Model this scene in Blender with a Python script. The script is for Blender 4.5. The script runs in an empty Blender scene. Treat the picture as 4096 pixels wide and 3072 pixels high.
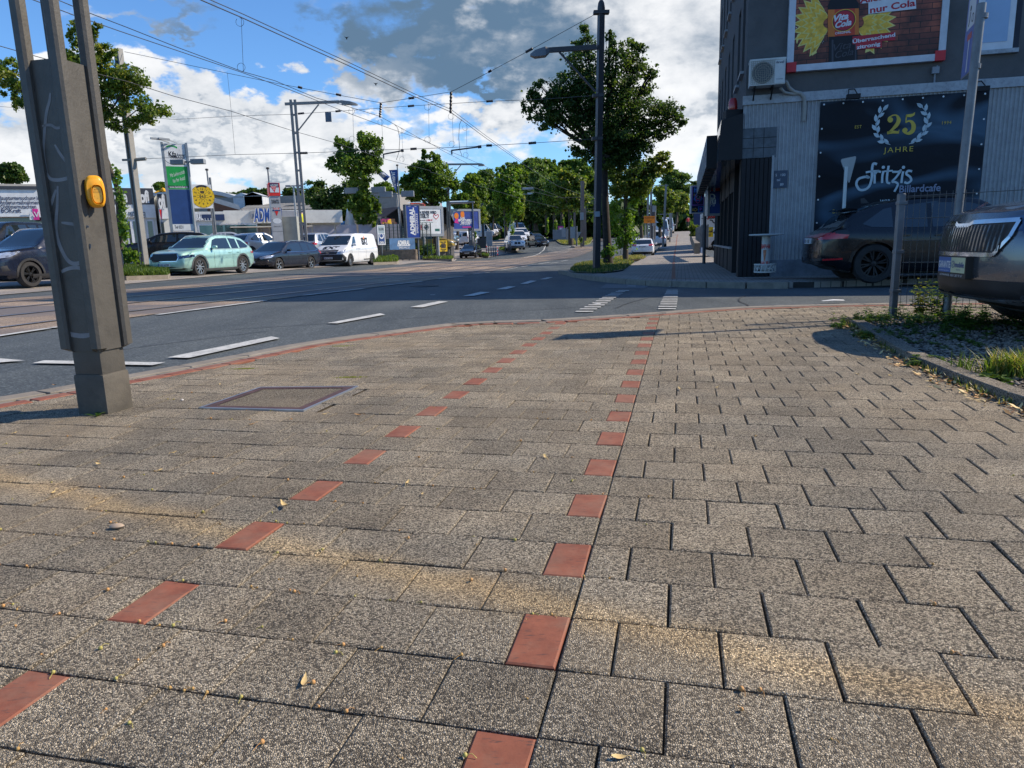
import bpy, bmesh, math, random
import numpy as np
from mathutils import Vector, Matrix
from mathutils.bvhtree import BVHTree
from mathutils.geometry import delaunay_2d_cdt
rnd = random.Random(7)
sc = bpy.context.scene
C = sc.collection
R_ = math.radians
# ---------------- camera ----------------
CF, CP, CR, CH = 2850.0, 0.193, 0.028, 0.82
_f = np.array([0, math.cos(CP), -math.sin(CP)]); _r = np.array([1., 0, 0]); _d = np.array([0, -math.sin(CP), -math.cos(CP)])
RM = np.array([math.cos(CR)*_r+math.sin(CR)*_d, -math.sin(CR)*_r+math.cos(CR)*_d, _f])
cd = bpy.data.cameras.new('camera'); cam = bpy.data.objects.new('camera', cd); C.objects.link(cam); sc.camera = cam
cd.sensor_width = 36; cd.sensor_fit = 'HORIZONTAL'; cd.lens = CF/4096*36; cd.clip_start = .05; cd.clip_end = 3000
cam.matrix_world = Matrix(((RM[0][0], -RM[1][0], -RM[2][0], 0), (RM[0][1], -RM[1][1], -RM[2][1], 0), (RM[0][2], -RM[1][2], -RM[2][2], CH), (0, 0, 0, 1)))
# ---------------- light, exposure ----------------
SUN_AZ, SUN_EL = R_(79.6), R_(37)      # azimuth from +Y towards +X
sd = bpy.data.lights.new('sun', 'SUN'); sun = bpy.data.objects.new('sun', sd); C.objects.link(sun)
sd.energy = 5.0; sd.angle = R_(.53); sd.color = (1.0, .87, .70)
_s = Vector((math.sin(SUN_AZ)*math.cos(SUN_EL), math.cos(SUN_AZ)*math.cos(SUN_EL), math.sin(SUN_EL)))
sun.rotation_euler = _s.to_track_quat('Z', 'Y').to_euler()
sc.view_settings.view_transform = 'Standard'; sc.view_settings.look = 'None'; sc.view_settings.gamma = 1
sc.view_settings.exposure = .36
sc.cycles.max_bounces = 6; sc.cycles.transparent_max_bounces = 6
def ray(x, y):
 return np.array([(x-2048)/CF, (y-1536)/CF, 1.]) @ RM
def at(x, y, Y):
 d = ray(x, y); return Vector(d*(Y/d[1])) + Vector((0, 0, CH))
def atz(x, y, z):
 d = ray(x, y); return Vector(d*((z-CH)/d[2])) + Vector((0, 0, CH))
def pxof(p):
 d = RM @ (np.array(p)-np.array([0, 0, CH])); return 2048+CF*d[0]/d[2], 1536+CF*d[1]/d[2]
def mkcrop(ox, oy, k):
 return lambda x, y: (ox+k*x, oy+k*y)
cA = mkcrop(0, 0, .4219); cB = mkcrop(0, 650, .3616); cC = mkcrop(550, 500, .3918); cD = mkcrop(1000, 350, .4822)
cE = mkcrop(1400, 500, .3918); cF = mkcrop(1800, 550, .3617); cG = mkcrop(2300, 650, .3617); cI = mkcrop(2700, 0, .3616)
cJ = mkcrop(3050, 0, .4729); cK = mkcrop(2750, 400, .4521); cL = mkcrop(3200, 300, .4051); cM = mkcrop(3200, 750, .4051)
cN = mkcrop(3300, 1150, .3617); cO = mkcrop(0, 1150, .4069); cQ = mkcrop(700, 0, .7685); cH = mkcrop(2050, 0, .6932)
cX = mkcrop(0, 0, 1.8517)
HD = .235
def us(u, s): return Vector((u*math.cos(HD)+s*math.sin(HD), -u*math.sin(HD)+s*math.cos(HD), 0))
# ---------------- world: Nishita sky with procedural clouds ----------------
wd = bpy.data.worlds.new('World'); sc.world = wd; wd.use_nodes = True
nt = wd.node_tree; N = nt.nodes; Lk = nt.links; N.clear()
def wn(t, **k):
 n = N.new(t)
 for a, b in k.items(): setattr(n, a, b)
 return n
def wm(op, a, b=None, c=None, clamp=False):
 n = N.new('ShaderNodeMath'); n.operation = op; n.use_clamp = clamp
 for i, v in enumerate((a, b, c)):
  if v is None: continue
  if isinstance(v, (int, float)): n.inputs[i].default_value = v
  else: Lk.new(v, n.inputs[i])
 return n.outputs[0]
wout = wn('ShaderNodeOutputWorld'); wbg = wn('ShaderNodeBackground'); Lk.new(wbg.outputs[0], wout.inputs[0])
sky = wn('ShaderNodeTexSky', sky_type='NISHITA', sun_disc=False); sky.sun_elevation = SUN_EL; sky.sun_rotation = SUN_AZ
sky.air_density = 1.0; sky.dust_density = .25; sky.ozone_density = 4.0; sky.altitude = 100
tc = wn('ShaderNodeTexCoord'); sep = wn('ShaderNodeSeparateXYZ'); Lk.new(tc.outputs['Generated'], sep.inputs[0])
X, Y, Z = sep.outputs
az = wm('ARCTAN2', X, Y); el = wm('ARCSINE', Z)
def wnoise(vec, scale, det=9, rough=.55, dist=0):
 n = wn('ShaderNodeTexNoise'); n.inputs['Scale'].default_value = scale; n.inputs['Detail'].default_value = det
 n.inputs['Roughness'].default_value = rough; n.inputs['Distortion'].default_value = dist; Lk.new(vec, n.inputs['Vector']); return n
cmb = wn('ShaderNodeCombineXYZ'); Lk.new(az, cmb.inputs[0]); Lk.new(wm('MULTIPLY', el, 1.75), cmb.inputs[1])
nz1 = wnoise(cmb.outputs[0], 8.5, 11, .60, .1)          # cumulus detail
nz0 = wnoise(cmb.outputs[0], 2.6, 4, .5)
nzw = wnoise(cmb.outputs[0], 14, 6, .55)
def azel(px_, py_):
 d = ray(px_*1.8517, py_*1.8517); d = d/np.linalg.norm(d); return math.atan2(d[0], d[1]), math.asin(d[2])
wob = wm('MULTIPLY', wm('SUBTRACT', nz1.outputs[0], .5), .34); wob2 = wm('MULTIPLY', wm('SUBTRACT', nzw.outputs[0], .5), .22)
AZ = wm('ADD', az, wob); EL = wm('ADD', el, wob2)
def blob(dx, dy, rx, ry, amp):
 a0, e0 = azel(dx, dy); rx /= 1539; ry /= 1539
 a = wm('DIVIDE', wm('SUBTRACT', AZ, a0), rx); e = wm('DIVIDE', wm('SUBTRACT', EL, e0), ry)
 d2 = wm('ADD', wm('MULTIPLY', a, a), wm('MULTIPLY', e, e))
 return wm('MULTIPLY', wm('EXPONENT', wm('MULTIPLY', d2, -1)), amp)
def sumblobs(l, start):
 acc = start
 for b in l: acc = wm('ADD', acc, blob(*b))
 return acc
base = wm('ADD', wm('MULTIPLY', wm('SUBTRACT', nz1.outputs[0], .5), 1.5), wm('MULTIPLY', wm('SUBTRACT', nz0.outputs[0], .5), .7))
dens = sumblobs([(330, 190, 170, 110, .75), (520, 265, 260, 85, .8), (150, 300, 260, 70, .7), (700, 190, 120, 35, .45), (250, 370, 420, 45, .6), (640, 340, 330, 60, .6),
 (950, 60, 420, 105, .75), (1080, 160, 120, 60, .5), (1200, 70, 200, 110, .8), (880, 170, 110, 35, .8), (1080, 250, 200, 70, .7), (1480, 180, 160, 250, .9), (1480, 20, 150, 90, .6),
 (80, 20, 130, 50, .45), (370, 20, 120, 28, .7), (40, 215, 80, 60, .3), (600, 165, 190, 45, -.75), (540, 60, 120, 60, -.6), (150, 110, 170, 70, -.9), (330, 60, 130, 30, -.5), (720, 120, 110, 50, -.5), (480, 225, 60, 20, -.3),
 (1030, 205, 120, 28, -.8), (860, 250, 120, 22, -.5), (900, 320, 90, 20, -.4), (1250, 330, 70, 50, -.2), (40, 330, 60, 25, -.25), (1300, 250, 60, 110, .4), (850, 330, 90, 60, .5)], wm('ADD', base, -.22))
ramp = wn('ShaderNodeMapRange', interpolation_type='SMOOTHSTEP'); Lk.new(dens, ramp.inputs[0]); ramp.inputs[1].default_value = .0; ramp.inputs[2].default_value = .5
dark = sumblobs([(930, 60, 330, 85, 1.05), (1010, 185, 210, 45, .75), (640, 30, 200, 50, .75), (330, 15, 120, 30, .5), (1480, 215, 120, 20, .3), (560, 345, 300, 10, .35), (230, 290, 160, 10, .3), (430, 250, 120, 8, .3), (1250, 110, 120, 40, .2), (700, 250, 160, 14, .1)],
 wm('ADD', wm('MULTIPLY', wm('SUBTRACT', nz0.outputs[0], .52), 1.0), wm('MULTIPLY', wm('SUBTRACT', .50, nz1.outputs[0]), 1.7)))
dr = wn('ShaderNodeMapRange', interpolation_type='SMOOTHSTEP'); Lk.new(dark, dr.inputs[0]); dr.inputs[1].default_value = -.25; dr.inputs[2].default_value = .95
cr = wn('ShaderNodeMix', data_type='RGBA'); Lk.new(dr.outputs[0], cr.inputs[0])
cr.inputs[6].default_value = (7.6, 7.6, 7.6, 1); cr.inputs[7].default_value = (.95, 1.6, 2.4, 1)
skyc = wn('ShaderNodeMix', data_type='RGBA', blend_type='MULTIPLY'); skyc.inputs[0].default_value = 1; Lk.new(sky.outputs[0], skyc.inputs[6]); skyc.inputs[7].default_value = (.80, 1.12, 1.42, 1)
mx = wn('ShaderNodeMix', data_type='RGBA'); Lk.new(wm('MULTIPLY', ramp.outputs[0], .96), mx.inputs[0]); Lk.new(skyc.outputs[2], mx.inputs[6]); Lk.new(cr.outputs[2], mx.inputs[7])
Lk.new(mx.outputs[2], wbg.inputs[0]); wbg.inputs[1].default_value = .105
# ---------------- terrain ----------------
_cp = np.array([(0, 0, 0), (3, 3, 0), (-3, 3, 0), (0, 8, 0), (5, 8, 0), (-5, 8, 0), (-8, 12, 0), (8, 10, -.03), (0, -6, 0), (-10, 0, 0), (12, 0, 0),
 (-13.5, 20.2, .03), (-12, 28.5, -.0), (-11, 36, -.06), (-9, 42, -.1), (-17, 33, .35), (-24, 40, .6), (-17, 52, .35), (-30, 25, .5), (-45, 60, .6),
 (-4.1, 77, -.40), (12, 63.7, -.43), (8.3, 14.5, -.2), (5, 15, -.17), (9, 18.2, -.13), (4.3, 26, -.22), (10.5, 54, -.32), (-3, 80, -.38), (3, 50, -.33),
 (4.2, 104, .44), (1, 87.5, .12), (7, 97, .56), (33, 126, 2.0), (3, 172, 2.3), (17.5, 80, .3), (-20, 100, .6), (-60, 150, 1.2), (60, 60, .2), (40, 20, 0), (60, 150, 2.6), (0, 300, 3), (-100, 300, 3), (150, 300, 3)], float)
def _U(r2): return np.where(r2 > 0, r2*np.log(np.maximum(r2, 1e-9)), 0)
_n = len(_cp); _K = _U(((_cp[:, None, :2]-_cp[None, :, :2])**2).sum(-1)) + np.eye(_n)*20
_P = np.c_[np.ones(_n), _cp[:, :2]]; _A = np.block([[_K, _P], [_P.T, np.zeros((3, 3))]])
_w = np.linalg.solve(_A, np.r_[_cp[:, 2], 0, 0, 0])
def T(x, y):
 if y > 320 or abs(x) > 200: return 3.0 if y > 0 else 0.
 r2 = (_cp[:, 0]-x)**2+(_cp[:, 1]-y)**2
 z = float(_U(r2) @ _w[:_n] + _w[_n]+_w[_n+1]*x+_w[_n+2]*y)
 d = math.hypot(x, y-1); t = min(1, max(0, (d-8.5)/5)); t = t*t*(3-2*t)
 if y < 2: t *= max(0, min(1, 1+(y-2)/8))
 return z*t
def G(x, y, dz=0):
 """where the ray through a source pixel meets the terrain"""
 d = ray(x, y); d = d/d[1]; Yv = 1.; prev = None; step = .25
 while Yv < 260:
  p = d*Yv; h = CH+p[2]-T(p[0], p[1])-dz
  if h < 0: 
   a, b = Yv-step, Yv
   for _ in range(18):
    m = (a+b)/2; q = d*m
    if CH+q[2]-T(q[0], q[1])-dz < 0: b = m
    else: a = m
   q = d*b; return Vector((q[0], q[1], CH+q[2]))
  step = max(.25, Yv*.02); Yv += step
 q = d*200; return Vector((q[0], q[1], T(q[0], q[1])))
def GG(l, dz=0): return [G(x, y, dz) for x, y in l]
# ---------------- object helpers ----------------
def tag(o, label=None, cat=None, group=None, kind=None):
 if label: o['label'] = label
 if cat: o['category'] = cat
 if group: o['group'] = group
 if kind: o['kind'] = kind
 return o
def thing(name, label, cat, loc=(0, 0, 0), rz=0, group=None):
 o = bpy.data.objects.new(name, None); C.objects.link(o); o.location = loc; o.rotation_euler = (0, 0, rz); o.empty_display_size = .2
 return tag(o, label, cat, group)
def wloc(o):
 v = Vector((0, 0, 0))
 while o is not None: v += Vector(o.location); o = o.parent
 return v
def dup(root, loc, rz, label=None, group=None, scale=None):
 r = root.copy(); C.objects.link(r); r.location = loc; r.rotation_euler = (0, 0, rz)
 if scale: r.scale = scale
 if label: r['label'] = label
 if group: r['group'] = group
 for ch in list(root.children):
  c = ch.copy(); C.objects.link(c); c.parent = r
  for g in ch.children:
   d = g.copy(); C.objects.link(d); d.parent = c
 return r
class MB:
 def __init__(s): s.v = []; s.f = []; s.m = []
 def add(s, vs, fs, m=0):
  o = len(s.v); s.v += [tuple(v) for v in vs]; s.f += [tuple(i+o for i in f) for f in fs]; s.m += [m]*len(fs); return s
 def box(s, lo, hi, m=0, M=None, bev=0):
  (a, b, c), (d, e, f) = lo, hi
  if bev > 0 and min(d-a, e-b, f-c) > 2.2*bev:
   bm = bmesh.new(); vs = [bm.verts.new(p) for p in [(a, b, c), (d, b, c), (d, e, c), (a, e, c), (a, b, f), (d, b, f), (d, e, f), (a, e, f)]]
   for q in [(0, 3, 2, 1), (4, 5, 6, 7), (0, 1, 5, 4), (1, 2, 6, 5), (2, 3, 7, 6), (3, 0, 4, 7)]: bm.faces.new([vs[i] for i in q])
   bmesh.ops.bevel(bm, geom=bm.edges[:], offset=bev, segments=2, affect='EDGES', profile=.6)
   bm.verts.index_update(); V = [v.co.copy() for v in bm.verts]; F = [[v.index for v in f2.verts] for f2 in bm.faces]; bm.free()
  else:
   V = [Vector(p) for p in [(a, b, c), (d, b, c), (d, e, c), (a, e, c), (a, b, f), (d, b, f), (d, e, f), (a, e, f)]]
   F = [(0, 3, 2, 1), (4, 5, 6, 7), (0, 1, 5, 4), (1, 2, 6, 5), (2, 3, 7, 6), (3, 0, 4, 7)]
  if M is not None: V = [M @ v for v in V]
  return s.add(V, F, m)
 def tube(s, pts, r, m=0, n=8, cap=True):
  pts = [Vector(p) for p in pts]; rs = r if isinstance(r, (list, tuple)) else [r]*len(pts); V = []; F = []
  up = None
  for i, p in enumerate(pts):
   d = (pts[min(i+1, len(pts)-1)]-pts[max(i-1, 0)]).normalized()
   if up is None: up = Vector((0, 0, 1)) if abs(d.z) < .9 else Vector((1, 0, 0))
   a = d.cross(up).normalized(); b = a.cross(d).normalized(); up = b
   for k in range(n):
    t = 2*math.pi*k/n+math.pi/n; V.append(p+(a*math.cos(t)+b*math.sin(t))*rs[i])
  for i in range(len(pts)-1):
   for k in range(n):
    F.append((i*n+k, i*n+(k+1) % n, (i+1)*n+(k+1) % n, (i+1)*n+k))
  if cap: F.append(tuple(range(n))[::-1]); F.append(tuple((len(pts)-1)*n+k for k in range(n)))
  return s.add(V, F, m)
 def bar(s, a, b, w, h, m=0, up=(0, 0, 1)):
  a = Vector(a); b = Vector(b); d = (b-a).normalized(); up = Vector(up)
  if abs(d.dot(up)) > .98: up = Vector((0, 1, 0))
  x = d.cross(up).normalized()*w/2; z = x.cross(d).normalized()*h/2
  V = [a-x-z, a+x-z, a+x+z, a-x+z, b-x-z, b+x-z, b+x+z, b-x+z]
  return s.add(V, [(0, 1, 2, 3), (7, 6, 5, 4), (0, 4, 5, 1), (1, 5, 6, 2), (2, 6, 7, 3), (3, 7, 4, 0)], m)
 def prism(s, poly, vec, m=0):
  poly = [Vector(p) for p in poly]; vec = Vector(vec); n = len(poly)
  V = poly+[p+vec for p in poly]; F = [tuple(range(n))[::-1], tuple(range(n, 2*n))]+[(i, (i+1) % n, n+(i+1) % n, n+i) for i in range(n)]
  return s.add(V, F, m)
 def lathe(s, prof, o=(0, 0, 0), ax=(0, 0, 1), m=0, n=24, cap=True):
  ax = Vector(ax).normalized(); t = Vector((1, 0, 0)) if abs(ax.x) < .9 else Vector((0, 1, 0)); a = ax.cross(t).normalized(); b = ax.cross(a)
  V = []; F = []
  for (r, z) in prof:
   for k in range(n): V.append(Vector(o)+ax*z+(a*math.cos(2*math.pi*k/n)+b*math.sin(2*math.pi*k/n))*r)
  for i in range(len(prof)-1):
   for k in range(n): F.append((i*n+k, i*n+(k+1) % n, (i+1)*n+(k+1) % n, (i+1)*n+k))
  if cap: F.append(tuple(range(n))[::-1]); F.append(tuple((len(prof)-1)*n+k for k in range(n)))
  return s.add(V, F, m)
 def build(s, name, mats, parent=None, local=False, smooth=False, fix=True):
  me = bpy.data.meshes.new(name); V = s.v
  if parent is not None and not local:
   w = wloc(parent); V = [(v[0]-w.x, v[1]-w.y, v[2]-w.z) for v in V]
  me.from_pydata(V, [], s.f)
  if not isinstance(mats, (list, tuple)): mats = [mats]
  for q in mats: me.materials.append(q)
  if len(mats) > 1: me.polygons.foreach_set('material_index', s.m)
  if fix:
   bm = bmesh.new(); bm.from_mesh(me); bmesh.ops.recalc_face_normals(bm, faces=bm.faces); bm.to_mesh(me); bm.free()
  if smooth:
   me.polygons.foreach_set('use_smooth', [True]*len(me.polygons))
   try: me.set_sharp_from_angle(angle=R_(smooth if smooth > 1 else 38))
   except Exception: pass
  me.update()
  o = bpy.data.objects.new(name, me); C.objects.link(o)
  if parent is not None: o.parent = parent
  return o
class Fr:
 """flat frame in space: o origin, r right, u up, n outward (towards the viewer of the sign)"""
 def __init__(s, o, r, u): s.o = Vector(o); s.r = Vector(r).normalized(); s.u = Vector(u).normalized(); s.n = s.r.cross(s.u).normalized()
 def p(s, a, b, c=0): return s.o+s.r*a+s.u*b+s.n*c
 def rect(s, mb, a0, b0, a1, b1, c=0.003, m=0):
  mb.add([s.p(a0, b0, c), s.p(a1, b0, c), s.p(a1, b1, c), s.p(a0, b1, c)], [(0, 1, 2, 3)], m)
 def poly(s, mb, pts, c=0.003, m=0): mb.add([s.p(a, b, c) for a, b in pts], [tuple(range(len(pts)))], m)
 def slab(s, mb, a0, b0, a1, b1, c0, c1, m=0):
  V = [s.p(a, b, c) for c in (c0, c1) for a, b in ((a0, b0), (a1, b0), (a1, b1), (a0, b1))]
  mb.add(V, [(3, 2, 1, 0), (4, 5, 6, 7), (0, 1, 5, 4), (1, 2, 6, 5), (2, 3, 7, 6), (3, 0, 4, 7)], m)
 def disc(s, mb, a, b, rx, ry=None, c=.003, m=0, n=28, t0=0, t1=2*math.pi, inner=0):
  ry = rx if ry is None else ry
  if inner > 0 or t1-t0 < 6.2:
   P = [(a+rx*math.cos(t0+(t1-t0)*k/n), b+ry*math.sin(t0+(t1-t0)*k/n)) for k in range(n+1)]
   Q = [(a+rx*inner*math.cos(t0+(t1-t0)*k/n), b+ry*inner*math.sin(t0+(t1-t0)*k/n)) for k in range(n+1)]
   mb.add([s.p(x, y, c) for x, y in P+Q], [(k, k+1, n+2+k, n+1+k) for k in range(n)], m)
  else: s.poly(mb, [(a+rx*math.cos(2*math.pi*k/n), b+ry*math.sin(2*math.pi*k/n)) for k in range(n)], c, m)
 def line(s, mb, pts, w, c=.004, m=0):
  pts = [Vector(p) for p in pts]; L = []; Rr = []
  for i, p in enumerate(pts):
   d = (pts[min(i+1, len(pts)-1)]-pts[max(i-1, 0)]).normalized(); q = Vector((-d.y, d.x)); ww = w[i] if isinstance(w, (list, tuple)) else w
   L.append(p+q*ww/2); Rr.append(p-q*ww/2)
  n = len(pts); mb.add([s.p(x, y, c) for x, y in L+Rr], [(i, i+1, n+i+1, n+i) for i in range(n-1)], m)
 def text(s, mb, t, a, b, h, w=None, c=.004, m=0, bold=0, shear=0, align='C', rot=0, sp=1.0):
  V, F = textmesh(t, bold, shear, sp)
  if not V: return
  xs = [v[0] for v in V]; x0, x1 = min(xs), max(xs); k = h/.73; kx = (w/(x1-x0)) if w else k
  ox = -(x0+x1)/2 if align == 'C' else -x0
  cr_, sr_ = math.cos(rot), math.sin(rot)
  P = []
  for x, y in V:
   X_, Y_ = (x+ox)*kx, y*k - (h/2)
   P.append(s.p(a+X_*cr_-Y_*sr_, b+X_*sr_+Y_*cr_, c))
  mb.add(P, F, m)
_tc = {}
def textmesh(t, bold=0, shear=0, sp=1.0):
 k = (t, bold, shear, sp)
 if k in _tc: return _tc[k]
 cu = bpy.data.curves.new('t', 'FONT'); cu.body = t; cu.size = 1; cu.resolution_u = 3; cu.offset = bold; cu.shear = shear; cu.space_character = sp; cu.fill_mode = 'FRONT'
 o = bpy.data.objects.new('t', cu); C.objects.link(o); bpy.context.view_layer.update()
 me = o.evaluated_get(bpy.context.evaluated_depsgraph_get()).to_mesh()
 V = [(v.co.x, v.co.y) for v in me.vertices]; F = [tuple(p.vertices) for p in me.polygons]
 bpy.data.objects.remove(o); bpy.data.curves.remove(cu); _tc[k] = (V, F); return V, F
# ---------------- materials ----------------
def new_mat(name):
 m = bpy.data.materials.new(name); m.use_nodes = True; t = m.node_tree; b = t.nodes['Principled BSDF']; return m, t, b
def pnoise(t, scale, det=4, rough=.55, vec=None, dist=0):
 n = t.nodes.new('ShaderNodeTexNoise'); n.inputs['Scale'].default_value = scale; n.inputs['Detail'].default_value = det; n.inputs['Roughness'].default_value = rough; n.inputs['Distortion'].default_value = dist
 if vec is not None: t.links.new(vec, n.inputs['Vector'])
 return n
def coords(t, kind='Object', scale=None):
 c = t.nodes.new('ShaderNodeTexCoord'); o = c.outputs[kind]
 if scale:
  mp = t.nodes.new('ShaderNodeMapping'); mp.inputs['Scale'].default_value = scale; t.links.new(o, mp.inputs[0]); o = mp.outputs[0]
 return o
def cramp(t, fac, stops):
 r = t.nodes.new('ShaderNodeValToRGB'); t.links.new(fac, r.inputs[0]); e = r.color_ramp.elements
 while len(e) < len(stops): e.new(.5)
 for i, (p, c) in enumerate(stops): e[i].position = p; e[i].color = (*c, 1) if len(c) == 3 else c
 return r
def mixc(t, fac, a, b, mode='MIX'):
 n = t.nodes.new('ShaderNodeMix'); n.data_type = 'RGBA'; n.blend_type = mode
 for i, v in ((0, fac), (6, a), (7, b)):
  if isinstance(v, (int, float)): n.inputs[i].default_value = v
  elif isinstance(v, tuple): n.inputs[i].default_value = (*v, 1) if len(v) == 3 else v
  else: t.links.new(v, n.inputs[i])
 return n.outputs[2]
def bump(t, b, h, strength=.3, dist=.01, prev=None):
 n = t.nodes.new('ShaderNodeBump'); n.inputs['Strength'].default_value = strength; n.inputs['Distance'].default_value = dist; t.links.new(h, n.inputs['Height'])
 if prev is not None: t.links.new(prev, n.inputs['Normal'])
 t.links.new(n.outputs[0], b.inputs['Normal']); return n.outputs[0]
_mats = {}
def M_(name, col, rough=.6, metal=0, var=.12, scale=3, coat=0, bmp=0, bscale=40, spec=.5, dirt=0, emit=None):
 if name in _mats: return _mats[name]
 m, t, b = new_mat(name); b.inputs['Roughness'].default_value = rough; b.inputs['Metallic'].default_value = metal; b.inputs['Specular IOR Level'].default_value = spec
 b.inputs['Coat Weight'].default_value = coat; b.inputs['Coat Roughness'].default_value = .04
 v = coords(t)
 n = pnoise(t, scale, 5, .6, v); lo = tuple(c*(1-var) for c in col); hi = tuple(min(1, c*(1+var)) for c in col)
 r = cramp(t, n.outputs[0], [(.3, lo), (.7, hi)]); c = r.outputs[0]
 if dirt:
  n2 = pnoise(t, scale*3.3, 8, .7, v); d = cramp(t, n2.outputs[0], [(.48, (0, 0, 0)), (.72, (dirt, dirt, dirt))]); c = mixc(t, d.outputs[0], c, tuple(x*.35+.01 for x in col))
 t.links.new(c, b.inputs['Base Color'])
 if bmp: bump(t, b, pnoise(t, bscale, 6, .6, v).outputs[0], bmp, .01)
 if emit: b.inputs['Emission Color'].default_value = (*col, 1); b.inputs['Emission Strength'].default_value = emit
 _mats[name] = m; return m
def glassmat(name, col=(.012, .016, .02), rough=.03):
 if name in _mats: return _mats[name]
 m, t, b = new_mat(name); b.inputs['Base Color'].default_value = (*col, 1); b.inputs['Roughness'].default_value = rough; b.inputs['Specular IOR Level'].default_value = .9; b.inputs['IOR'].default_value = 1.6
 n = pnoise(t, 2.5, 3, .5, coords(t)); bump(t, b, n.outputs[0], .03, .05); _mats[name] = m; return m
def leafmat(name, col, var=.35):
 if name in _mats: return _mats[name]
 m, t, b = new_mat(name); v = coords(t); n = pnoise(t, 1.6, 6, .75, v)
 r = cramp(t, n.outputs[0], [(.28, tuple(c*(1-var) for c in col)), (.72, tuple(c*(1+var) for c in col))]); t.links.new(r.outputs[0], b.inputs['Base Color'])
 b.inputs['Roughness'].default_value = .45; b.inputs['Specular IOR Level'].default_value = .35
 tr = t.nodes.new('ShaderNodeBsdfTranslucent'); hs = mixc(t, .5, r.outputs[0], (col[0]*2.4, col[1]*2.2, col[2]*.8)); t.links.new(hs, tr.inputs[0])
 ms = t.nodes.new('ShaderNodeMixShader'); ms.inputs[0].default_value = .46; t.links.new(b.outputs[0], ms.inputs[1]); t.links.new(tr.outputs[0], ms.inputs[2])
 t.links.new(ms.outputs[0], t.nodes['Material Output'].inputs[0]); _mats[name] = m; return m
# ---------------- ground materials ----------------
def slab_mat(name, light=(.55, .485, .375), darkc=(.11, .098, .08), scale=250, stain_and_light=1):
 m, t, b = new_mat(name); v = coords(t)
 vo = t.nodes.new('ShaderNodeTexVoronoi'); vo.inputs['Scale'].default_value = scale; vo.inputs['Randomness'].default_value = 1; t.links.new(v, vo.inputs['Vector'])
 ed = t.nodes.new('ShaderNodeTexVoronoi'); ed.feature = 'DISTANCE_TO_EDGE'; ed.inputs['Scale'].default_value = scale; t.links.new(v, ed.inputs['Vector'])
 sp = t.nodes.new('ShaderNodeSeparateColor'); t.links.new(vo.outputs['Color'], sp.inputs[0])
 r = cramp(t, sp.outputs[0], [(0, darkc), (.24, (.17, .15, .118)), (.42, (.36, .32, .25)), (.72, light), (1, (.70, .63, .50))])
 e = cramp(t, ed.outputs['Distance'], [(.015, (.22, .21, .20)), (.10, (1, 1, 1))])
 c = mixc(t, 1, r.outputs[0], e.outputs[0], 'MULTIPLY')
 at_ = t.nodes.new('ShaderNodeAttribute'); at_.attribute_name = 'tone'
 tn = t.nodes.new('ShaderNodeMapRange'); t.links.new(at_.outputs['Fac'], tn.inputs[0]); tn.inputs[3].default_value = .80; tn.inputs[4].default_value = 1.14
 c = mixc(t, 1, c, tn.outputs[0], 'MULTIPLY')
 n1 = pnoise(t, 1.1, 5, .6, v, .4); d1 = cramp(t, n1.outputs[0], [(.40, (1.06, 1.0, .92)), (.60, (.78, .77, .76))]); c = mixc(t, .9*stain_and_light, c, d1.outputs[0], 'MULTIPLY')
 n2 = pnoise(t, 3.5, 7, .65, v); d2 = cramp(t, n2.outputs[0], [(.38, (.72, .70, .68)), (.56, (1, 1, 1))]); c = mixc(t, .7*stain_and_light, c, d2.outputs[0], 'MULTIPLY')
 n3 = pnoise(t, .7, 3, .5, coords(t, 'Object', (1, 1.6, 1))); d3 = cramp(t, n3.outputs[0], [(.50, (0, 0, 0)), (.70, (.34, .34, .34))]); c = mixc(t, d3.outputs[0], c, (.40, .31, .20))
 if stain_and_light == 1:  # warm streak of reflected light, painted into the slab colour along a line
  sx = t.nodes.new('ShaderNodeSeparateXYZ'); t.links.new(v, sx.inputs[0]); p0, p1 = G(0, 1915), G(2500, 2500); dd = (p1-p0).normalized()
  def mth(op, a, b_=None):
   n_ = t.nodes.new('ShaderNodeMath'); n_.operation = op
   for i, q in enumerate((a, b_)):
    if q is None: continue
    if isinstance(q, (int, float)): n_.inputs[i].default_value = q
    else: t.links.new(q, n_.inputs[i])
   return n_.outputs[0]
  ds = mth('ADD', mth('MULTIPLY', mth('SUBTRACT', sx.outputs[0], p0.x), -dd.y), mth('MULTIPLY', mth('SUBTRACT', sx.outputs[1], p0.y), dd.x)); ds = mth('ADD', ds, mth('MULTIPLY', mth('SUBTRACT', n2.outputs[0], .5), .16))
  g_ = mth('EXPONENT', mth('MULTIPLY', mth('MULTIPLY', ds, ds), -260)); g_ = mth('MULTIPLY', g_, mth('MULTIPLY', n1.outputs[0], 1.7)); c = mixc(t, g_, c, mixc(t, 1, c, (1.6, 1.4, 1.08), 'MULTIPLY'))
 t.links.new(c, b.inputs['Base Color']); b.inputs['Roughness'].default_value = .8; b.inputs['Specular IOR Level'].default_value = .3
 h = cramp(t, ed.outputs['Distance'], [(0, (0, 0, 0)), (.30, (1, 1, 1))]); bump(t, b, h.outputs[0], .9, .004); return m
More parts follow.
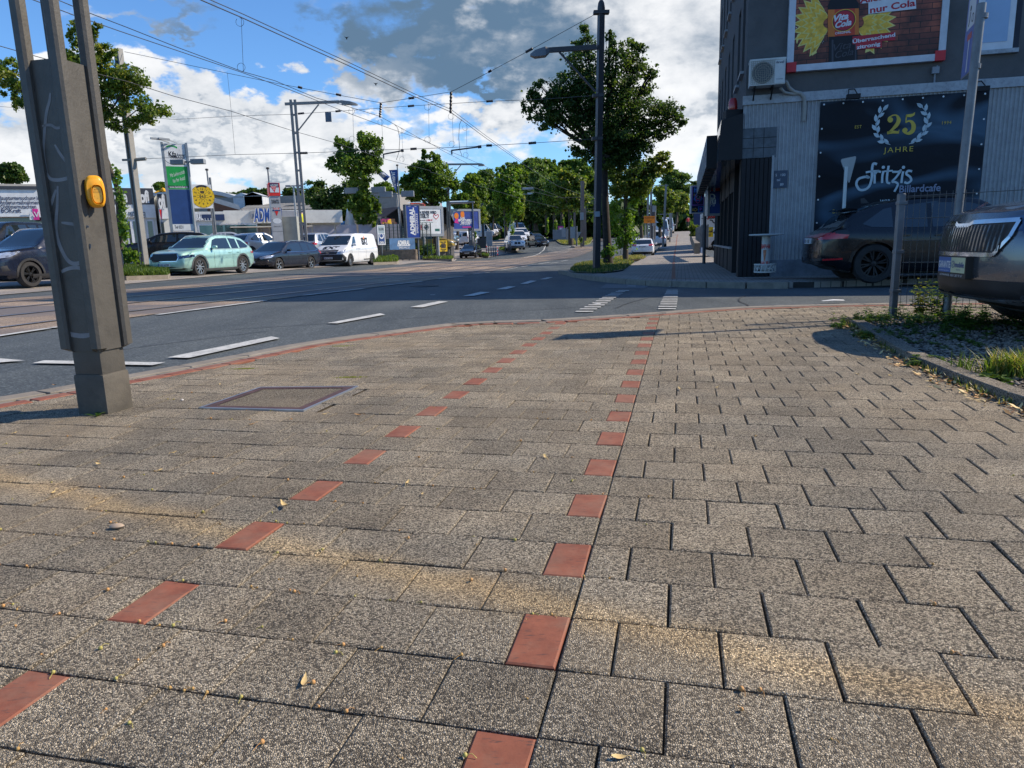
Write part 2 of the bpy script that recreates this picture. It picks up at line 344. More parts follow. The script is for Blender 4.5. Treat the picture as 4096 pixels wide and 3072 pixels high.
def asphalt(name, c0, c1, speck=.5, patch=None):
 m, t, b = new_mat(name); v = coords(t)
 vo = t.nodes.new('ShaderNodeTexVoronoi'); vo.inputs['Scale'].default_value = 75; t.links.new(v, vo.inputs['Vector'])
 sp = t.nodes.new('ShaderNodeSeparateColor'); t.links.new(vo.outputs['Color'], sp.inputs[0])
 n = pnoise(t, .35, 6, .6, v, .3); r = cramp(t, n.outputs[0], [(.3, c0), (.7, c1)])
 s = cramp(t, sp.outputs[0], [(0, (.45, .45, .45)), (.5, (.9, .9, .9)), (.85, (1.2, 1.2, 1.2)), (1, (2.3, 2.3, 2.2))]); c = mixc(t, speck, r.outputs[0], mixc(t, 1, r.outputs[0], s.outputs[0], 'MULTIPLY'))
 st = pnoise(t, 1, 6, .6, coords(t, 'Object', (1.6, .12, 1))); s2 = cramp(t, st.outputs[0], [(.35, (.74, .75, .77)), (.65, (1.18, 1.15, 1.12))]); c = mixc(t, .8, c, s2.outputs[0], 'MULTIPLY')
 if patch:
  n4 = pnoise(t, .22, 4, .6, coords(t, 'Object', (.35, 1, 1))); d4 = cramp(t, n4.outputs[0], [(.44, (0, 0, 0)), (.52, (1, 1, 1))]); c = mixc(t, d4.outputs[0], c, patch)
 t.links.new(c, b.inputs['Base Color']); b.inputs['Roughness'].default_value = .75; b.inputs['Specular IOR Level'].default_value = .3
 bump(t, b, sp.outputs[0], .5, .004); return m
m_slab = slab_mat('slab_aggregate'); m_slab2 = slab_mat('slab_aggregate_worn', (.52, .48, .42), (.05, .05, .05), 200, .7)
def brickred():
 m, t, b = new_mat('red_clay'); v = coords(t); n = pnoise(t, 14, 8, .7, v); r = cramp(t, n.outputs[0], [(.3, (.165, .050, .026)), (.7, (.29, .095, .05))])
 n2 = pnoise(t, 60, 3, .6, coords(t, 'Object', (.5, 2.2, 1))); d = cramp(t, n2.outputs[0], [(.58, (0, 0, 0)), (.70, (.75, .75, .75))]); c = mixc(t, d.outputs[0], r.outputs[0], (.06, .035, .03)); n5 = pnoise(t, 4, 7, .7, v); d5 = cramp(t, n5.outputs[0], [(.45, (0, 0, 0)), (.75, (.55, .55, .55))]); c = mixc(t, d5.outputs[0], c, (.26, .19, .13))
 t.links.new(c, b.inputs['Base Color']); b.inputs['Roughness'].default_value = .75; bump(t, b, n.outputs[0], .4, .003); return m
m_red = brickred()
m_joint = M_('joint_soil', (.105, .080, .048), .95, var=.5, scale=9, bmp=.6, bscale=90)
m_kerb = M_('kerb_concrete', (.23, .20, .16), .85, var=.22, scale=5, bmp=.5, bscale=70, dirt=.35)
m_road = asphalt('asphalt', (.062, .073, .077), (.094, .108, .112), .75)
m_tram = asphalt('tram_bed', (.235, .175, .125), (.34, .265, .195), .75, (.15, .13, .12))
m_lot = asphalt('lot_paving', (.24, .215, .19), (.33, .30, .265), .3)
m_white = M_('road_paint', (.50, .50, .47), .7, var=.2, scale=6, dirt=.9)
m_grassbase = M_('soil_grass', (.055, .060, .022), .95, var=.5, scale=1.5)
m_dirt = M_('dry_soil', (.13, .10, .06), .95, var=.4, scale=2)
def pave_mat(name, a, b_, w=.2, h=.1, mort=(.03, .028, .025), ang=HD):
 m, t, b = new_mat(name); c = t.nodes.new('ShaderNodeTexCoord'); mp = t.nodes.new('ShaderNodeMapping'); mp.inputs['Rotation'].default_value = (0, 0, ang); t.links.new(c.outputs['Object'], mp.inputs[0])
 br = t.nodes.new('ShaderNodeTexBrick'); br.inputs['Scale'].default_value = 1; br.inputs['Brick Width'].default_value = w; br.inputs['Row Height'].default_value = h; br.inputs['Mortar Size'].default_value = .008
 br.inputs['Color1'].default_value = (*a, 1); br.inputs['Color2'].default_value = (*b_, 1); br.inputs['Mortar'].default_value = (*mort, 1); t.links.new(mp.outputs[0], br.inputs['Vector'])
 n = pnoise(t, .8, 6, .65, c.outputs['Object']); s = cramp(t, n.outputs[0], [(.3, (.72, .72, .75)), (.7, (1.15, 1.12, 1.08))]); t.links.new(mixc(t, 1, br.outputs[0], s.outputs[0], 'MULTIPLY'), b.inputs['Base Color'])
 b.inputs['Roughness'].default_value = .85; bump(t, b, br.outputs['Fac'], -.5, .01); return m
m_walk = pave_mat('small_pavers', (.26, .235, .205), (.32, .29, .25), .21, .2)
# ---------------- ground, road ----------------
def grid_terrain():
 xs = list(np.r_[-1500, -600, -300, np.arange(-200, -60, 14), np.arange(-60, 60, 3), np.arange(60, 210, 14), 300, 600, 1500]); ys = list(np.r_[-1000, -300, np.arange(-40, 0, 10), np.arange(0, 120, 3), np.arange(120, 330, 12), 500, 900, 2500])
 V = [(x, y, T(x, y)-.22) for y in ys for x in xs]; w = len(xs)
 F = [(j*w+i, j*w+i+1, (j+1)*w+i+1, (j+1)*w+i) for j in range(len(ys)-1) for i in range(w-1)]
 m = MB(); m.add(V, F); return m
tag(grid_terrain().build('ground', m_grassbase, smooth=60), kind='structure')
def sheet(name, poly, dz, mat, g=2.0, kind='structure', parent=None, thick=0):
 P = [Vector((p[0], p[1])) for p in poly]; n = len(P)
 Q = []
 for i in range(n):
  a, b = P[i], P[(i+1) % n]; k = max(1, int((b-a).length/g))
  Q += [a.lerp(b, j/k) for j in range(k)]
 n = len(Q); x0, x1 = min(p.x for p in Q), max(p.x for p in Q); y0, y1 = min(p.y for p in Q), max(p.y for p in Q)
 def inside(x, y):
  c = False
  for i in range(n):
   a, b = Q[i], Q[(i+1) % n]
   if (a.y > y) != (b.y > y) and x < (b.x-a.x)*(y-a.y)/(b.y-a.y)+a.x: c = not c
  return c
 pts = list(Q); y = y0+g/2
 while y < y1:
  x = x0+g/2
  while x < x1:
   if inside(x, y): pts.append(Vector((x, y)))
   x += g
  y += g
 vs, es, fs, *_ = delaunay_2d_cdt(pts, [], [list(range(n))], 1, 1e-5)
 fs = [f for f in fs if inside(sum(vs[i].x for i in f)/3, sum(vs[i].y for i in f)/3)]
 mb = MB(); mb.add([(v.x, v.y, T(v.x, v.y)+dz) for v in vs], fs)
 if thick:
  o = len(mb.v); mb.add([(q.x, q.y, T(q.x, q.y)+dz) for q in Q]+[(q.x, q.y, T(q.x, q.y)+dz-thick) for q in Q], [(i, (i+1) % n, n+(i+1) % n, n+i) for i in range(n)])
 o = mb.build(name, mat, parent, fix=True)
 if o.data.polygons and sum(p.normal.z for p in o.data.polygons) < 0: o.data.flip_normals()
 if kind and parent is None: tag(o, kind=kind)
 return o
sheet('road', [(-75, -12), (60, -12), (75, 60), (45, 130), (40, 200), (-10, 200), (-25, 100), (-70, 60)], -.078, m_road, 2.5)
sheet('road_surface', [(-29, 0), (22, 3), (22, 44), (-6, 60), (-29, 44)], -.062, m_road, .8)
near_px = [(-500, 1392), (0, 1322), (300, 1283), (629, 1243), (900, 1211), (1213, 1170), (1455, 1145), (1690, 1120), (1856, 1098), (2002, 1075), (2100, 1056), (2234, 1027), (2371, 998)]
far_px = [(-500, 1225), (0, 1188), (300, 1165), (629, 1142), (900, 1121), (1213, 1093), (1455, 1073), (1690, 1056), (1856, 1044), (2002, 1030), (2100, 1019), (2234, 1000), (2371, 980)]
nearW, farW = GG(near_px), GG(far_px)
nearE = nearW[-1]+Vector((9, 9, 0)); farE = farW[-1]+Vector((9, 12, 0))
def densify(l, k=6):
 out = []
 for a, b in zip(l[:-1], l[1:]):
  out += [a.lerp(b, j/k) for j in range(k)]
 return out+[l[-1]]
def smooth(l, it=3):
 for _ in range(it): l = [l[0]]+[(l[i-1]+l[i]*2+l[i+1])/4 for i in range(1, len(l)-1)]+[l[-1]]
 return l
nearW = smooth(nearW); farW = smooth(farW)
sheet('tram_bed', nearW+farW[::-1], -.050, m_tram, 1.5)
m_rail = M_('rail_steel', (.30, .29, .28), .28, 1, var=.2); m_groove = M_('groove', (.015, .014, .013), .9)
def ribbon(mb, pts, w, dz, m=0):
 pts = [Vector((p[0], p[1], 0)) for p in pts]; L = []; Rr = []
 for i, p in enumerate(pts):
  d = (pts[min(i+1, len(pts)-1)]-pts[max(i-1, 0)]).normalized(); q = Vector((-d.y, d.x, 0))*w/2
  for l, s in ((L, 1), (Rr, -1)):
   r = p+q*s; l.append((r.x, r.y, T(r.x, r.y)+dz))
 n = len(pts); mb.add(L+Rr, [(i, i+1, n+i+1, n+i) for i in range(n-1)], m)
tt = thing('tram_track', 'steel tram rails set in the tan strip beyond the near traffic lane', 'tram track', nearW[3])
for fr in (.12, .36, .60, .84):
 P = densify([a.lerp(b, fr) for a, b in zip(nearW, farW)]); mb = MB(); ribbon(mb, P, .075, -.038); mb.build('rail', m_rail, tt, fix=False)
 P2 = [p+Vector((.06, .06, 0)) for p in P]; mb = MB(); ribbon(mb, P2, .05, -.042); mb.build('groove', m_groove, tt, fix=False)
rd_ = thing('road_manhole', 'round iron manhole cover in the shaded traffic lane', 'manhole cover', G(*cE(760, 1642), -.05)); mb = MB(); mb.lathe([(.40, 0), (.39, .006), (.32, .006), (.31, .001), (.01, .002)], rd_.location, n=32); mb.build('cover', M_('iron', (.045, .04, .038), .6, .5, var=.3, scale=20, dirt=.3), rd_, smooth=40)
pm = MB()
def dash(l): pm.add([tuple(G(x, y, -.046)) for x, y in l], [tuple(range(len(l)))])
for l in [[(668, 1429), (755, 1431), (1120, 1352), (1085, 1345)], [(1308, 1292), (1350, 1293), (1541, 1258), (1520, 1253)], [(1640, 1228), (1690, 1229), (1792, 1206), (1757, 1204)],
  [(1850, 1184), (1895, 1183), (1960, 1169), (1922, 1167)], [(1984, 1157), (2025, 1157), (2063, 1146), (2033, 1145)], [(2080, 1135), (2110, 1135), (2147, 1123), (2121, 1122)], [(2160, 1117), (2185, 1117), (2212, 1109), (2190, 1109)],
  [(-60, 1438), (0, 1449), (100, 1441), (0, 1433)], [(130, 1452), (175, 1441), (660, 1449), (610, 1460)]]: dash(l)
def linepx(l, w, dz=-.043): ribbon(pm, densify(smooth(GG(l), 1), 4), w, dz)
for l in [[(-300, 1372), (0, 1326), (96, 1312), (190, 1299)], [(200, 1297), (230, 1293)], [(629, 1246), (760, 1229), (900, 1213), (1062, 1192)], [(1213, 1173), (1320, 1162), (1455, 1147)], [(1543, 1134), (1620, 1126), (1690, 1120)], [(1752, 1111), (1856, 1099)], [(1893, 1092), (1960, 1084)],
  [(2002, 1077), (2070, 1067)], [(2085, 1064), (2130, 1057)], [(2154, 1053), (2200, 1046)], [(2204, 1050), (2232, 1046)], [(2245, 1043), (2272, 1038)]]: linepx(l, .12)
def ladder(rows):
 for (xa, ya, xb, yb, xc, yc, xd, yd) in rows: dash([(xa, ya), (xb, yb), (xc, yc), (xd, yd)])
Lf = [(0, 1641, 208, 1649), (45, 1612, 250, 1622), (95, 1590, 292, 1600), (140, 1567, 335, 1578), (183, 1544, 365, 1556), (222, 1524, 400, 1534), (257, 1504, 430, 1513), (292, 1487, 460, 1494), (325, 1470, 490, 1478), (356, 1454, 510, 1461), (387, 1442, 535, 1447), (440, 1427, 560, 1430), (470, 1415, 603, 1418)]
for xa, ya, xb, yb in Lf:
 h = 7 if ya > 1500 else 4.5
 dash([cG(xa, yb), cG(xb-12, yb), cG(xb, yb-h*1.3), cG(xa+18, yb-h*1.3)])
for k, (xa, xb, y) in enumerate([(916, 1113, 1613), (920, 1123, 1588), (938, 1125, 1562), (943, 1130, 1540), (955, 1133, 1519), (965, 1133, 1499), (972, 1136, 1483), (985, 1137, 1465), (990, 1138, 1449), (1000, 1136, 1436), (1002, 1137, 1424), (1010, 1137, 1410), (1036, 1143, 1368), (1040, 1145, 1352), (1045, 1145, 1343)]):
 h = 6 if y > 1500 else 4; dash([cG(xa, y+h), cG(xb, y+h), cG(xb+2, y-h*.6), cG(xa+8, y-h*.6)])
dash([cG(575, 1368), cG(672, 1368), cG(676, 1363), cG(585, 1363)])
linepx([cF(740, 1337), cF(900, 1310), cF(990, 1282), cF(1045, 1245), cF(1066, 1205), cF(1050, 1155), cF(1030, 1110), cF(1040, 1090)], .14)
for i in range(9): linepx([cF(1072+i*2, 1198+i*9), cF(1390-i*12, 1212+i*7)], .16)
for i in range(6): linepx([cF(1050-i*12, 1140-i*13), cF(1190-i*30, 1146-i*15)], .16)
linepx([(1730, 1200-30), (1731, 1171)], .1)
sb = MB()
for l in ([(900, 1300), (1500, 1262), (2100, 1225), (2500, 1200)], [(300, 1400), (700, 1345), (1100, 1300)], [(1700, 1190), (2000, 1180), (2300, 1150), (2420, 1110)], [(2450, 1215), (2700, 1160), (3300, 1165)], [(3000, 1215), (2950, 1180), (3050, 1150)]): ribbon(sb, smooth([p+Vector((rnd.gauss(0, .03), rnd.gauss(0, .03), 0)) for p in densify(GG(l), 7)], 2), .018, -.055)
sb.build('tar_seams', M_('tar', (.03, .032, .034), .6, var=.3), fix=False); tag(bpy.data.objects['tar_seams'], kind='structure')
pm.build('road_markings', m_white, fix=False); tag(bpy.data.objects['road_markings'], kind='structure')
def psheet(name, l, dz, mat, g=1.5, thick=0, kind='structure'): return sheet(name, [tuple(p[:2]) for p in GG(l)], dz, mat, g, kind, None, thick)
fw = [cG(0, 1235), cG(180, 1262), cG(420, 1292), (2560, 1129), (2740, 1136), (3040, 1141), (3250, 1139), (3600, 1128), (4400, 1100)]
bb = [(3500, 1060), (2950, 1060), (2845, 1032), cG(1350, 960), cG(1290, 900), cG(1262, 760), cG(1235, 690), cG(1225, 665), cG(1130, 665), cG(1085, 720), cG(1040, 820), cG(960, 900), cG(900, 1000), cG(770, 1060), cG(640, 1130), cG(540, 1200), cG(330, 1250)]
sheet('far_pavement', [tuple(p[:2]) for p in GG(fw+bb)], .06, m_walk, 1.5, thick=.15)
rb = MB(); ribbon(rb, densify(smooth(GG([(2560, 1121), (2740, 1127), (3040, 1132), (3250, 1130), (3600, 1120)])), 5), .12, .068); rb.build('red_edging', m_red, fix=False); tag(bpy.data.objects['red_edging'], kind='structure')
rb = MB(); ribbon(rb, densify(GG([cG(1088, 1318), cG(1092, 1100), cG(1105, 1000), cG(1120, 900), cG(1133, 800)]), 5), .10, .068); rb.build('red_guide_line', m_red, fix=False); tag(bpy.data.objects['red_guide_line'], kind='structure')
kp = smooth(densify(GG([cF(1240, 1490), cF(1330, 1500), cF(1420, 1530), cG(60, 1250), cG(200, 1280), cG(420, 1300), (2560, 1131), (2740, 1138), (3040, 1143), (3250, 1141)]), 3))
FARK = kp
psheet('asphalt_patch', [cG(345, 1318), cG(275, 1362), cG(760, 1364), cG(830, 1332)], -.055, M_('patch_asphalt', (.13, .135, .14), .85, var=.15, scale=8), .4)
verge1 = [cF(1330, 1495), cF(1370, 1520), cG(60, 1242), cG(200, 1250), cG(400, 1240), cG(530, 1215), cG(655, 1118), cG(560, 1098), cG(430, 1090), cG(280, 1096), cF(1600, 1385), cF(1470, 1400), cF(1380, 1430)]
psheet('verge', verge1, .085, m_grassbase, .8, .12); kb = MB(); vk = GG(verge1[:6]); ribbon(kb, smooth(densify(vk, 4)), .14, .10); kb.build('verge_kerb', m_kerb, fix=False); tag(bpy.data.objects['verge_kerb'], kind='structure')
verge2 = [cG(430, 1092), cG(760, 1078), cG(788, 1058), cG(700, 1036), cG(560, 1045), cG(440, 1060)]
psheet('dry_verge', verge2, .08, m_dirt, .8, .1)
isl = [cF(860, 1030), cF(1000, 1075), cF(1120, 1105), cF(1190, 1150), cF(1230, 1178), cF(1400, 1190), cF(1520, 1180), cF(1575, 1140), cF(1560, 1075), cF(1580, 990), cF(1300, 960), cF(1000, 965), cF(860, 985)]
psheet('median_lawn', isl, .06, M_('lawn', (.13, .15, .035), .95, var=.35, scale=.6), 3, .15)
kb = MB(); ribbon(kb, smooth(densify(GG(isl[:8]), 3)), .2, .085); kb.build('median_kerb', m_kerb, fix=False); tag(bpy.data.objects['median_kerb'], kind='structure')
psheet('traffic_islet', [cF(1340, 1208), cF(1380, 1218), cF(1450, 1212), cF(1440, 1204), cF(1380, 1200)], .12, m_kerb, 1, .2)
lot = [cE(510, 1420), cE(700, 1395), cE(1010, 1385), cE(1070, 1385), cE(1090, 1362), cE(1330, 1355), cE(1420, 1345), cF(560, 1290), cF(750, 1255), cF(830, 1190), cF(820, 1120), cF(790, 1050), cF(500, 1045), cF(440, 1040), (-400, 985), (-600, 1100), (-500, 1190), (0, 1172), (520, 1128), (900, 1096), (1250, 1068), (1500, 1052)]
psheet('parking_ground', lot, -.045, m_lot, 2.5)
def kerb_island(l, n, dz=.10, mat=None):
 W = GG(l); k = len(W); c = sum(W, Vector())/k
 sheet(n, [tuple(p[:2]) for p in W], dz, m_kerb, .8, thick=.22)
 c = Vector((c.x, c.y, 0)); sheet(n, [tuple((c+(Vector((p.x, p.y, 0))-c)*(1-.14/max(.3, (Vector((p.x, p.y, 0))-c).length)))[:2]) for p in W], dz+.015, m_grassbase, .8)
 return W
ISL = [kerb_island(l, 'grass_island') for l in ([cB(1400, 1290), cB(1860, 1275), cB(1885, 1255), cB(1780, 1215), cB(1395, 1195), cB(1300, 1200), cB(1300, 1290)],
 [cE(240, 1420), cE(480, 1412), cE(500, 1398), cE(470, 1370), cE(280, 1370), cE(235, 1390)],
 [cE(740, 1375), cE(1040, 1385), cE(1060, 1370), cE(980, 1345), cE(800, 1350)], [cE(1345, 1345), cE(1415, 1352), cE(1425, 1335), cE(1350, 1318)], [cF(540, 1250), cF(600, 1262), cF(730, 1250), cF(750, 1232), cF(650, 1225), cF(550, 1235)])]
for o in list(C.objects):
 if o.name.startswith(('grass_island', 'island_kerb')): tag(o, kind='structure')
bt = thing('ballast_track', 'railed tram line curving uphill through ballast beside the median trees', 'tram track', G(*cF(1500, 1080)))
mb = MB(); P = smooth(densify(GG([cF(1590, 1150), cF(1540, 1105), cF(1470, 1070), cF(1400, 1050), cF(1300, 1035)]), 3)); ribbon(mb, P, 3.4, .02); mb.build('ballast', M_('ballast', (.06, .05, .045), .95, var=.5, scale=6), bt, fix=False)
for s in (-1, 1): mb = MB(); ribbon(mb, [p+Vector((.6*s, .5*s, 0)) for p in P], .12, .14); mb.build('rail', m_rail, bt, fix=False)
# ---------------- foreground paving: real slabs ----------------
OX, OY, RW, PW = .0245, 1.072, .2, .2105
def loc2w(u, t): return (OX+u*math.cos(HD)+t*math.sin(HD), OY-u*math.sin(HD)+t*math.cos(HD))
kerb_px = [(-700, 1668), (-300, 1640), (0, 1593), (463, 1509), (900, 1431), (1200, 1369), (1489, 1333), (1667, 1309), (1815, 1291), (1990, 1283), (2126, 1283), (2352, 1267), (2576, 1254), (2833, 1232), (3148, 1221), (3481, 1214), (3900, 1207), (4500, 1200)]
kerbW = smooth(densify(GG(kerb_px), 5), 6)
bed_px = [(3400, 1300), (3455, 1331), (3625, 1447), (3824, 1530), (4096, 1638), (4500, 1760), (5400, 2000)]
bedW = smooth(densify(GG(bed_px), 4), 2)
def side(poly, x, y):
 """signed distance to an open polyline, positive on its right side (seen along its run)"""
 best = 1e9; s = 1
 for a, b in zip(poly[:-1], poly[1:]):
  dx, dy = b.x-a.x, b.y-a.y; L2 = dx*dx+dy*dy; t = max(0, min(1, ((x-a.x)*dx+(y-a.y)*dy)/L2)); qx, qy = a.x+t*dx-x, a.y+t*dy-y; d = math.hypot(qx, qy)
  if d < best: best = d; s = -1 if (dx*(y-a.y)-dy*(x-a.x)) > 0 else 1
 return best*s
pb = [(p.x, p.y) for p in kerbW]+[(14, -6), (-9, -6)]
sheet('paving_bed', pb, -.012, m_joint, 1.0)
slabs = MB(); tones = []; reds = MB()
MAN = GG([(795, 1634), (1215, 1645), (1436, 1547), (1040, 1551)])
def in_poly(P, x, y):
 c = False
 for i in range(len(P)):
  a, b = P[i], P[(i+1) % len(P)]
  if (a.y > y) != (b.y > y) and x < (b.x-a.x)*(y-a.y)/(b.y-a.y)+a.x: c = not c
 return c
def slab(u0, u1, t0, t1, red, g, gt=None):
 gt = g if gt is None else gt
 cx, cy = loc2w((u0+u1)/2, (t0+t1)/2)
 if cx*cx+cy*cy > 420 or cy < -.6: return
 dk = side(kerbW, cx, cy)
 if dk < .30: return
 if side(bedW, cx, cy) < -.03 and cx > 2 and cy > 2.4 and cx < 9 and cy < 7.3-.2*(cx-3): return
 if in_poly(MAN, cx, cy): return
 far = math.hypot(cx, cy) > 6
 dz = rnd.uniform(-.0014, .0014); tl = [rnd.uniform(-.0016, .0016) for _ in range(4)]; j = [rnd.uniform(-.0012, .0012)*(2.2 if red else 1) for _ in range(8)]
 e = .004; top = .0+dz; lo = -.02
 c4 = [(u0+g, t0+gt), (u1-g, t0+gt), (u1-g, t1-gt), (u0+g, t1-gt)]; c4 = [(a+j[2*i], b+j[2*i+1]) for i, (a, b) in enumerate(c4)]
 ci = [(c4[0][0]+e, c4[0][1]+e), (c4[1][0]-e, c4[1][1]+e), (c4[2][0]-e, c4[2][1]-e), (c4[3][0]+e, c4[3][1]-e)]
 V = []
 for i, (a, b) in enumerate(ci): x, y = loc2w(a, b); V.append((x, y, T(x, y)+top+tl[i]))
 for i, (a, b) in enumerate(c4): x, y = loc2w(a, b); V.append((x, y, T(x, y)+top-.003+tl[i]))
 for a, b in c4: x, y = loc2w(a, b); V.append((x, y, T(x, y)+lo))
 F = [(0, 1, 2, 3)]+[(4+i, 4+(i+1) % 4, (i+1) % 4, i) for i in range(4)]+[(8+i, 8+(i+1) % 4, 4+(i+1) % 4, 4+i) for i in range(4)]
 if red: reds.add(V, F)
 else: slabs.add(V, F); tones.extend([rnd.random()]*9)
for r in range(-9, 66):
 t0, t1 = (r)*RW, (r+1)*RW; odd = (r % 2) == 1
 u = 0.0
 first = PW/2 if odd else PW
 uu = [0, first]
 while uu[-1] < 8: uu.append(uu[-1]+PW)
 for a, b in zip(uu[:-1], uu[1:]): slab(a, b, t0, t1, False, .0019+.0010*rnd.random(), .0021)
 if odd:
  slab(-PW/2, 0, t0, t1, True, .0014)
  for k in range(4): slab(-PW/2-(k+1)*PW, -PW/2-k*PW, t0, t1, False, .0014, .0024)
  slab(-5*PW, -4.5*PW, t0, t1, True, .0014); slab(-5.5*PW, -5*PW, t0, t1, False, .0016); st = -5.5*PW
 else:
  for k in range(5): slab(-(k+1)*PW, -k*PW, t0, t1, False, .0014, .0024)
  st = -5*PW
 while st > -9: slab(st-PW, st, t0, t1, False, .0016, .0034); st -= PW
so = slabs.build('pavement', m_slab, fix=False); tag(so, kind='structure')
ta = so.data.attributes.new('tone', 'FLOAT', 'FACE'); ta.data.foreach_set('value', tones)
ro = reds.build('red_marker_bricks', m_red, fix=False); tag(ro, kind='structure')
def strip_stones(name, path, off0, off1, z0, z1, L, mat, g=.004, i0=0, i1=None):
 """row of stones following a path; off = distance to the right of the path"""
 P = densify(path[i0:i1], 3); acc = 0; cut = [0]; mb = MB()
 def q(p, d, o): n = Vector((d.y, -d.x, 0)); r = p+n*o; return r
 last = P[0]; start = 0; dist = 0; seg = [P[0]]
 for i in range(1, len(P)):
  dist += (P[i]-P[i-1]).length; seg.append(P[i])
  if dist > L*rnd.uniform(.92, 1.05):
   d = (seg[-1]-seg[0]).normalized(); a = seg[0]+d*g; b = seg[-1]-d*g
   V = []
   for z in (z0, z1-.004, z1):
    e = 0 if z < z1 else .004
    for p, o, s in ((a, off0+e, e), (b, off0+e, -e), (b, off1-e, -e), (a, off1-e, e)):
     r = q(p+d*s, d, o); V.append((r.x, r.y, T(r.x, r.y)+z))
   mb.add(V, [(8, 9, 10, 11)]+[(4*k+i2, 4*k+(i2+1) % 4, 4*k+4+(i2+1) % 4, 4*k+4+i2) for k in (0, 1) for i2 in range(4)]); seg = [P[i]]; dist = 0
 o = mb.build(name, mat, fix=True); tag(o, kind='structure'); return o
strip_stones('kerb_stones', kerbW, -.01, .145, -.06, .004, .5, m_kerb)
strip_stones('far_kerb', FARK, .0, .15, -.12, .075, .8, m_kerb)
strip_stones('gutter_stones', kerbW, .15, .235, -.05, -.002, .20, m_kerb)
strip_stones('red_band', kerbW, .24, .345, -.05, .005, .205, m_red, .002)
strip_stones('bed_kerb', bedW, -.11, -.01, -.05, .05, .5, m_slab2)
bedpoly = [(p.x, p.y) for p in bedW]; d0 = bedW[0]
sheet('planting_bed', [(p.x+.09, p.y+.02) for p in bedW[1:]]+[(8.5, 2.45), (8.5, 6.3), (5.4, 6.9), (4.4, 7.1), (3.6, 7.15), (3.2, 7.0)], .012, M_('bed_soil', (.06, .048, .035), .95, var=.4, scale=6), .6)
mh = thing('access_cover', 'square paved access cover in a steel frame beside the grey tram pole', 'manhole cover', sum(MAN, Vector())/4)
c = sum(MAN, Vector())/4
def insetq(P, k, z): return [Vector(((p-c).x*k+c.x, (p-c).y*k+c.y, z)) for p in P]
for nm, k0, k1, z, mt in (('outer_frame', 1.0, .955, .006, M_('galv', (.38, .40, .42), .4, .8, var=.2, scale=8)), ('inner_frame', .95, .80, .005, M_('rust_brown', (.085, .045, .042), .75, .1, var=.3, scale=10, dirt=.4))):
 a, b = insetq(MAN, k0, z), insetq(MAN, k1, z); mb = MB(); mb.add(a+b+insetq(MAN, k0, -.05)+insetq(MAN, k1, -.05), [(i, (i+1) % 4, 4+(i+1) % 4, 4+i) for i in range(4)]+[(i, (i+1) % 4, 8+(i+1) % 4, 8+i) for i in range(4)]); mb.build(nm, mt, mh)
mb = MB(); a = insetq(MAN, 1.22, -.0035); mb.add(a, [(0, 1, 2, 3)]); tag(mb.build('cover_surround', m_slab2), kind='structure')
mb = MB(); a = insetq(MAN, .80, .002); mb.add(a, [(0, 1, 2, 3)]); mb.build('infill', slab_mat('cover_infill', (.27, .22, .15), (.045, .035, .028), 260, .5), mh)
m_lf = [M_('leaf_straw', (.66, .47, .20), .7, var=.25, scale=30), M_('leaf_brown', (.42, .22, .07), .7, var=.3, scale=30)]
def leaf_mesh(L, W, curl, m=None):
 mb = MB(); n = 7; V = []
 for i in range(n):
  t = i/(n-1); w = W*math.sin(math.pi*min(1, t*1.02+.02))**.8*(1-.35*t)+.0006; x = (t-.5)*L; z = curl*L*(t-.5)**2*2+.003
  V += [(x, -w, z+curl*w*1.3), (x, 0, z), (x, w, z+curl*w*1.6)]
 F = []
 for i in range(n-1): a = 3*i; F += [(a, a+1, a+4, a+3), (a+1, a+2, a+5, a+4)]
 mb.add(V, F); mb.tube([(L*.5, 0, curl*L*.5+.003), (L*.75, L*.08, .004)], .0012, 0, 4); return mb
lp = []
for k in range(5):
 o = leaf_mesh(rnd.uniform(.05, .07), rnd.uniform(.007, .013), rnd.uniform(.1, .45)).build('fallen_leaf', m_lf[0] if k < 4 else m_lf[1], smooth=60, fix=False); lp.append(o)
leaf_px = [cX(615, 1095), cX(658, 1476), cX(880, 1047), cX(1338, 1640), cX(775, 898), cX(375, 980), cX(700, 799), cX(1549, 839), cX(1855, 777), cX(118, 833), cX(1178, 990), (1690, 1980), (2720, 1560), (640, 1885), (1010, 1700), (1300, 1660), (880, 1540), (215, 1975), (395, 1860), (1847, 1430), (60, 1735), (1560, 1360), (3430, 1500), (3560, 1505), (3455, 1420), (3920, 1610), (3720, 1550)]
LL = ['large pale dry linden bract lying in front of a red brick', 'pale dry bract on the speckled slabs at the bottom left of the centre', 'crumpled straw leaf on the slabs between the two red brick rows', 'straw leaf cut by the bottom edge below the rightmost red brick']
for i, (x, y) in enumerate(leaf_px):
 p = G(x, y); s = lp[i % 5]; o = s if i < 5 else s.copy()
 if i >= 5: C.objects.link(o)
 o.location = (p.x, p.y, p.z+.002); o.rotation_euler = (rnd.uniform(-.1, .1), rnd.uniform(-.1, .1), rnd.uniform(0, 6.3)); sc_ = 1.0 if i < 1 else rnd.uniform(.45, .75); o.scale = (sc_,)*3
 tag(o, LL[i] if i < 4 else 'small dry straw coloured leaf lying on the pavement slabs', 'fallen leaf', 'dry leaves scattered on the pavement')
sm = []
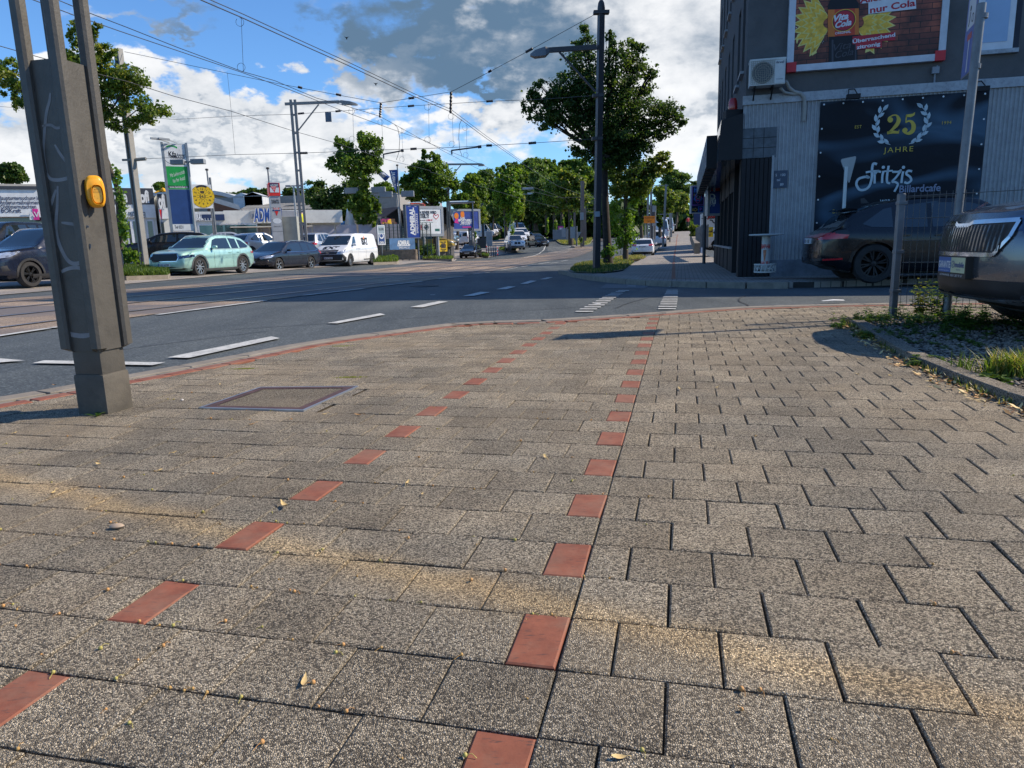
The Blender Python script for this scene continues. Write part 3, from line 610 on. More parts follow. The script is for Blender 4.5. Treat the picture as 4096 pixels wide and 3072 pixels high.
for k in range(3):
 mb = MB(); r = .0042+.0006*k; mb.lathe([(0.0005, -r), (r*.7, -r*.7), (r, 0), (r*.7, r*.7), (.0005, r)], (0, 0, r), m=0, n=8); mb.tube([(0, 0, r), (.012, .004, r*1.6), (.022, .002, .002)], .0007, 0, 4)
 sm.append(mb.build('linden_seed', [M_('seed_a', (.42, .25, .08), .7, var=.3, scale=80), M_('seed_b', (.40, .34, .09), .6, var=.3, scale=80), M_('seed_c', (.50, .26, .09), .7, var=.3, scale=80)][k], smooth=60, fix=False))
ns = 0; tries = 0
while ns < 170 and tries < 6000:
 tries += 1
 x = rnd.uniform(0, 4096); y = rnd.uniform(1560, 3060)
 if rnd.random() > (1.0 if x < 1500 else .45 if x < 2600 else .12): continue
 if y > 2500 and rnd.random() > .4: continue
 p = G(x, y)
 dx, dy = p.x-OX, p.y-OY; u = dx*math.cos(HD)-dy*math.sin(HD); t = dx*math.sin(HD)+dy*math.cos(HD)
 if rnd.random() < .62: t = round(t/RW)*RW+rnd.uniform(-.006, .004)
 X_, Y_ = loc2w(u, t)
 if side(kerbW, X_, Y_) < .35 or (side(bedW, X_, Y_) < 0 and X_ > 2): continue
 s = sm[ns % 3]; o = s if ns < 3 else s.copy()
 if ns >= 3: C.objects.link(o)
 o.location = (X_, Y_, T(X_, Y_)-.001); o.rotation_euler = (0, 0, rnd.uniform(0, 6.3)); q = rnd.uniform(.5, .95); o.scale = (q, q, q)
 tag(o, 'small round ochre linden seed lying on the pavement slabs', 'seed', 'linden seeds scattered over the pavement'); ns += 1
mb = MB(); mb.lathe([(.001, -.009), (.011, -.006), (.015, 0), (.011, .006), (.001, .009)], (0, 0, .008), m=0, n=14); o = mb.build('pebble', M_('pebble_stone', (.40, .30, .21), .7), smooth=60); o.location = G(*cX(253, 1141)); o.scale = (1.5, .9, .9); tag(o, 'oval tan pebble lying on the slabs at the left', 'pebble')
mb = MB(); mb.lathe([(.001, -.006), (.008, -.003), (.009, .002), (.001, .007)], (0, 0, .006), m=0, n=7); o = mb.build('pebble', M_('pebble_white', (.6, .55, .5), .7)); o.location = G(*cX(394, 866)); tag(o, 'tiny white stone between the tram pole and the access cover', 'pebble')
for (x, y, l) in ((1800, 650, 'flattened white paper scrap on the side street asphalt'), (1290, 657, 'small white scrap on the side street near the ladder marking')):
 mb = MB(); mb.add([(-.14, -.02, .004), (.0, -.045, .012), (.14, -.03, .004), (.15, .03, .01), (0, .02, .02), (-.15, .03, .004)], [(0, 1, 4, 5), (1, 2, 3, 4)]); o = mb.build('paper_scrap', M_('paper', (.7, .7, .68), .8), fix=False); o.location = G(x*1.8517, y*1.8517, -.03); o.scale = (1, 1, 1) if x > 1500 else (.35, .5, .5); tag(o, l, 'litter')
# ---------------- corner building ----------------
def planehit(fr, x, y):
 d = Vector(ray(x, y)); o = Vector((0, 0, CH)); t = (fr.o-o).dot(fr.n)/d.dot(fr.n); p = o+d*t-fr.o
 return p.dot(fr.r), p.dot(fr.u)
FA = Fr(at(3077, 1076, 17.6), (math.cos(HD), -math.sin(HD), 0), (0, 0, 1))
fa = lambda p: planehit(FA, *p)
def far_(l): return [fa(p) for p in l]
u0, _b = fa((2975, 600)); zt_band = fa((3200, 395))[1]; uR = u0+24
z_base = fa((3200, 1070))[1]-.3; HT = 12.0
BS = Vector((math.sin(HD), math.cos(HD), 0))    # away from us along the main street
bld = thing('corner_building', 'dark grey rendered corner building with ribbed grey cladding on its ground floor', 'building', FA.p(u0, 0))
m_render = M_('grey_render', (.105, .105, .108), .9, var=.16, scale=1.2, bmp=.5, bscale=45, dirt=.3)
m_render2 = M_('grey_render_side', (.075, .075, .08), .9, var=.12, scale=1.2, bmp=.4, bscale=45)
m_clad = M_('clad_metal', (.31, .32, .335), .5, .1, var=.12, scale=4, dirt=.35)
m_trim = M_('trim_metal', (.34, .36, .39), .5, .2, var=.15, scale=5, dirt=.65)
m_black = M_('black_paint', (.007, .007, .009), .7, var=.3, scale=5)
m_blackwood = M_('black_wood', (.009, .008, .010), .75, var=.35, scale=6)
m_winglass = glassmat('window_glass', (.02, .03, .04)); m_winwhite = M_('window_white', (.6, .63, .68), .4)
m_blueglass = M_('curtain_glass', (.30, .42, .60), .15, var=.1, scale=1)
mb = MB()
FB = Fr(FA.p(u0, 0), -BS, (0, 0, 1))   # street side wall, seen from the street; a runs towards us (negative = away)
DEP = 15.0
zlo = zt_band
mb.add([FA.p(u0, zlo), FA.p(uR, zlo), FA.p(uR, HT), FA.p(u0, HT)], [(0, 1, 2, 3)])
mb.add([FA.p(u0, zlo-.2, -.5), FA.p(uR, zlo-.2, -.5), FA.p(uR, HT, -DEP), FA.p(u0, HT, -DEP), FA.p(uR, -.5, -DEP), FA.p(u0, -.5, -DEP), FA.p(u0, HT), FA.p(uR, HT), FA.p(uR, zlo), FA.p(uR, -.5, 0)], [(2, 3, 5, 4), (6, 7, 2, 3), (7, 2, 4, 9)])
mb.build('wall', m_render, bld)
fb = lambda x, y: planehit(FB, x, y)
wins = []
pieces = MB(); frames = []
cols = [(-1.55, -.75), (-3.15, -2.35), (-5.6, -4.8), (-7.6, -6.8), (-9.6, -8.8), (-11.6, -10.8), (-13.6, -12.8)]
rows_ = [(zlo+.85, zlo+2.75), (zlo+3.9, zlo+5.8), (zlo+6.7, zlo+7.4)]
xs = [-DEP]+sorted([v for c_ in cols for v in c_])+[0]; zs = [zlo-.6]+[v for r_ in rows_ for v in r_]+[HT]
for i in range(len(xs)-1):
 for j in range(len(zs)-1):
  hole = any(abs(xs[i]-c_[0]) < 1e-6 for c_ in cols) and any(abs(zs[j]-r_[0]) < 1e-6 for r_ in rows_)
  a0, a1, b0, b1 = xs[i], xs[i+1], zs[j], zs[j+1]
  if not hole: FB.rect(pieces, a0, b0, a1, b1, 0)
  else:
   d = -.22; P = [(a0, b0), (a1, b0), (a1, b1), (a0, b1)]
   for k in range(4):
    p, q = P[k], P[(k+1) % 4]; pieces.add([FB.p(*p), FB.p(*q), FB.p(*q, d), FB.p(*p, d)], [(0, 1, 2, 3)])
   w = MB(); FB.slab(w, a0, b0, a1, b1, d-.05, d, 0); FB.slab(w, a0+.06, b0+.06, a1-.06, b1-.06, d, d+.012, 1); FB.slab(w, a0-.05, b0-.06, a1+.05, b0, -.1, .09, 2)
   w.build('window', [m_winwhite, m_winglass, m_trim], bld)
pieces.build('side_wall', m_render2, bld, fix=False)
WR = [cJ(1830, -420), cJ(2110, 425)]
a0, b0 = fa(cJ(1790, 430)); a1, b1 = fa(cJ(2110, 412)); b0 = b1
w = MB(); FA.slab(w, a0, b0, a1, b0+2.2, -.02, .02, 0); FA.slab(w, a0+.13, b0+.16, a1-.12, b0+2.05, .02, .03, 1); FA.slab(w, a1, b0-.1, a1+.12, b0+2.3, -.02, .004, 2); FA.slab(w, a0-.05, b0-.09, a1+.1, b0-.005, 0, .1, 3)
w.build('window', [m_winwhite, m_blueglass, M_('reveal', (.03, .035, .05), .9), m_trim], bld)
uc0 = fa(cK(487, 300))[0]; uc1 = uR; zb0 = fa(cK(900, 1412))[1]
ud0, ud1 = fa(cK(470, 900))[0], fa(cK(735, 900))[0]; zdt = fa(cK(610, 523))[1]
def ribs(name, a0, a1, b0, b1, mat, pitch=.085, depth=.022, c=.0):
 m = MB(); a = a0; P = []
 while a < a1:
  P += [(a, 0), (a+pitch*.35, 0), (a+pitch*.5, depth), (a+pitch*.85, depth)]; a += pitch
 P.append((min(a, a1+.01), 0)); V = [FA.p(x, b0, c+y) for x, y in P]+[FA.p(x, b1, c+y) for x, y in P]; n = len(P)
 m.add(V, [(i, i+1, n+i+1, n+i) for i in range(n-1)]); return m.build(name, mat, bld, fix=False)
ribs('cladding', uc0, ud1, zdt+.02, zlo, m_clad, c=.03); ribs('cladding', ud1, uc1, zb0, zlo, m_clad, c=.03)
mb = MB(); FA.slab(mb, uc0, zb0-.4, uc1, zlo, -.3, .02); mb.build('backing', m_black, bld)
mb = MB(); FA.slab(mb, ud1+.04, z_base-.3, uc1, zb0, -.2, .075); mb.build('plinth', M_('plinth', (.15, .17, .20), .85, var=.25, scale=3, dirt=.5), bld)
za = fa(cI(760, 1110))[1]; mb = MB(); FA.slab(mb, uc0-.02, zlo-.07, uc1, zlo+.13, 0, .09); mb.build('flashing', m_trim, bld)
pa = far_([cK(490, 262), cK(790, 240), cK(782, 520), cK(480, 522)]); mb = MB(); FA.slab(mb, pa[3][0], pa[3][1], pa[1][0], pa[1][1], .04, .07)
for k in (1, 2): FA.slab(mb, pa[3][0], pa[3][1]+(pa[1][1]-pa[3][1])*k/3-.006, pa[1][0], pa[3][1]+(pa[1][1]-pa[3][1])*k/3+.006, .07, .074, 1); FA.slab(mb, pa[3][0]+(pa[1][0]-pa[3][0])*(k*.3+.02), pa[3][1], pa[3][0]+(pa[1][0]-pa[3][0])*(k*.3+.02)+.01, pa[1][1], .0705, .0735, 1)
mb.build('boarded_panel', [M_('board', (.10, .115, .13), .8, var=.25, scale=4, dirt=.6), m_black], bld)
sl = MB(); a = ud0
while a < ud1-.05: FA.slab(sl, a, z_base-.25, a+.085, zdt, .05, .12); a += .1
FA.slab(sl, ud0, z_base-.3, ud1, zdt, .0, .06); FA.slab(sl, ud1-.02, zb0-.3, ud1+.03, zdt+.05, .04, .13, 1)
sl.build('wood_panelling', [m_blackwood, m_clad], bld)
FS = Fr(FA.p(ud0-.02, 0, .06), -BS, (0, 0, 1)); fs = lambda p: planehit(FS, *p)
zgt = zdt+.05
mb = MB()
FS.slab(mb, -.45, z_base-.3, 0, zgt, -.1, 0)             # corner pier
FS.slab(mb, -2.2, z_base-.3, -.45, z_base+.05, -.5, .02, 1) # step
FS.slab(mb, -2.2, z_base-.3, -.45, zgt, -.7, -.6)         # recessed door wall
for a in (-.5, -2.3): FS.slab(mb, a-.02, z_base-.3, a+.06, zgt, -.6, -.0)
a = -2.3
while a > -13:
 FS.slab(mb, a-.22, z_base-.3, a, zgt, -.1, .0); FS.slab(mb, a-2.2, z_base-.3, a-.22, z_base+.75, -.1, -.02); FS.slab(mb, a-2.2, z_base+.75, a-.22, z_base+.80, -.1, .06, 1); FS.slab(mb, a-2.2, zgt-.6, a-.22, zgt, -.1, -.02); FS.slab(mb, a-1.3, z_base+.8, a-1.22, zgt-.6, -.09, -.03); a -= 2.2
mb.build('shop_front', [m_black, m_trim], bld)
a = -2.3
while a > -12:
 w = MB(); FS.slab(w, a-2.2, z_base+.8, a-.22, zgt-.6, -.13, -.105); w.build('shop_window', m_winglass, bld); a -= 2.2
w = MB(); FS.slab(w, -1.7, z_base+.05, -.75, zgt-.5, -.6, -.56); w.build('door', m_winglass, bld)
ca = far_([cK(300, 182), cK(485, 125), cK(475, 525), cK(270, 540)]); cu = min(p[0] for p in ca); ct = fa(cK(300, 182))[1]; cb = fa(cK(400, 532))[1]; ctw = fa(cK(485, 125))[1]
cn = MB(); poly = [(ca[3][0], cb), (uc0, cb), (uc0, ctw), (ca[0][0], ct), (ca[0][0]-.03, ct-.3)]
for nm in (0,):
 A_ = [FA.p(x, y, .1) for x, y in poly]; B_ = [p+BS*13 for p in A_]; n = len(poly)
 cn.add(A_, [tuple(range(n))], 0); cn.add(B_, [tuple(range(n))], 0); cn.add(A_+B_, [(i, (i+1) % n, n+(i+1) % n, n+i) for i in range(n)], 1)
cn.build('canopy', [m_black, M_('canopy_gloss', (.12, .15, .18), .12, .5)], bld)
FC = Fr(FA.p(ca[0][0]-.04, (ct+cb)/2-.1, .1), -BS, (0, 0, 1))
a = -1.0
for k, ch in enumerate('BILLARDCAFE'):
 lt = MB(); FC.slab(lt, a-.62, -.45, a, .35, 0, .26, 0); FC.slab(lt, a-.58, -.4, a-.04, .3, .26, .27, 1); FC.text(lt, ch, a-.3, -.05, .5, c=.275, m=2, bold=.02); a -= 1.1
 lt.build('letter_box', [m_black, M_('sign_pale', (.4, .42, .45), .4), M_('sign_purple', (.12, .05, .10), .4)], bld)
bp = FA.p(*fa(cK(405, 138)), -.25); bc = thing('warning_beacon', 'red rotating beacon lamp on a black box above the canopy', 'beacon', bp)
mb = MB(); mb.lathe([(.10, .16), (.11, .2), (.10, .36), (.07, .43), (.01, .44)], bp, n=20); mb.build('lamp_dome', M_('red_lens', (.35, .02, .02), .25, coat=.5), bc, smooth=True)
mb = MB(); mb.box(bp+Vector((-.2, -.15, -.1)), bp+Vector((.2, .15, .16)), bev=.02); mb.build('base_box', m_black, bc)
g = fa(cK(817, 703)); t = thing('address_plate', 'small blue enamel address plate on the ribbed cladding', 'sign', FA.p(*g, .06)); mb = MB(); FA.slab(mb, g[0]-.16, g[1]-.2, g[0]+.16, g[1]+.2, .055, .07); FA.text(mb, 'S   100', g[0], g[1]+.1, .06, .22, .073, 1); FA.text(mb, 'tal', g[0]-.04, g[1]-.01, .06, None, .073, 1); FA.text(mb, '89', g[0]+.04, g[1]-.12, .06, None, .073, 1); mb.build('plate', [M_('enamel', (.03, .05, .09), .4), m_winwhite], t)
cc = thing('facade_conduit', 'thin grey conduit with a junction box under the cola billboard', 'conduit', FA.p(*fa(cJ(1450, 600)), .05))
mb = MB(); P = [FA.p(*fa(q), .05) for q in (cJ(1475, 560), cJ(1455, 590), cJ(1447, 700), cJ(1445, 738), cJ(1560, 722), cJ(1700, 705), cJ(1900, 695), cJ(2300, 680))]
mb.tube(P[:4], .02, n=6); mb.tube([p+Vector((0, 0, .0)) for p in P[3:]], .018, n=6); mb.tube([p+Vector((0, 0, .05)) for p in P[3:]], .018, n=6); q = fa(cJ(1455, 600)); FA.slab(mb, q[0]-.07, q[1]-.07, q[0]+.07, q[1]+.07, .02, .1); mb.build('conduit_pipe', M_('grey_pvc', (.22, .24, .27), .6), cc)
# ---------------- cola billboard ----------------
A = fa(cJ(197, 610)); B_ = fa(cJ(1522, 533)); zt = A[1]+3.0
A = (A[0], (A[1]+B_[1])/2)
BW, BH = B_[0]-A[0], 2.95
bb_ = thing('cola_billboard', 'large cola poster in a white frame with red corners on the dark facade', 'billboard', FA.p(A[0], A[1], .1))
FBd = Fr(FA.p(A[0], A[1], .12), FA.r, FA.u)
mb = MB(); fwid = .14
for (x0, y0, x1, y1) in ((0, 0, BW, fwid), (0, BH-fwid, BW, BH), (0, fwid, fwid, BH-fwid), (BW-fwid, fwid, BW, BH-fwid)): FBd.slab(mb, x0, y0, x1, y1, -.1, .03, 0)
for x in (0, BW-.2):
 for y in (0, BH-.2): FBd.slab(mb, x-.004, y-.004, x+.204, y+.204, -.104, .036, 1)
mb.build('frame', [M_('frame_white', (.52, .55, .60), .5, dirt=.2), M_('frame_red', (.55, .02, .03), .5)], bb_)
def posterbrick():
 m, t, b = new_mat('poster_brick'); c = t.nodes.new('ShaderNodeTexCoord'); mp = t.nodes.new('ShaderNodeMapping'); mp.inputs['Rotation'].default_value = (R_(90), 0, HD); t.links.new(c.outputs['Object'], mp.inputs[0])
 cb = t.nodes.new('ShaderNodeCombineXYZ'); s = t.nodes.new('ShaderNodeSeparateXYZ'); t.links.new(c.outputs['Object'], s.inputs[0])
 ax = t.nodes.new('ShaderNodeMath'); ax.operation = 'MULTIPLY'; t.links.new(s.outputs[0], ax.inputs[0]); ax.inputs[1].default_value = 1/math.cos(HD); t.links.new(ax.outputs[0], cb.inputs[0]); t.links.new(s.outputs[2], cb.inputs[1])
 br = t.nodes.new('ShaderNodeTexBrick'); br.inputs['Scale'].default_value = 1; br.inputs['Brick Width'].default_value = .42; br.inputs['Row Height'].default_value = .12; br.inputs['Mortar Size'].default_value = .008
 br.inputs['Color1'].default_value = (.34, .09, .045, 1); br.inputs['Color2'].default_value = (.17, .045, .03, 1); br.inputs['Mortar'].default_value = (.02, .01, .008, 1); t.links.new(cb.outputs[0], br.inputs['Vector'])
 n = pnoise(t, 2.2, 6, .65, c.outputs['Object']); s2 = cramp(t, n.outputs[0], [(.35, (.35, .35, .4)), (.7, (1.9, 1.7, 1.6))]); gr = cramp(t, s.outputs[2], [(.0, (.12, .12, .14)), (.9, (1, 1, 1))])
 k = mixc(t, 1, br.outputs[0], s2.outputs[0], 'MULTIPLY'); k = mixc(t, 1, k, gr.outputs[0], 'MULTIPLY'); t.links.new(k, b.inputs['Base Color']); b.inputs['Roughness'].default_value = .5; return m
P_ = lambda x, y: (lambda q: (q[0]-A[0], q[1]-A[1]))(fa(cJ(x, y)))
pst = MB(); FBd.rect(pst, fwid, fwid, BW-fwid, BH-fwid, .0, 0)
def px_poly(pts, c, m): FBd.poly(pst, [P_(*p) for p in pts], c, m)
kk = 0
for ring, (n, rad, ln) in enumerate(((10, .44, .34), (9, .27, .32), (8, .10, .30))):
 for side_ in (-1, 1):
  for i in range(n):
   an = R_(-62+i*(120/(n-1)))*1.0; th = math.pi-an if side_ < 0 else an; cx, cy = (545, 210) if side_ < 0 else (805, 210)
   if side_ > 0 and not (-70 < math.degrees(an) < 25): continue
   q0 = P_(cx, cy); X0 = q0[0]+math.cos(th)*rad; Y0 = q0[1]+math.sin(th)*rad*1.0
   ca_, sa_ = math.cos(th), math.sin(th); Wd = .15; pts = [(0, -Wd*.5), (ln*.45, -Wd*.5), (ln*.95, 0), (ln*.45, Wd*.5), (0, Wd*.5)]
   for k2, cc_, m_ in ((1, .003, 1), (.82, .004, 2)):
    FBd.poly(pst, [(X0+(a*ca_-b*sa_)*k2, Y0+(a*sa_+b*ca_)*k2) for a, b in pts], cc_+ring*.003+kk*.00002, m_)
   kk += 1
for (x, y, an) in ((298, 345, 1.9), (430, 470, 1.2), (878, 450, 1.1)):
 q = P_(x, y); pts = [(q[0]+.12*math.cos(an+t), q[1]+.2*math.sin(an*.2+t)) for t in np.linspace(0, math.pi, 9)]
 FBd.disc(pst, q[0], q[1], .05, .12, .004, 1, t0=an-1, t1=an+2.2, inner=.02); 
for i in range(40):
 x, y = rnd.uniform(270, 520), rnd.uniform(130, 480); q = P_(x, y); FBd.disc(pst, q[0], q[1], rnd.uniform(.005, .013), c=.0022, m=3, n=7)
 if i % 4 == 0: FBd.rect(pst, q[0], q[1]-rnd.uniform(.1, .3), q[0]+.006, q[1], .0021, 3)
px_poly([(548, 550), (553, 330), (540, 300), (543, 60), (580, -20), (590, -60), (760, -60), (768, -10), (803, 50), (805, 300), (790, 330), (793, 550)], .013, 4)
for x0, x1 in ((575, 590), (770, 782)): px_poly([(x0, 545), (x0, 350), (x1, 350), (x1, 545)], .0135, 9)
px_poly([(543, 98), (803, 85), (804, 306), (543, 325)], .014, 5); px_poly([(543, 98), (600, 95), (600, 322), (543, 325)], .0145, 6); px_poly([(770, 87), (803, 85), (804, 306), (770, 309)], .0145, 6)
q = P_(678, 188); FBd.disc(pst, q[0], q[1], .25, .235, .015, 2); FBd.disc(pst, q[0], q[1], .235, .22, .0155, 7); FBd.disc(pst, q[0], q[1], .215, .20, .016, 8)
q = P_(655, 158); FBd.text(pst, 'Vita', q[0], q[1], .13, .30, .0165, 3, .04, .35, rot=.12); q = P_(672, 212); FBd.text(pst, 'Cola', q[0], q[1], .13, .34, .0165, 3, .04, .35, rot=.12)
q = P_(670, 288); FBd.text(pst, 'ORIGINAL', q[0], q[1], .05, .33, .0165, 3, .02, rot=.04)
q = P_(665, 400); FBd.text(pst, 'Vita', q[0], q[1], .15, .36, .0145, 9, 0, .35, rot=.12); q = P_(680, 460); FBd.text(pst, 'Cola', q[0], q[1], .15, .38, .0145, 9, 0, .35, rot=.12)
px_poly([(883, 40), (1280, -10), (1284, 90), (883, 134)], .0165, 3); q = P_(1085, 68); FBd.text(pst, 'nur Cola', q[0], q[1], .135, .91, .018, 8, .03, rot=.075)
px_poly([(815, -40), (1300, -100), (1302, -5), (815, 48)], .0160, 3); q = P_(905, 2); FBd.text(pst, 'Alles', q[0], q[1], .135, .46, .0175, 8, .03, rot=.075)
px_poly([(750, 322), (1108, 283), (1108, 352), (750, 388)], .0165, 8); q = P_(928, 335); FBd.text(pst, 'Überraschend', q[0], q[1], .08, .87, .018, 3, .03, rot=.085)
px_poly([(778, 378), (996, 362), (996, 418), (778, 432)], .017, 8); q = P_(882, 397); FBd.text(pst, 'zitronig', q[0], q[1], .08, .49, .0185, 3, .03, rot=.085)
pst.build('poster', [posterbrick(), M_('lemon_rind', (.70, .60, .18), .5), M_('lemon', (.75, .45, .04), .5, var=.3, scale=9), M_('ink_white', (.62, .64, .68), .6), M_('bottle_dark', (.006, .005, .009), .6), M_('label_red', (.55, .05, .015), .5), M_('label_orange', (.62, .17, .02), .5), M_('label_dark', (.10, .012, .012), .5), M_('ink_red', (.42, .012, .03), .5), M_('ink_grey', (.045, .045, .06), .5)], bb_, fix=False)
# ---------------- 25 years banner ----------------
bn = far_([cL(208, 262), cL(1858, 172), cL(1735, 1400), cL(125, 1395)]); bx0 = (bn[0][0]+bn[3][0])/2; bx1 = (bn[1][0]+bn[2][0])/2; btop = (bn[0][1]+bn[1][1])/2; bbot = fa(cM(110, 660))[1]
bnr = thing('anniversary_banner', 'big dark blue banner with a golden number and a laurel wreath on the cladding', 'banner', FA.p(bx0, bbot, .1))
def bannermat():
 m, t, b = new_mat('banner_print'); v = coords(t, 'Object', (.35, .35, 1.0)); n = pnoise(t, .9, 2, .4, v, .8); n2 = pnoise(t, 6, 3, .5, coords(t))
 r = cramp(t, n.outputs[0], [(.40, (.003, .004, .008)), (.52, (.006, .009, .016)), (.60, (.055, .105, .16)), (.66, (.022, .045, .075))]); t.links.new(r.outputs[0], b.inputs['Base Color']); b.inputs['Roughness'].default_value = .6; b.inputs['Specular IOR Level'].default_value = .25; bump(t, b, n2.outputs[0], .2, .05); return m
mb = MB(); nx = 24; V = [FA.p(bx0+(bx1-bx0)*i/nx, bbot if j == 0 else btop, .075+.008*math.sin(i*1.9+j)) for j in (0, 1) for i in range(nx+1)]
mb.add(V, [(i, i+1, nx+2+i, nx+1+i) for i in range(nx)]); mb.build('fabric', bannermat(), bnr, smooth=80, fix=False)
for x, y in [(bx0+.08+(bx1-bx0-.16)*i/8, btop-.06) for i in range(9)]+[(x, btop-.06-(btop-bbot)*i/6.5) for i in range(1, 7) for x in (bx0+.06, bx1-.06)]:
 gb = MB(); FA.disc(gb, x, y, .02, c=.088, n=10); gb.build('eyelet', M_('eyelet', (.5, .52, .55), .4, .6), bnr, fix=False)
lg = MB(); cz = .09
ft = lambda s, p, h, w, m, **k: (lambda q: FA.text(lg, s, q[0], q[1], h, w, cz, m, **k))(fa(p))
def wid(p, q): return abs(fa(q)[0]-fa(p)[0])
def hgt(p, q): return abs(fa(q)[1]-fa(p)[1])
def stroke(pts, ws, m=0): FA.line(lg, [fa(cL(*p)) for p in pts], [w*.0027*1.0 for w in ws], cz, m)
def cat(pts, k=6):
 out = []; n = len(pts)
 for i in range(n-1):
  p0, p1, p2, p3 = [Vector(pts[max(0, min(n-1, j))]) for j in (i-1, i, i+1, i+2)]
  for s in range(k):
   t = s/k; out.append(tuple(.5*((2*p1)+(p2-p0)*t+(2*p0-5*p1+4*p2-p3)*t*t+(3*p1-p0-3*p2+p3)*t**3)))
 return out+[tuple(pts[-1])]
S2 = cat([(868, 455), (870, 430), (900, 407), (940, 405), (962, 440), (955, 480), (920, 525), (860, 580)]); stroke(S2, np.interp(range(len(S2)), [0, 10, 18, 26, 34, 42], [26, 10, 12, 34, 30, 10]))
stroke([(850, 578), (905, 568), (962, 572), (968, 545)], [22, 24, 20, 4]); q = fa(cL(882, 450)); FA.disc(lg, q[0], q[1], .055, c=cz+.001, m=0)
stroke([(1035, 408), (1080, 408), (1112, 395), (1122, 375)], [18, 26, 18, 4]); stroke([(1040, 400), (1036, 440), (1034, 478)], [9, 9, 9])
S5 = cat([(1034, 478), (1060, 460), (1092, 470), (1110, 510), (1100, 555), (1060, 582), (1020, 572), (1012, 545)]); stroke(S5, np.interp(range(len(S5)), [0, 8, 18, 26, 34, 42], [8, 16, 34, 34, 14, 12])); q = fa(cL(1024, 552)); FA.disc(lg, q[0], q[1], .055, c=cz+.001, m=0)
ft('JAHRE', cL(960, 738), hgt(cL(960, 712), cL(960, 765)), wid(cL(815, 740), cL(1105, 730)), 0, sp=1.25)
ft('EST', cL(566, 517), .07, wid(cL(533, 517), cL(598, 515)), 0, sp=1.2); ft('1994', cL(1435, 475), .075, wid(cL(1390, 475), cL(1480, 472)), 0, sp=1.2)
ft('DANKE', cL(400, 1344), .095, wid(cL(315, 1346), cL(485, 1342)), 0, sp=1.2); ft('V', cM(240, 390), .1, None, 0)
ft('WIR SAGEN', cL(925, 1248), .10, wid(cL(778, 1250), cL(1070, 1238)), 1, sp=1.15, bold=.02)
ft('Billardcafe', cL(1172, 1118), .165, wid(cL(968, 1125), cL(1375, 1108)), 2, bold=.02)
def st2(pts, w=26, m=1): P = cat(pts); stroke(P, [w]*len(P), m)
st2([(750, 885), (715, 880), (702, 930), (700, 1010), (680, 1090), (640, 1130), (580, 1135), (548, 1080), (570, 1030), (630, 1010), (670, 1015), (640, 1000)], 20)
st2([(640, 965), (700, 955), (770, 950)], 16); st2([(728, 955), (727, 1075)], 18); st2([(728, 985), (755, 955), (790, 962)], 17); st2([(815, 950), (803, 1000), (800, 1070)], 18)
st2([(865, 900), (850, 990), (850, 1060), (880, 1072)], 18); st2([(820, 955), (905, 948)], 13); st2([(900, 960), (960, 958), (985, 945), (940, 1010), (900, 1055), (930, 1060), (955, 1085), (920, 1155)], 17)
st2([(1008, 955), (998, 1000), (990, 1070)], 18); st2([(1095, 955), (1055, 950), (1038, 980), (1075, 1010), (1085, 1045), (1050, 1070), (1018, 1060)], 18)
for p in ((812, 915), (1010, 915)): q = fa(cL(*p)); FA.disc(lg, q[0], q[1], .035, c=cz, m=1)
def leafshape(x, y, an, L=.17, W_=.035):
 q = fa(cL(x, y)); FA.poly(lg, [(q[0]+a*math.cos(an)-b*math.sin(an), q[1]+a*math.sin(an)+b*math.cos(an)) for a, b in [(-L/2, 0), (-L*.2, W_), (L*.15, W_), (L/2, 0), (L*.15, -W_), (-L*.2, -W_)]], cz, 1)
Lw = cat([(862, 310), (800, 370), (758, 440), (742, 520), (765, 600), (815, 655), (880, 693)]); stroke(Lw, [5]*len(Lw), 1)
Rw = cat([(1155, 293), (1215, 350), (1247, 410), (1248, 480), (1225, 560), (1160, 635), (1065, 686)]); stroke(Rw, [5]*len(Rw), 1)
for x, y, a in ((778, 350, 1.5), (835, 328, .9), (738, 432, 1.65), (790, 402, .6), (722, 525, 2.2), (757, 478, 1.1), (745, 600, 2.5), (762, 543, 1.5), (790, 665, 3.0), (795, 622, 1.9), (842, 662, 2.2)): leafshape(x, y, a)
for x, y, a in ((1172, 308, 2.5), (1232, 328, 1.5), (1210, 385, 2.6), (1258, 410, 1.4), (1228, 455, 2.0), (1258, 500, .7), (1214, 528, 1.4), (1220, 580, .5), (1165, 605, 1.1), (1157, 650, .2), (1110, 655, .9)): leafshape(x, y, a)
lg.build('lettering', [M_('ink_gold', (.55, .40, .05), .5), M_('ink_pale', (.45, .55, .60), .5), M_('ink_mauve', (.20, .23, .33), .5)], bnr, fix=False)
for i, (x, y, l) in enumerate(((495, 205, 'small black floodlight at the upper left edge of the blue banner'), (1735, 130, 'black floodlight behind the leaning sign pole above the banner'))):
 q = fa(cL(x, y)); p = FA.p(q[0], q[1], .12); t = thing('floodlight', l, 'floodlight', p, group='floodlights above the banner'); mb = MB(); mb.bar(FA.p(q[0]-.14, q[1]-.08, .35), FA.p(q[0]+.14, q[1]-.08, .35), .12, .10); mb.build('lamp_head', m_black, t); mb = MB(); mb.tube([FA.p(q[0]-.1, q[1]-.05, .32), FA.p(q[0]-.06, q[1]+.12, .12), FA.p(q[0]+.06, q[1]+.12, .12), FA.p(q[0]+.1, q[1]-.05, .32)], .012, n=5); mb.build('bracket', m_black, t)
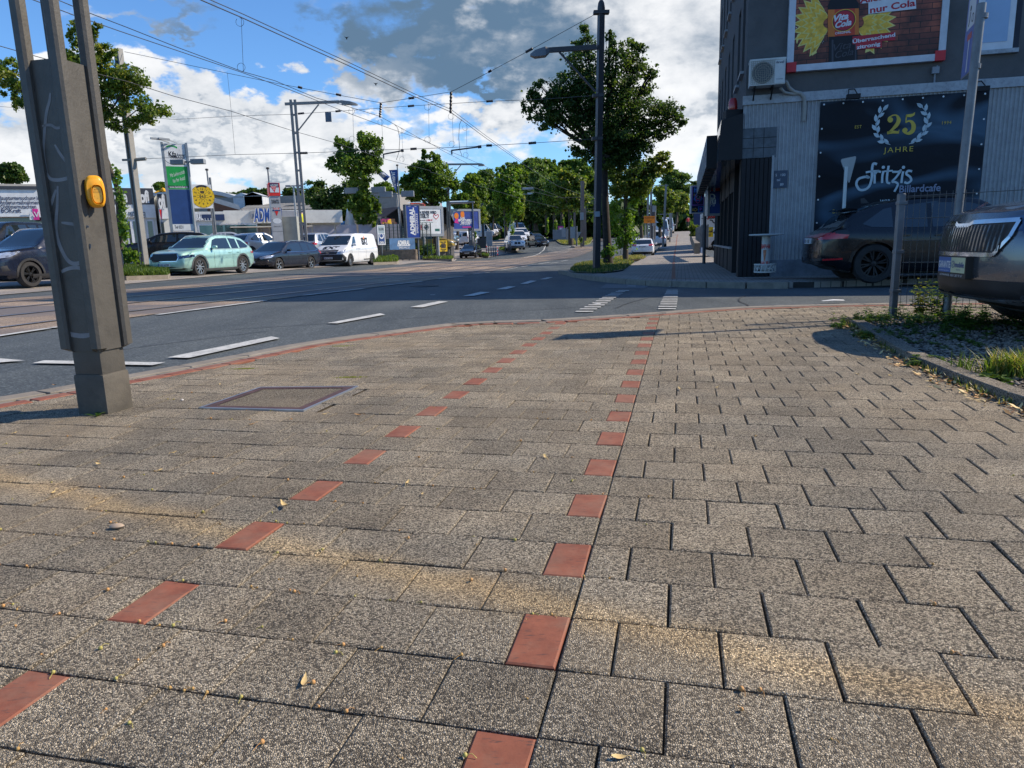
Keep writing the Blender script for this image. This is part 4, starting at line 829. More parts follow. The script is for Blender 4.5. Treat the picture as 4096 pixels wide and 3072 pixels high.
# ---------------- air conditioner ----------------
a0, b0 = fa(cI(805, 995)); a1, b1 = fa(cI(1195, 690)); b0 = fa(cI(1000, 985))[1]; aw, ah = a1-a0, b1-b0
ac = thing('air_conditioner', 'white outdoor air conditioning unit on brackets left of the cola billboard', 'air conditioner', FA.p(a0, b0, .3))
FQ = Fr(FA.p(a0, b0, .48), FA.r, FA.u); m_ac = M_('ac_white', (.52, .54, .53), .5, dirt=.25)
mb = MB(); FQ.slab(mb, 0, 0, aw, ah, -.36, 0); FQ.slab(mb, -.01, ah-.03, aw+.01, ah+.01, -.37, .012); FQ.slab(mb, aw*.68, .02, aw*.99, ah-.05, .0, .012); mb.build('casing', m_ac, ac)
mb = MB(); FQ.disc(mb, aw*.36, ah*.48, ah*.42, c=.012, n=40); mb.build('fan', M_('fan_dark', (.03, .05, .07), .5), ac, fix=False)
mb = MB()
for k in range(1, 5): FQ.disc(mb, aw*.36, ah*.48, ah*.1*k, c=.03, n=36, inner=.94)
for k in range(13): x = aw*.36-ah*.45+ah*.9*k/12; FQ.rect(mb, x-.004, ah*.04, x+.004, ah*.94, .028)
for k in range(13): y = ah*.05+ah*.87*k/12; FQ.rect(mb, aw*.36-ah*.45, y-.003, aw*.36+ah*.45, y+.003, .031)
mb.build('grille', M_('ac_grille', (.25, .24, .20), .5), ac, fix=False)
mb = MB(); FQ.text(mb, 'Airwell', aw*.84, ah*.84, .05, .18, .016, 0, .02, .2); FQ.text(mb, 'inverter', aw*.85, ah*.2, .03, .15, .016, 0); mb.build('lettering', M_('ink_navy', (.05, .06, .1), .5), ac, fix=False)
for x in (.12, aw-.25):
 mb = MB(); mb.bar(FQ.p(x, -.02, 0), FQ.p(x, -.02, -.45), .04, .04); mb.bar(FQ.p(x, -.03, -.05), FQ.p(x, -.3, -.47), .03, .03); mb.build('bracket', m_black, ac)
mb = MB(); PP = [FA.p(*fa(cI(*p)), d) for p, d in (((1205, 930), .3), ((1245, 985), .18), ((1310, 1025), .1), ((1385, 1045), .12), ((1420, 1090), .13), ((1428, 1200), .1), ((1420, 1345), .07))]; mb.tube(PP, .045, n=8)
PP = [FA.p(*fa(cI(*p)), d) for p, d in (((1150, 1005), .3), ((1200, 1040), .18), ((1300, 1050), .1), ((1385, 1045), .1), ((1415, 1110), .1))]; mb.tube(PP, .035, n=8); mb.build('hose', M_('hose', (.30, .29, .27), .6, dirt=.3), ac, smooth=60)
# ---------------- bar table with kebab print ----------------
_q = FA.p(*fa(cK(684, 1480))); Yt = _q.y-1.0; tb = at(*cK(684, 1525), Yt)
def atp(x, y): return at(*cK(x, y), Yt)
W0 = (atp(835, 1170)-atp(538, 1190)).length/2; ztop = atp(686, 1180).z; zl = tb.z
tbl = thing('bar_table', 'white round standing table with a printed kebab column against the building corner', 'table', tb)
m_tw = M_('table_white', (.50, .50, .47), .5, dirt=.2)
mb = MB(); mb.lathe([(.02, ztop-.01), (W0*.97, ztop-.012), (W0, ztop-.025), (W0*.98, ztop-.045), (.3, ztop-.05), (.05, ztop-.07)], (tb.x, tb.y, 0), n=40); mb.build('table_top', m_tw, tbl, smooth=True)
rc = (atp(722, 1300)-atp(650, 1300)).length/2
mb = MB(); mb.lathe([(rc, zl+.05), (rc, ztop-.04)], (tb.x, tb.y, 0), n=32); mb.build('column', m_tw, tbl, smooth=True)
rb_ = (atp(778, 1500)-atp(590, 1500)).length/2; mb = MB(); mb.lathe([(rb_, zl), (rb_, zl+.03), (rb_*.9, zl+.03), (rb_*.9, zl)], (tb.x, tb.y, 0), n=36, cap=False); mb.lathe([(rb_, zl+.17), (rb_, zl+.2), (rb_*.88, zl+.2), (rb_*.88, zl+.17), (rb_, zl+.17)], (tb.x, tb.y, 0), n=36, cap=False)
for k in range(16): a = k*math.pi/8; mb.bar((tb.x+rb_*.95*math.cos(a), tb.y+rb_*.95*math.sin(a), zl), (tb.x+rb_*.95*math.cos(a+.2), tb.y+rb_*.95*math.sin(a+.2), zl+.18), .02, .02)
for k in range(4): a = k*math.pi/2+.4; mb.bar((tb.x, tb.y, zl+.09), (tb.x+rb_*.95*math.cos(a), tb.y+rb_*.95*math.sin(a), zl+.09), .05, .04)
mb.build('base', m_tw, tbl)
FT = Fr((tb.x, tb.y, (zl+ztop)/2), (math.cos(-.4), math.sin(-.4), 0), (0, 0, 1)); pr = MB(); hc = ztop-zl
def wraptext(s, y, h, w, m):
 V, F = textmesh(s, .04, 0, 1); xs_ = [v[0] for v in V]; x0, x1 = min(xs_), max(xs_)
 pr.add([(tb.x+(rc+.004)*math.sin(((x-(x0+x1)/2)*w/(x1-x0))/rc-.38), tb.y-(rc+.004)*math.cos(((x-(x0+x1)/2)*w/(x1-x0))/rc-.38), y+yy*h/.73) for x, yy in V], F, m)
wraptext('KEBAP-HAUS', zl+hc*.62, .095, rc*3.6, 0); wraptext('60 60 20 10', zl+hc*.19, .09, rc*3.2, 0)
V = []
for j in range(7):
 for i in range(5): 
  t = j/6; wdt = (.32+.5*t)*.75; an = -.55+(i/4-.5)*wdt*1.3; V.append((tb.x+(rc+.003)*math.sin(an), tb.y-(rc+.003)*math.cos(an), zl+hc*(.30+.28*t)))
pr.add(V, [(j*5+i, j*5+i+1, j*5+6+i, j*5+5+i) for j in range(6) for i in range(4)], 1)
pr.build('print', [M_('kebab_red', (.55, .03, .03), .5), M_('kebab_meat', (.45, .16, .08), .6, var=.5, scale=25)], tbl, fix=False)
# ---------------- give way sign seen from behind ----------------
gw = at(*cL(455, 1390), 16.6); q = [at(*cL(x, y), 16.6) for x, y in ((400, 832), (560, 798), (485, 1080))]
m_galv = M_('galvanised', (.17, .185, .20), .5, .5, var=.2, scale=6, dirt=.25); m_signback = M_('sign_back', (.30, .32, .33), .5, .4, var=.1)
t = thing('give_way_sign', 'grey back of a triangular road sign on a pale post before the banner', 'road sign', (gw.x, gw.y, T(gw.x, gw.y)+.05))
mb = MB(); n_ = (q[1]-q[0]).cross(q[2]-q[0]).normalized()*.02
rp = []
for i in range(3):
 a, b, c_ = q[i-1], q[i], q[(i+1) % 3]; rp += [b.lerp(a, .09), b.lerp(a, .03).lerp(c_, .03), b.lerp(c_, .09)]
mb.prism(rp, n_); mb.build('sign_plate', m_signback, t)
mb = MB(); pt = at(*cL(457, 905), 16.55); mb.tube([(pt.x, pt.y, T(pt.x, pt.y)), (pt.x, pt.y, pt.z)], .04, n=12); mb.build('post', M_('post_pale', (.42, .46, .48), .4, .3), t, smooth=True)
# ---------------- leaning sign pole with dead end sign ----------------
Yp = 6.83; pb = [at(*cJ(1868, 60), Yp), at(*cJ(1720, 1050), Yp), at(*cL(1560, 1400), Yp), at(*cM(1515, 420), Yp)]
base_ = Vector((pb[2].x+(pb[2].x-pb[0].x)*(pb[2].z)/(pb[0].z-pb[2].z)*1.0, Yp, 0)); rp_ = .038
sp = thing('sign_pole', 'tall leaning galvanised pole carrying a blue dead end sign behind the mesh fence', 'road sign', base_)
mb = MB(); top_ = at(*cJ(1852, 50), Yp); top_ += Vector((0, 0, .02)); low_ = at(*cL(1555, 1400), Yp); ax_ = (top_-low_).normalized(); base2 = low_-ax_*(low_.z/ax_.z); mb.tube([base2, low_, top_], rp_, n=16); mb.build('post', m_galv, sp, smooth=True)
up_ = (at(*cJ(1828, -10), Yp)-at(*cJ(1762, 600), Yp)).normalized(); d_ = Vector((.36, .933, 0)); FP = Fr(at(*cJ(1762, 600), Yp)+d_*.42, -d_, up_)
pl = MB(); Hp = .74; FP.slab(pl, 0, 0, .42, Hp, -.004, 0, 0); FP.rect(pl, .01, .01, .41, Hp-.01, .001, 1); FP.rect(pl, .19, .03, .23, Hp*.42, .002, 2); FP.rect(pl, .12, Hp*.42, .30, Hp*.5, .002, 3); FP.rect(pl, .06, Hp*.56, .36, Hp*.92, .0022, 2)
FP.disc(pl, .16, Hp*.8, .025, c=.003, m=4); FP.line(pl, [(.16, Hp*.76), (.15, Hp*.66), (.12, Hp*.6)], .025, .003, 4); FP.disc(pl, .27, Hp*.66, .04, c=.003, m=4, inner=.7, t0=0, t1=6.28)
pl.build('sign_plate', [m_galv, M_('sign_blue', (.02, .08, .33), .35), M_('sign_white', (.5, .52, .55), .4), M_('sign_red', (.4, .03, .04), .4), m_black], sp)
mb = MB()
for k in (.06, .55): p_ = at(*cJ(1855-k*120, 90+k*900), Yp); mb.lathe([(.045, -.02), (.045, .02)], at(*cJ(1868-k*125, 85+k*870), Yp), ax_, n=14)
mb.build('clamp', m_galv, sp)
# ---------------- wire mesh fence ----------------
Yf = 7.0; fb0 = G(*cM(912, 1285)); 
fpt = at(*cM(1005, 68), fb0.y); fh = fpt.z
mf = thing('mesh_fence', 'galvanised double rod mesh fence with a square post beside the grey car', 'fence', fb0)
mb = MB(); mb.box((fb0.x-.03, fb0.y-.03, -.02), (fb0.x+.03, fb0.y+.03, fh), bev=.006); mb.lathe([(.036, 0), (.034, .008)], (fb0.x, fb0.y, fh), n=12); mb.build('post', m_galv, mf)
fdir = Vector((math.cos(.235), -math.sin(.235), 0)); fdir = (at(*cM(2212, 52), fb0.y-.55)-at(*cM(1055, 88), fb0.y)); fdir.z = 0; fdir.normalize()
o_ = Vector((fb0.x, fb0.y, 0))+fdir*.05; gal2 = M_('rod_galv', (.10, .11, .115), .45, .6, var=.2, scale=20); zb_ = at(*cM(980, 1160), fb0.y).z; ztp = at(*cM(1055, 88), fb0.y).z
mb = MB(); nrod = 46
for k in range(nrod): p = o_+fdir*(.01+.0525*k); mb.tube([p+Vector((0, 0, zb_-.005)), p+Vector((0, 0, ztp+.03))], .0026, n=6)
mb.build('upright_rods', gal2, mf, smooth=60)
mb = MB()
for k in range(6):
 z = zb_+(ztp-zb_)*k/5
 for s in (-.006, .006): nn = Vector((-fdir.y, fdir.x, 0))*s; mb.tube([o_+nn+Vector((0, 0, z)), o_+nn+fdir*2.45+Vector((0, 0, z))], .0036, n=6)
mb.build('cross_rods', gal2, mf, smooth=60)
for z in (zb_+.14, zb_+(ztp-zb_)*.5, ztp-.06):
 mb = MB(); mb.box((fb0.x-.034, fb0.y-.036, z-.016), (fb0.x+.05, fb0.y+.036, z+.016), bev=.004); mb.build('clamp', m_galv, mf)
p2 = o_+fdir*2.5; mb = MB(); mb.box((p2.x-.03, p2.y-.03, -.02), (p2.x+.03, p2.y+.03, fh), bev=.006); mb.build('post', m_galv, mf)
# ---------------- tram pole beside the camera ----------------
m_pole = M_('pole_paint', (.080, .075, .066), .5, .1, var=.16, scale=4, bmp=.2, bscale=60, dirt=.5)
m_poleB = M_('pole_base_paint', (.085, .075, .06), .7, .0, var=.25, scale=5, bmp=.3, bscale=50, dirt=.6)
pf, pl_, pr_ = G(*cO(1065, 1252)), G(*cO(765, 1255)), G(*cO(1325, 1200))
_rr = lambda q: (lambda d: d[0]/d[1])(ray(*q)); _kl, _kf, _kr = _rr(cO(765, 1255)), _rr(cO(1065, 1252)), _rr(cO(1325, 1200))
best = None
for _i in range(-300, 300):
 _t = R_(_i*.1); _c, _s2 = math.cos(_t), math.sin(_t)
 _a1 = (_kf-_kl)*pf.y/(_c-_kl*_s2); _a2 = (_kr-_kf)*pf.y/(-_s2-_kr*_c)
 if _a1 > 0 and _a2 > 0 and (best is None or abs(_a1-_a2) < best[0]): best = (abs(_a1-_a2), _t, _a1)
ang = best[1]; ex = Vector((math.cos(ang), math.sin(ang), 0)); ey = Vector((-math.sin(ang), math.cos(ang), 0))
bs = best[2]; print('pole', math.degrees(ang), bs)
pcn = pf-ex*bs/2+ey*bs/2
PM = Matrix(((ex.x, ey.x, 0, pcn.x), (ex.y, ey.y, 0, pcn.y), (0, 0, 1, 0), (0, 0, 0, 1)))
pol = thing('tram_pole', 'big grey steel tram pole with chalky graffiti and a yellow button box beside the kerb', 'tram pole', pcn)
zb1 = at(*cO(1030, 855), pf.y).z
hb = bs/2
mb = MB()
P_prof = []
mb.box((-hb, -hb, -.05), (hb, hb, zb1), M=PM, bev=.022); mb.build('base', m_poleB, pol, smooth=50)
hn = hb*.90; zf = at(*cO(1060, 605), pf.y).z; zf2 = at(*cO(985, 665), pf.y).z
mb = MB(); mb.box((-hn, -hn, zb1-.01), (hn, hn, zf+.1), M=PM, bev=.012); mb.build('neck', m_pole, pol, smooth=50)
ho = hb*1.30; pw = .060; TOPZ = 8.6
for sx in (-1, 1):
 for sy in (-1, 1):
  mb = MB(); x0, x1 = (ho-pw, ho) if sx > 0 else (-ho, -ho+pw); y0, y1 = (ho-pw, ho) if sy > 0 else (-ho, -ho+pw)
  bot = lambda x, y: zf2+(zf-zf2)*0+((max(abs(x), abs(y))-(ho-pw))/pw)*.035
  V = [(x0, y0), (x1, y0), (x1, y1), (x0, y1)]; e = .012
  oct_ = [(x0+e, y0), (x1-e, y0), (x1, y0+e), (x1, y1-e), (x1-e, y1), (x0+e, y1), (x0, y1-e), (x0, y0+e)]
  n = 8; VV = [PM @ Vector((x, y, bot(x, y))) for x, y in oct_]+[PM @ Vector((x, y, TOPZ)) for x, y in oct_]
  mb.add(VV, [tuple(range(n))[::-1], tuple(range(n, 2*n))]+[(i, (i+1) % n, n+(i+1) % n, n+i) for i in range(n)]); mb.build('corner_post', m_pole, pol, smooth=30)
zpl = at(*cA(400, 535), pf.y-.03).z
mb = MB(); d = ho-.028
mb.box((-d, -d, zf2+.02), (d, d, zpl), M=PM); mb.build('core_plates', m_pole, pol)
mb = MB()
for z in (3.1, 4.3, 5.5, 6.7, 7.9):
 for s in (-1, 1): mb.box((-ho*.9, s*ho*.88-.01, z), (ho*.9, s*ho*.88+.01, z+.22), M=PM)
mb.build('batten_plates', m_pole, pol)
FG = Fr(PM @ Vector((-d, -d, 0)), ex, (0, 0, 1)); m_gr = M_('spray', (.21, .22, .23), .8, var=.25, scale=9)
def sprayband(name, crop, pts, w):
 L = [planehit(FG, *crop(*p)) for p in pts]; P = cat(L, 5); mb = MB(); n = len(P); w *= 1.25
 FG.line(mb, P, [w*(1-.5*abs(2*i/(n-1)-1)**3) for i in range(n)], .0012); mb.build(name, m_gr, pol, fix=False)
for crop, pts, w in ((cA, [(478, 880), (470, 960), (440, 1080), (420, 1300), (415, 1450), (450, 1640)], .013), (cA, [(400, 1195), (480, 1185), (540, 1215), (610, 1195)], .011), (cA, [(520, 1370), (580, 1470), (650, 1560), (700, 1640)], .013),
     (cB, [(500, 20), (520, 120), (570, 185), (680, 190), (800, 150), (825, 100), (740, 10)], .014), (cB, [(640, 260), (635, 480), (620, 700), (640, 850), (690, 980), (760, 1090), (840, 1120), (930, 1080), (985, 960), (1000, 900)], .017),
     (cB, [(620, 300), (560, 480), (500, 620)], .014), (cB, [(680, 665), (800, 680), (900, 700), (985, 710)], .013), (cB, [(600, 1290), (680, 1210), (800, 1165), (920, 1180), (980, 1270), (990, 1400), (975, 1600)], .015), (cO, [(600, 420), (700, 460), (820, 475), (920, 455)], .02)):
 sprayband('graffiti', crop, pts, w)
qz = at(*cB(1190, 320), pf.y+.05); bz = qz.z
bx = ho+.0; YM = Matrix.Translation((0, 0, 0))
btn = thing('signal_button', 'yellow pedestrian request button box strapped to the grey tram pole', 'button box', PM @ Vector((ho, 0, bz)))
m_y = M_('button_yellow', (.80, .36, .01), .38, var=.06, scale=5, coat=.2)
bx0 = planehit(Fr(PM @ Vector((0, -ho, 0)), ex, (0, 0, 1)), *cB(1070, 320))[0]; 
hgt_ = abs(at(*cB(1190, 150), pf.y+.1).z-at(*cB(1190, 505), pf.y+.1).z)
def rounded(name, w, dd, h, cx, cy, cz, mat, parent, rr=.4, n=10):
 mb = MB(); m_ = 40; P = []
 for k in range(m_):
  t = 2*math.pi*k/m_; c_, s_ = math.cos(t), math.sin(t); P.append((math.copysign(abs(c_)**.62, c_)*w/2, math.copysign(abs(s_)**.8, s_)*h/2))
 prof = [(.80, -dd/2), (.96, -dd/2+.012), (1, -dd/2+.03), (1, dd/2-.02), (.9, dd/2)]; V = []
 for k, yy in prof: V += [PM @ Vector((cx+x*k, cy+yy, cz+z*k)) for x, z in P]
 F = [tuple(range(m_))]+[tuple(range((len(prof)-1)*m_, len(prof)*m_))]
 for i in range(len(prof)-1): F += [(i*m_+k, i*m_+(k+1) % m_, (i+1)*m_+(k+1) % m_, (i+1)*m_+k) for k in range(m_)]
 mb.add(V, F); return mb.build(name, mat, parent, smooth=50)
_PM0 = PM; PM = PM @ Matrix.Translation((ho+.022, -.035, 0)) @ Matrix.Rotation(R_(42), 4, 'Z')
rounded('housing', .088, .085, hgt_, 0, 0, bz, m_y, btn)
rounded('push_plate', .052, .014, hgt_*.6, .008, -.046, bz-.018, M_('button_yellow_light', (.84, .42, .03), .3, coat=.3), btn)
FBt = Fr(PM @ Vector((.008, -.0535, bz-.005)), (PM.to_3x3() @ Vector((1, 0, 0))), (0, 0, 1)); tx = MB(); FBt.text(tx, 'BITTE', 0, .012, .007, None, .0005); FBt.text(tx, 'BERÜHREN', 0, 0, .006, .036, .0005); 
for k in range(8): a = k*math.pi/4; FBt.disc(tx, 0+.018*math.cos(a), .005+.035*math.sin(a), .0016, c=.0005, n=8)
tx.build('lettering', M_('button_mark', (.35, .14, .01), .5), btn, fix=False)
PM = _PM0
m_weed = leafmat('weed_leaf', (.055, .12, .02)); m_weed2 = leafmat('weed_leaf_light', (.13, .20, .03)); m_weedy = leafmat('weed_yellow', (.30, .28, .03))
def weed(name, p, n, L, up, mats, label, cat_, kind=None, spread=.02, group=None):
 mb = MB(); n0 = rnd.random()
 for k in range(n):
  a = k*2.4+n0; l = L*rnd.uniform(.6, 1.15); w = l*rnd.uniform(.16, .26); el_ = up*rnd.uniform(.5, 1.3); d = Vector((math.cos(a), math.sin(a), 0)); s = Vector((-d.y, d.x, 0)); o = Vector((p[0], p[1], p[2]))+Vector((rnd.gauss(0, spread), rnd.gauss(0, spread), 0))
  V = []
  for t, ww in ((0, .12), (.3, .8), (.6, 1), (.85, .55), (1, .02)):
   c_ = o+d*l*t*math.cos(el_*(1-.6*t))+Vector((0, 0, l*t*math.sin(el_)*(1-.35*t))); V += [c_-s*w*ww+Vector((0, 0, w*.25*ww)), c_, c_+s*w*ww+Vector((0, 0, w*.25*ww))]
  F = []
  for i in range(4): q = 3*i; F += [(q, q+1, q+4, q+3), (q+1, q+2, q+5, q+4)]
  mb.add(V, F, k % len(mats))
 o = mb.build(name, mats, None, fix=False, smooth=60); tag(o, label, cat_, group, kind); return o
weed('weed', G(*cO(960, 1262)), 9, .045, .7, [m_weed, m_weed, m_weed2], 'small broad leaved weed at the foot of the grey tram pole', 'weed', spread=.012)
# ---------------- planting bed at the right ----------------
m_pb = M_('bed_pebbles', (.20, .165, .13), .85, var=.8, scale=38)
mb = MB(); ico = []
def in_bed(x, y): return side(bedW, x, y) < -.10 and x > 2.4 and 2.5 < y < 7.2 and not (y > 6.6 and x < 3.3)
n = 0
for _ in range(60000):
 x, y = rnd.uniform(2.3, 6.5), rnd.uniform(2.5, 7.1)
 if not in_bed(x, y): continue
 if rnd.random() < (y-5.5)*.3: continue
 r = rnd.uniform(.006, .017); a = rnd.uniform(0, 3.14); e1, e2, e3 = r*rnd.uniform(.9, 1.6), r*rnd.uniform(.7, 1.1), r*rnd.uniform(.45, .8); z = .014+e3*.5
 V = []; ca_, sa_ = math.cos(a), math.sin(a)
 for (k, zz) in ((0, -1), (.85, -.35), (.9, .35), (0, 1)):
  m_ = 6 if k else 1
  for q in range(m_):
   t = q*math.pi/3; X_, Y_ = k*e1*math.cos(t), k*e2*math.sin(t); V.append((x+X_*ca_-Y_*sa_, y+X_*sa_+Y_*ca_, z+zz*e3))
 mb.add(V, [(0, 1+(i+1) % 6, 1+i) for i in range(6)]+[(1+i, 1+(i+1) % 6, 7+(i+1) % 6, 7+i) for i in range(6)]+[(7+i, 7+(i+1) % 6, 13) for i in range(6)]); n += 1
 if n > 17000: break
tag(mb.build('gravel', m_pb, smooth=70, fix=False), 'mixed grey pebbles filling the planting bed behind the kerb', 'gravel', None, 'stuff')
mb = MB()
for _ in range(800):
 s_ = rnd.random(); i = int(s_*(len(bedW)-1)); p = bedW[i].lerp(bedW[min(i+1, len(bedW)-1)], rnd.random()); off = abs(rnd.gauss(0, .06))+.005
 dd_ = (bedW[min(i+1, len(bedW)-1)]-bedW[i]).normalized() if i < len(bedW)-1 else Vector((0, -1, 0)); nx_ = Vector((dd_.y, -dd_.x, 0)); o = p+nx_*off
 a = rnd.uniform(0, 6.3); L = rnd.uniform(.02, .055); w = L*rnd.uniform(.2, .4); d = Vector((math.cos(a), math.sin(a), rnd.uniform(-.1, .5))); s = Vector((-math.sin(a), math.cos(a), rnd.uniform(-.4, .4))); o.z = .004
 mb.add([o, o+d*L*.5+s*w*.5, o+d*L+Vector((0, 0, .004)), o+d*L*.5-s*w*.5+Vector((0, 0, .006))], [(0, 1, 3), (1, 2, 3)], rnd.choice([0, 0, 1, 1, 2]))
tag(mb.build('leaf_litter', [m_lf[0], m_lf[1], M_('leaf_dark', (.16, .08, .035), .8)], fix=False), 'brown and straw coloured dry leaves piled against the bed kerb', 'leaf litter', None, 'stuff')
def blades(region, n, h, mats, name, label, w=.004, lean=.5, z0=0, kind='stuff', cat_='grass'):
 mb = MB()
 for _ in range(n):
  x, y = region(); hh = h*rnd.uniform(.4, 1.2); a = rnd.uniform(0, 6.3); l = Vector((math.cos(a), math.sin(a), 0))*hh*lean*rnd.uniform(.1, 1); s = Vector((-math.sin(a), math.cos(a), 0))*w*rnd.uniform(.6, 1.4); o = Vector((x, y, T(x, y)+z0))
  m1 = o+l*.35+Vector((0, 0, hh*.6)); m2 = o+l+Vector((0, 0, hh)); mb.add([o-s, o+s, m1+s*.8, m1-s*.8, m2], [(0, 1, 2, 3), (3, 2, 4)], rnd.randrange(len(mats)))
 return tag(mb.build(name, mats, fix=False), label, cat_, None, kind)
m_gr1 = leafmat('grass_green', (.10, .16, .025)); m_gr2 = leafmat('grass_dry', (.28, .25, .08)); m_gr3 = leafmat('grass_dark', (.05, .095, .02))
def along_kerb():
 i = rnd.randrange(len(bedW)-1); p = bedW[i].lerp(bedW[i+1], rnd.random()); q_ = math.sin(p.y*9)+math.sin(p.y*23); return (p.x+rnd.gauss(-.01, .02), p.y+rnd.gauss(0, .02)) if q_ > rnd.uniform(-1, 1) else along_kerb()
blades(along_kerb, 700, .045, [m_gr1, m_gr3, m_gr2], 'kerb_grass', 'thin grass sprouting along the joint of the bed kerb', .0022, .9)
def leafplant(p, h, n, mats, name, label, sp=.05, lw=.022, flip=1, group=None, cat_='weed'):
 n *= 2.4; lw *= 1.25; mb = MB(); st = max(1, int(n/16))
 for s in range(st):
  b = Vector(p)+Vector((rnd.gauss(0, sp), rnd.gauss(0, sp), 0)); hh = h*rnd.uniform(.55, 1.1); ln = Vector((rnd.gauss(0, .18), rnd.gauss(0, .18), 1)).normalized(); mb.tube([b, b+ln*hh], [.0025, .001], 0, 4)
  for k in range(16):
   t = rnd.uniform(.15, 1); a = k*2.4; o = b+ln*hh*t; L = lw*rnd.uniform(.8, 1.8)*(1.25-.5*t); d = Vector((math.cos(a), math.sin(a), rnd.uniform(-.2, .5))); q = Vector((-math.sin(a), math.cos(a), 0))*L*.32
   mb.add([o, o+d*L*.5+q, o+d*L-Vector((0, 0, L*.2)), o+d*L*.5-q], [(0, 1, 2, 3)], rnd.randrange(len(mats)))
 return tag(mb.build(name, mats, fix=False), label, cat_, group)
mw = [m_weed, m_weed2, m_weed]
leafplant(G(*cN(430, 400), .0), .11, 180, mw, 'weed_clump', 'bushy green weed clump at the near corner left of the fence post', .10, .022)
leafplant(G(*cN(600, 370), .0), .09, 120, mw, 'weed_clump', 'low green weed clump right beside the fence post foot', .08)
leafplant(G(*cN(1060, 330), 0), .36, 90, [m_weed2, m_weed2, m_weedy], 'tall_weed', 'tall sunlit weed behind the mesh fence left of the grey car bumper', .05, .034)
leafplant(G(*cN(1210, 340), 0), .40, 110, [m_weed, m_weed2], 'tall_weed', 'tall leafy weed touching the grey car bumper', .06, .036)
leafplant(G(*cN(1350, 380), 0), .16, 220, [m_weed], 'weed_clump', 'dark shaded weeds under the nose of the grey car', .25, .03)
leafplant(G(*cN(1700, 430), 0), .14, 160, mw, 'weed_clump', 'sunlit weeds among the pebbles under the bumper', .16, .03)
leafplant(G(*cN(1000, 420), 0), .10, 200, mw, 'weed_clump', 'low weeds spread over the pebbles behind the tall weeds', .25, .026)
leafplant(G(*cN(1500, 480), 0), .10, 260, [m_weed, m_weed, m_weed2], 'weed_clump', 'green weeds among pebbles before the grey car', .35, .028)
leafplant(G(*cN(1300, 620), 0), .05, 200, mw, 'weed_clump', 'creeping weeds on the pebbles in the middle of the bed', .22, .022)
leafplant(G(*cN(640, 560), 0), .07, 160, mw, 'weed_clump', 'green weeds spilling over the start of the bed kerb', .07, .02)
leafplant(G(*cN(440, 550), 0), .05, 60, [m_weedy, m_weed2], 'weed_clump', 'yellow green weed tuft on the paving before the bed kerb', .035, .024)
leafplant(G(*cN(200, 440), 0), .05, 80, mw, 'weed_clump', 'low weeds in the paving joint farthest left of the bed', .05, .02)
leafplant(G(*cN(900, 540), 0), .05, 90, [m_weed], 'weed_clump', 'dark low weeds on the pebbles behind the kerb bend', .12, .02)
leafplant(G(*cN(1150, 850), 0), .06, 90, mw, 'weed_clump', 'green weeds growing from the leaf litter at mid kerb', .07, .025)
leafplant(G(*cN(1720, 1060), 0), .06, 90, mw, 'weed_clump', 'green weeds by the kerb near the right edge of the photo', .06, .028)
def tuft(cx, cy, sx): return lambda: (cx+rnd.gauss(0, sx), cy+rnd.gauss(0, sx*.7))
g_ = G(*cN(2060, 960), .03); blades(tuft(g_.x, g_.y, .07), 500, .13, [m_gr1, m_weed2, m_gr2], 'grass_tuft', 'bright green grass tuft on the bed kerb at the right edge', .004, 1.1, .03, None, 'grass tuft')
g_ = G(*cN(1510, 960), 0); blades(tuft(g_.x, g_.y, .03), 60, .14, [m_gr1, m_gr3], 'grass_tuft', 'few long grass blades before the middle of the bed kerb', .003, .8, 0, None, 'grass tuft')
m_moss = leafmat('moss', (.22, .26, .03)); 
for (x, y, l) in ((cX(755, 840)[0], cX(755, 822)[1]-12, 'yellow green moss at the far corner of the access cover'), (*cX(740, 748), 'small moss patch beside the kerb right of the access cover'), (*cX(528, 797), 'moss cushion by the gutter stones left of the access cover')):
 p = G(x, y); mb = MB()
 for _ in range(160): a = rnd.uniform(0, 6.3); o = Vector((p.x+rnd.gauss(0, .045), p.y+rnd.gauss(0, .012), .001)); d = Vector((math.cos(a), math.sin(a), .8))*.006; q = Vector((-math.sin(a), math.cos(a), 0))*.004; mb.add([o-q, o+q, o+d], [(0, 1, 2)])
 tag(mb.build('moss_patch', m_moss, fix=False), l, 'moss')
# ---------------- cars ----------------
def lerp_prof(P, x):
 if x <= P[0][0]: return P[0][1]
 for a, b in zip(P[:-1], P[1:]):
  if x <= b[0]:
   t = (x-a[0])/(b[0]-a[0]); return a[1]+(b[1]-a[1])*t
 return P[-1][1]
def smooth_prof(P, L, r=.06):
 """sample a profile with corner rounding"""
 def f(x):
  s = 0; w = 0
  for k in range(-3, 4): q = math.exp(-(k/2.)**2); s += lerp_prof(P, x+k*r/2)*q; w += q
  return s/w
 return f
def paint(name, col, rough=.28, metal=.35):
 if 'p_'+name in _mats: return _mats['p_'+name]
 m, t, b = new_mat('paint_'+name); v = coords(t); n = pnoise(t, 7, 6, .7, v); r = cramp(t, n.outputs[0], [(.35, tuple(c*.86 for c in col)), (.65, col)]); t.links.new(r.outputs[0], b.inputs['Base Color'])
 rr = cramp(t, n.outputs[0], [(.3, (rough,)*3), (.75, (rough+.12,)*3)]); t.links.new(rr.outputs[0], b.inputs['Roughness']); b.inputs['Metallic'].default_value = metal; b.inputs['Coat Weight'].default_value = .9 if max(col) > .05 else .35; b.inputs['Coat Roughness'].default_value = .03
 n2 = pnoise(t, 3.5, 2, .4, v); bump(t, b, n2.outputs[0], .03, .02); _mats['p_'+name] = m; return m
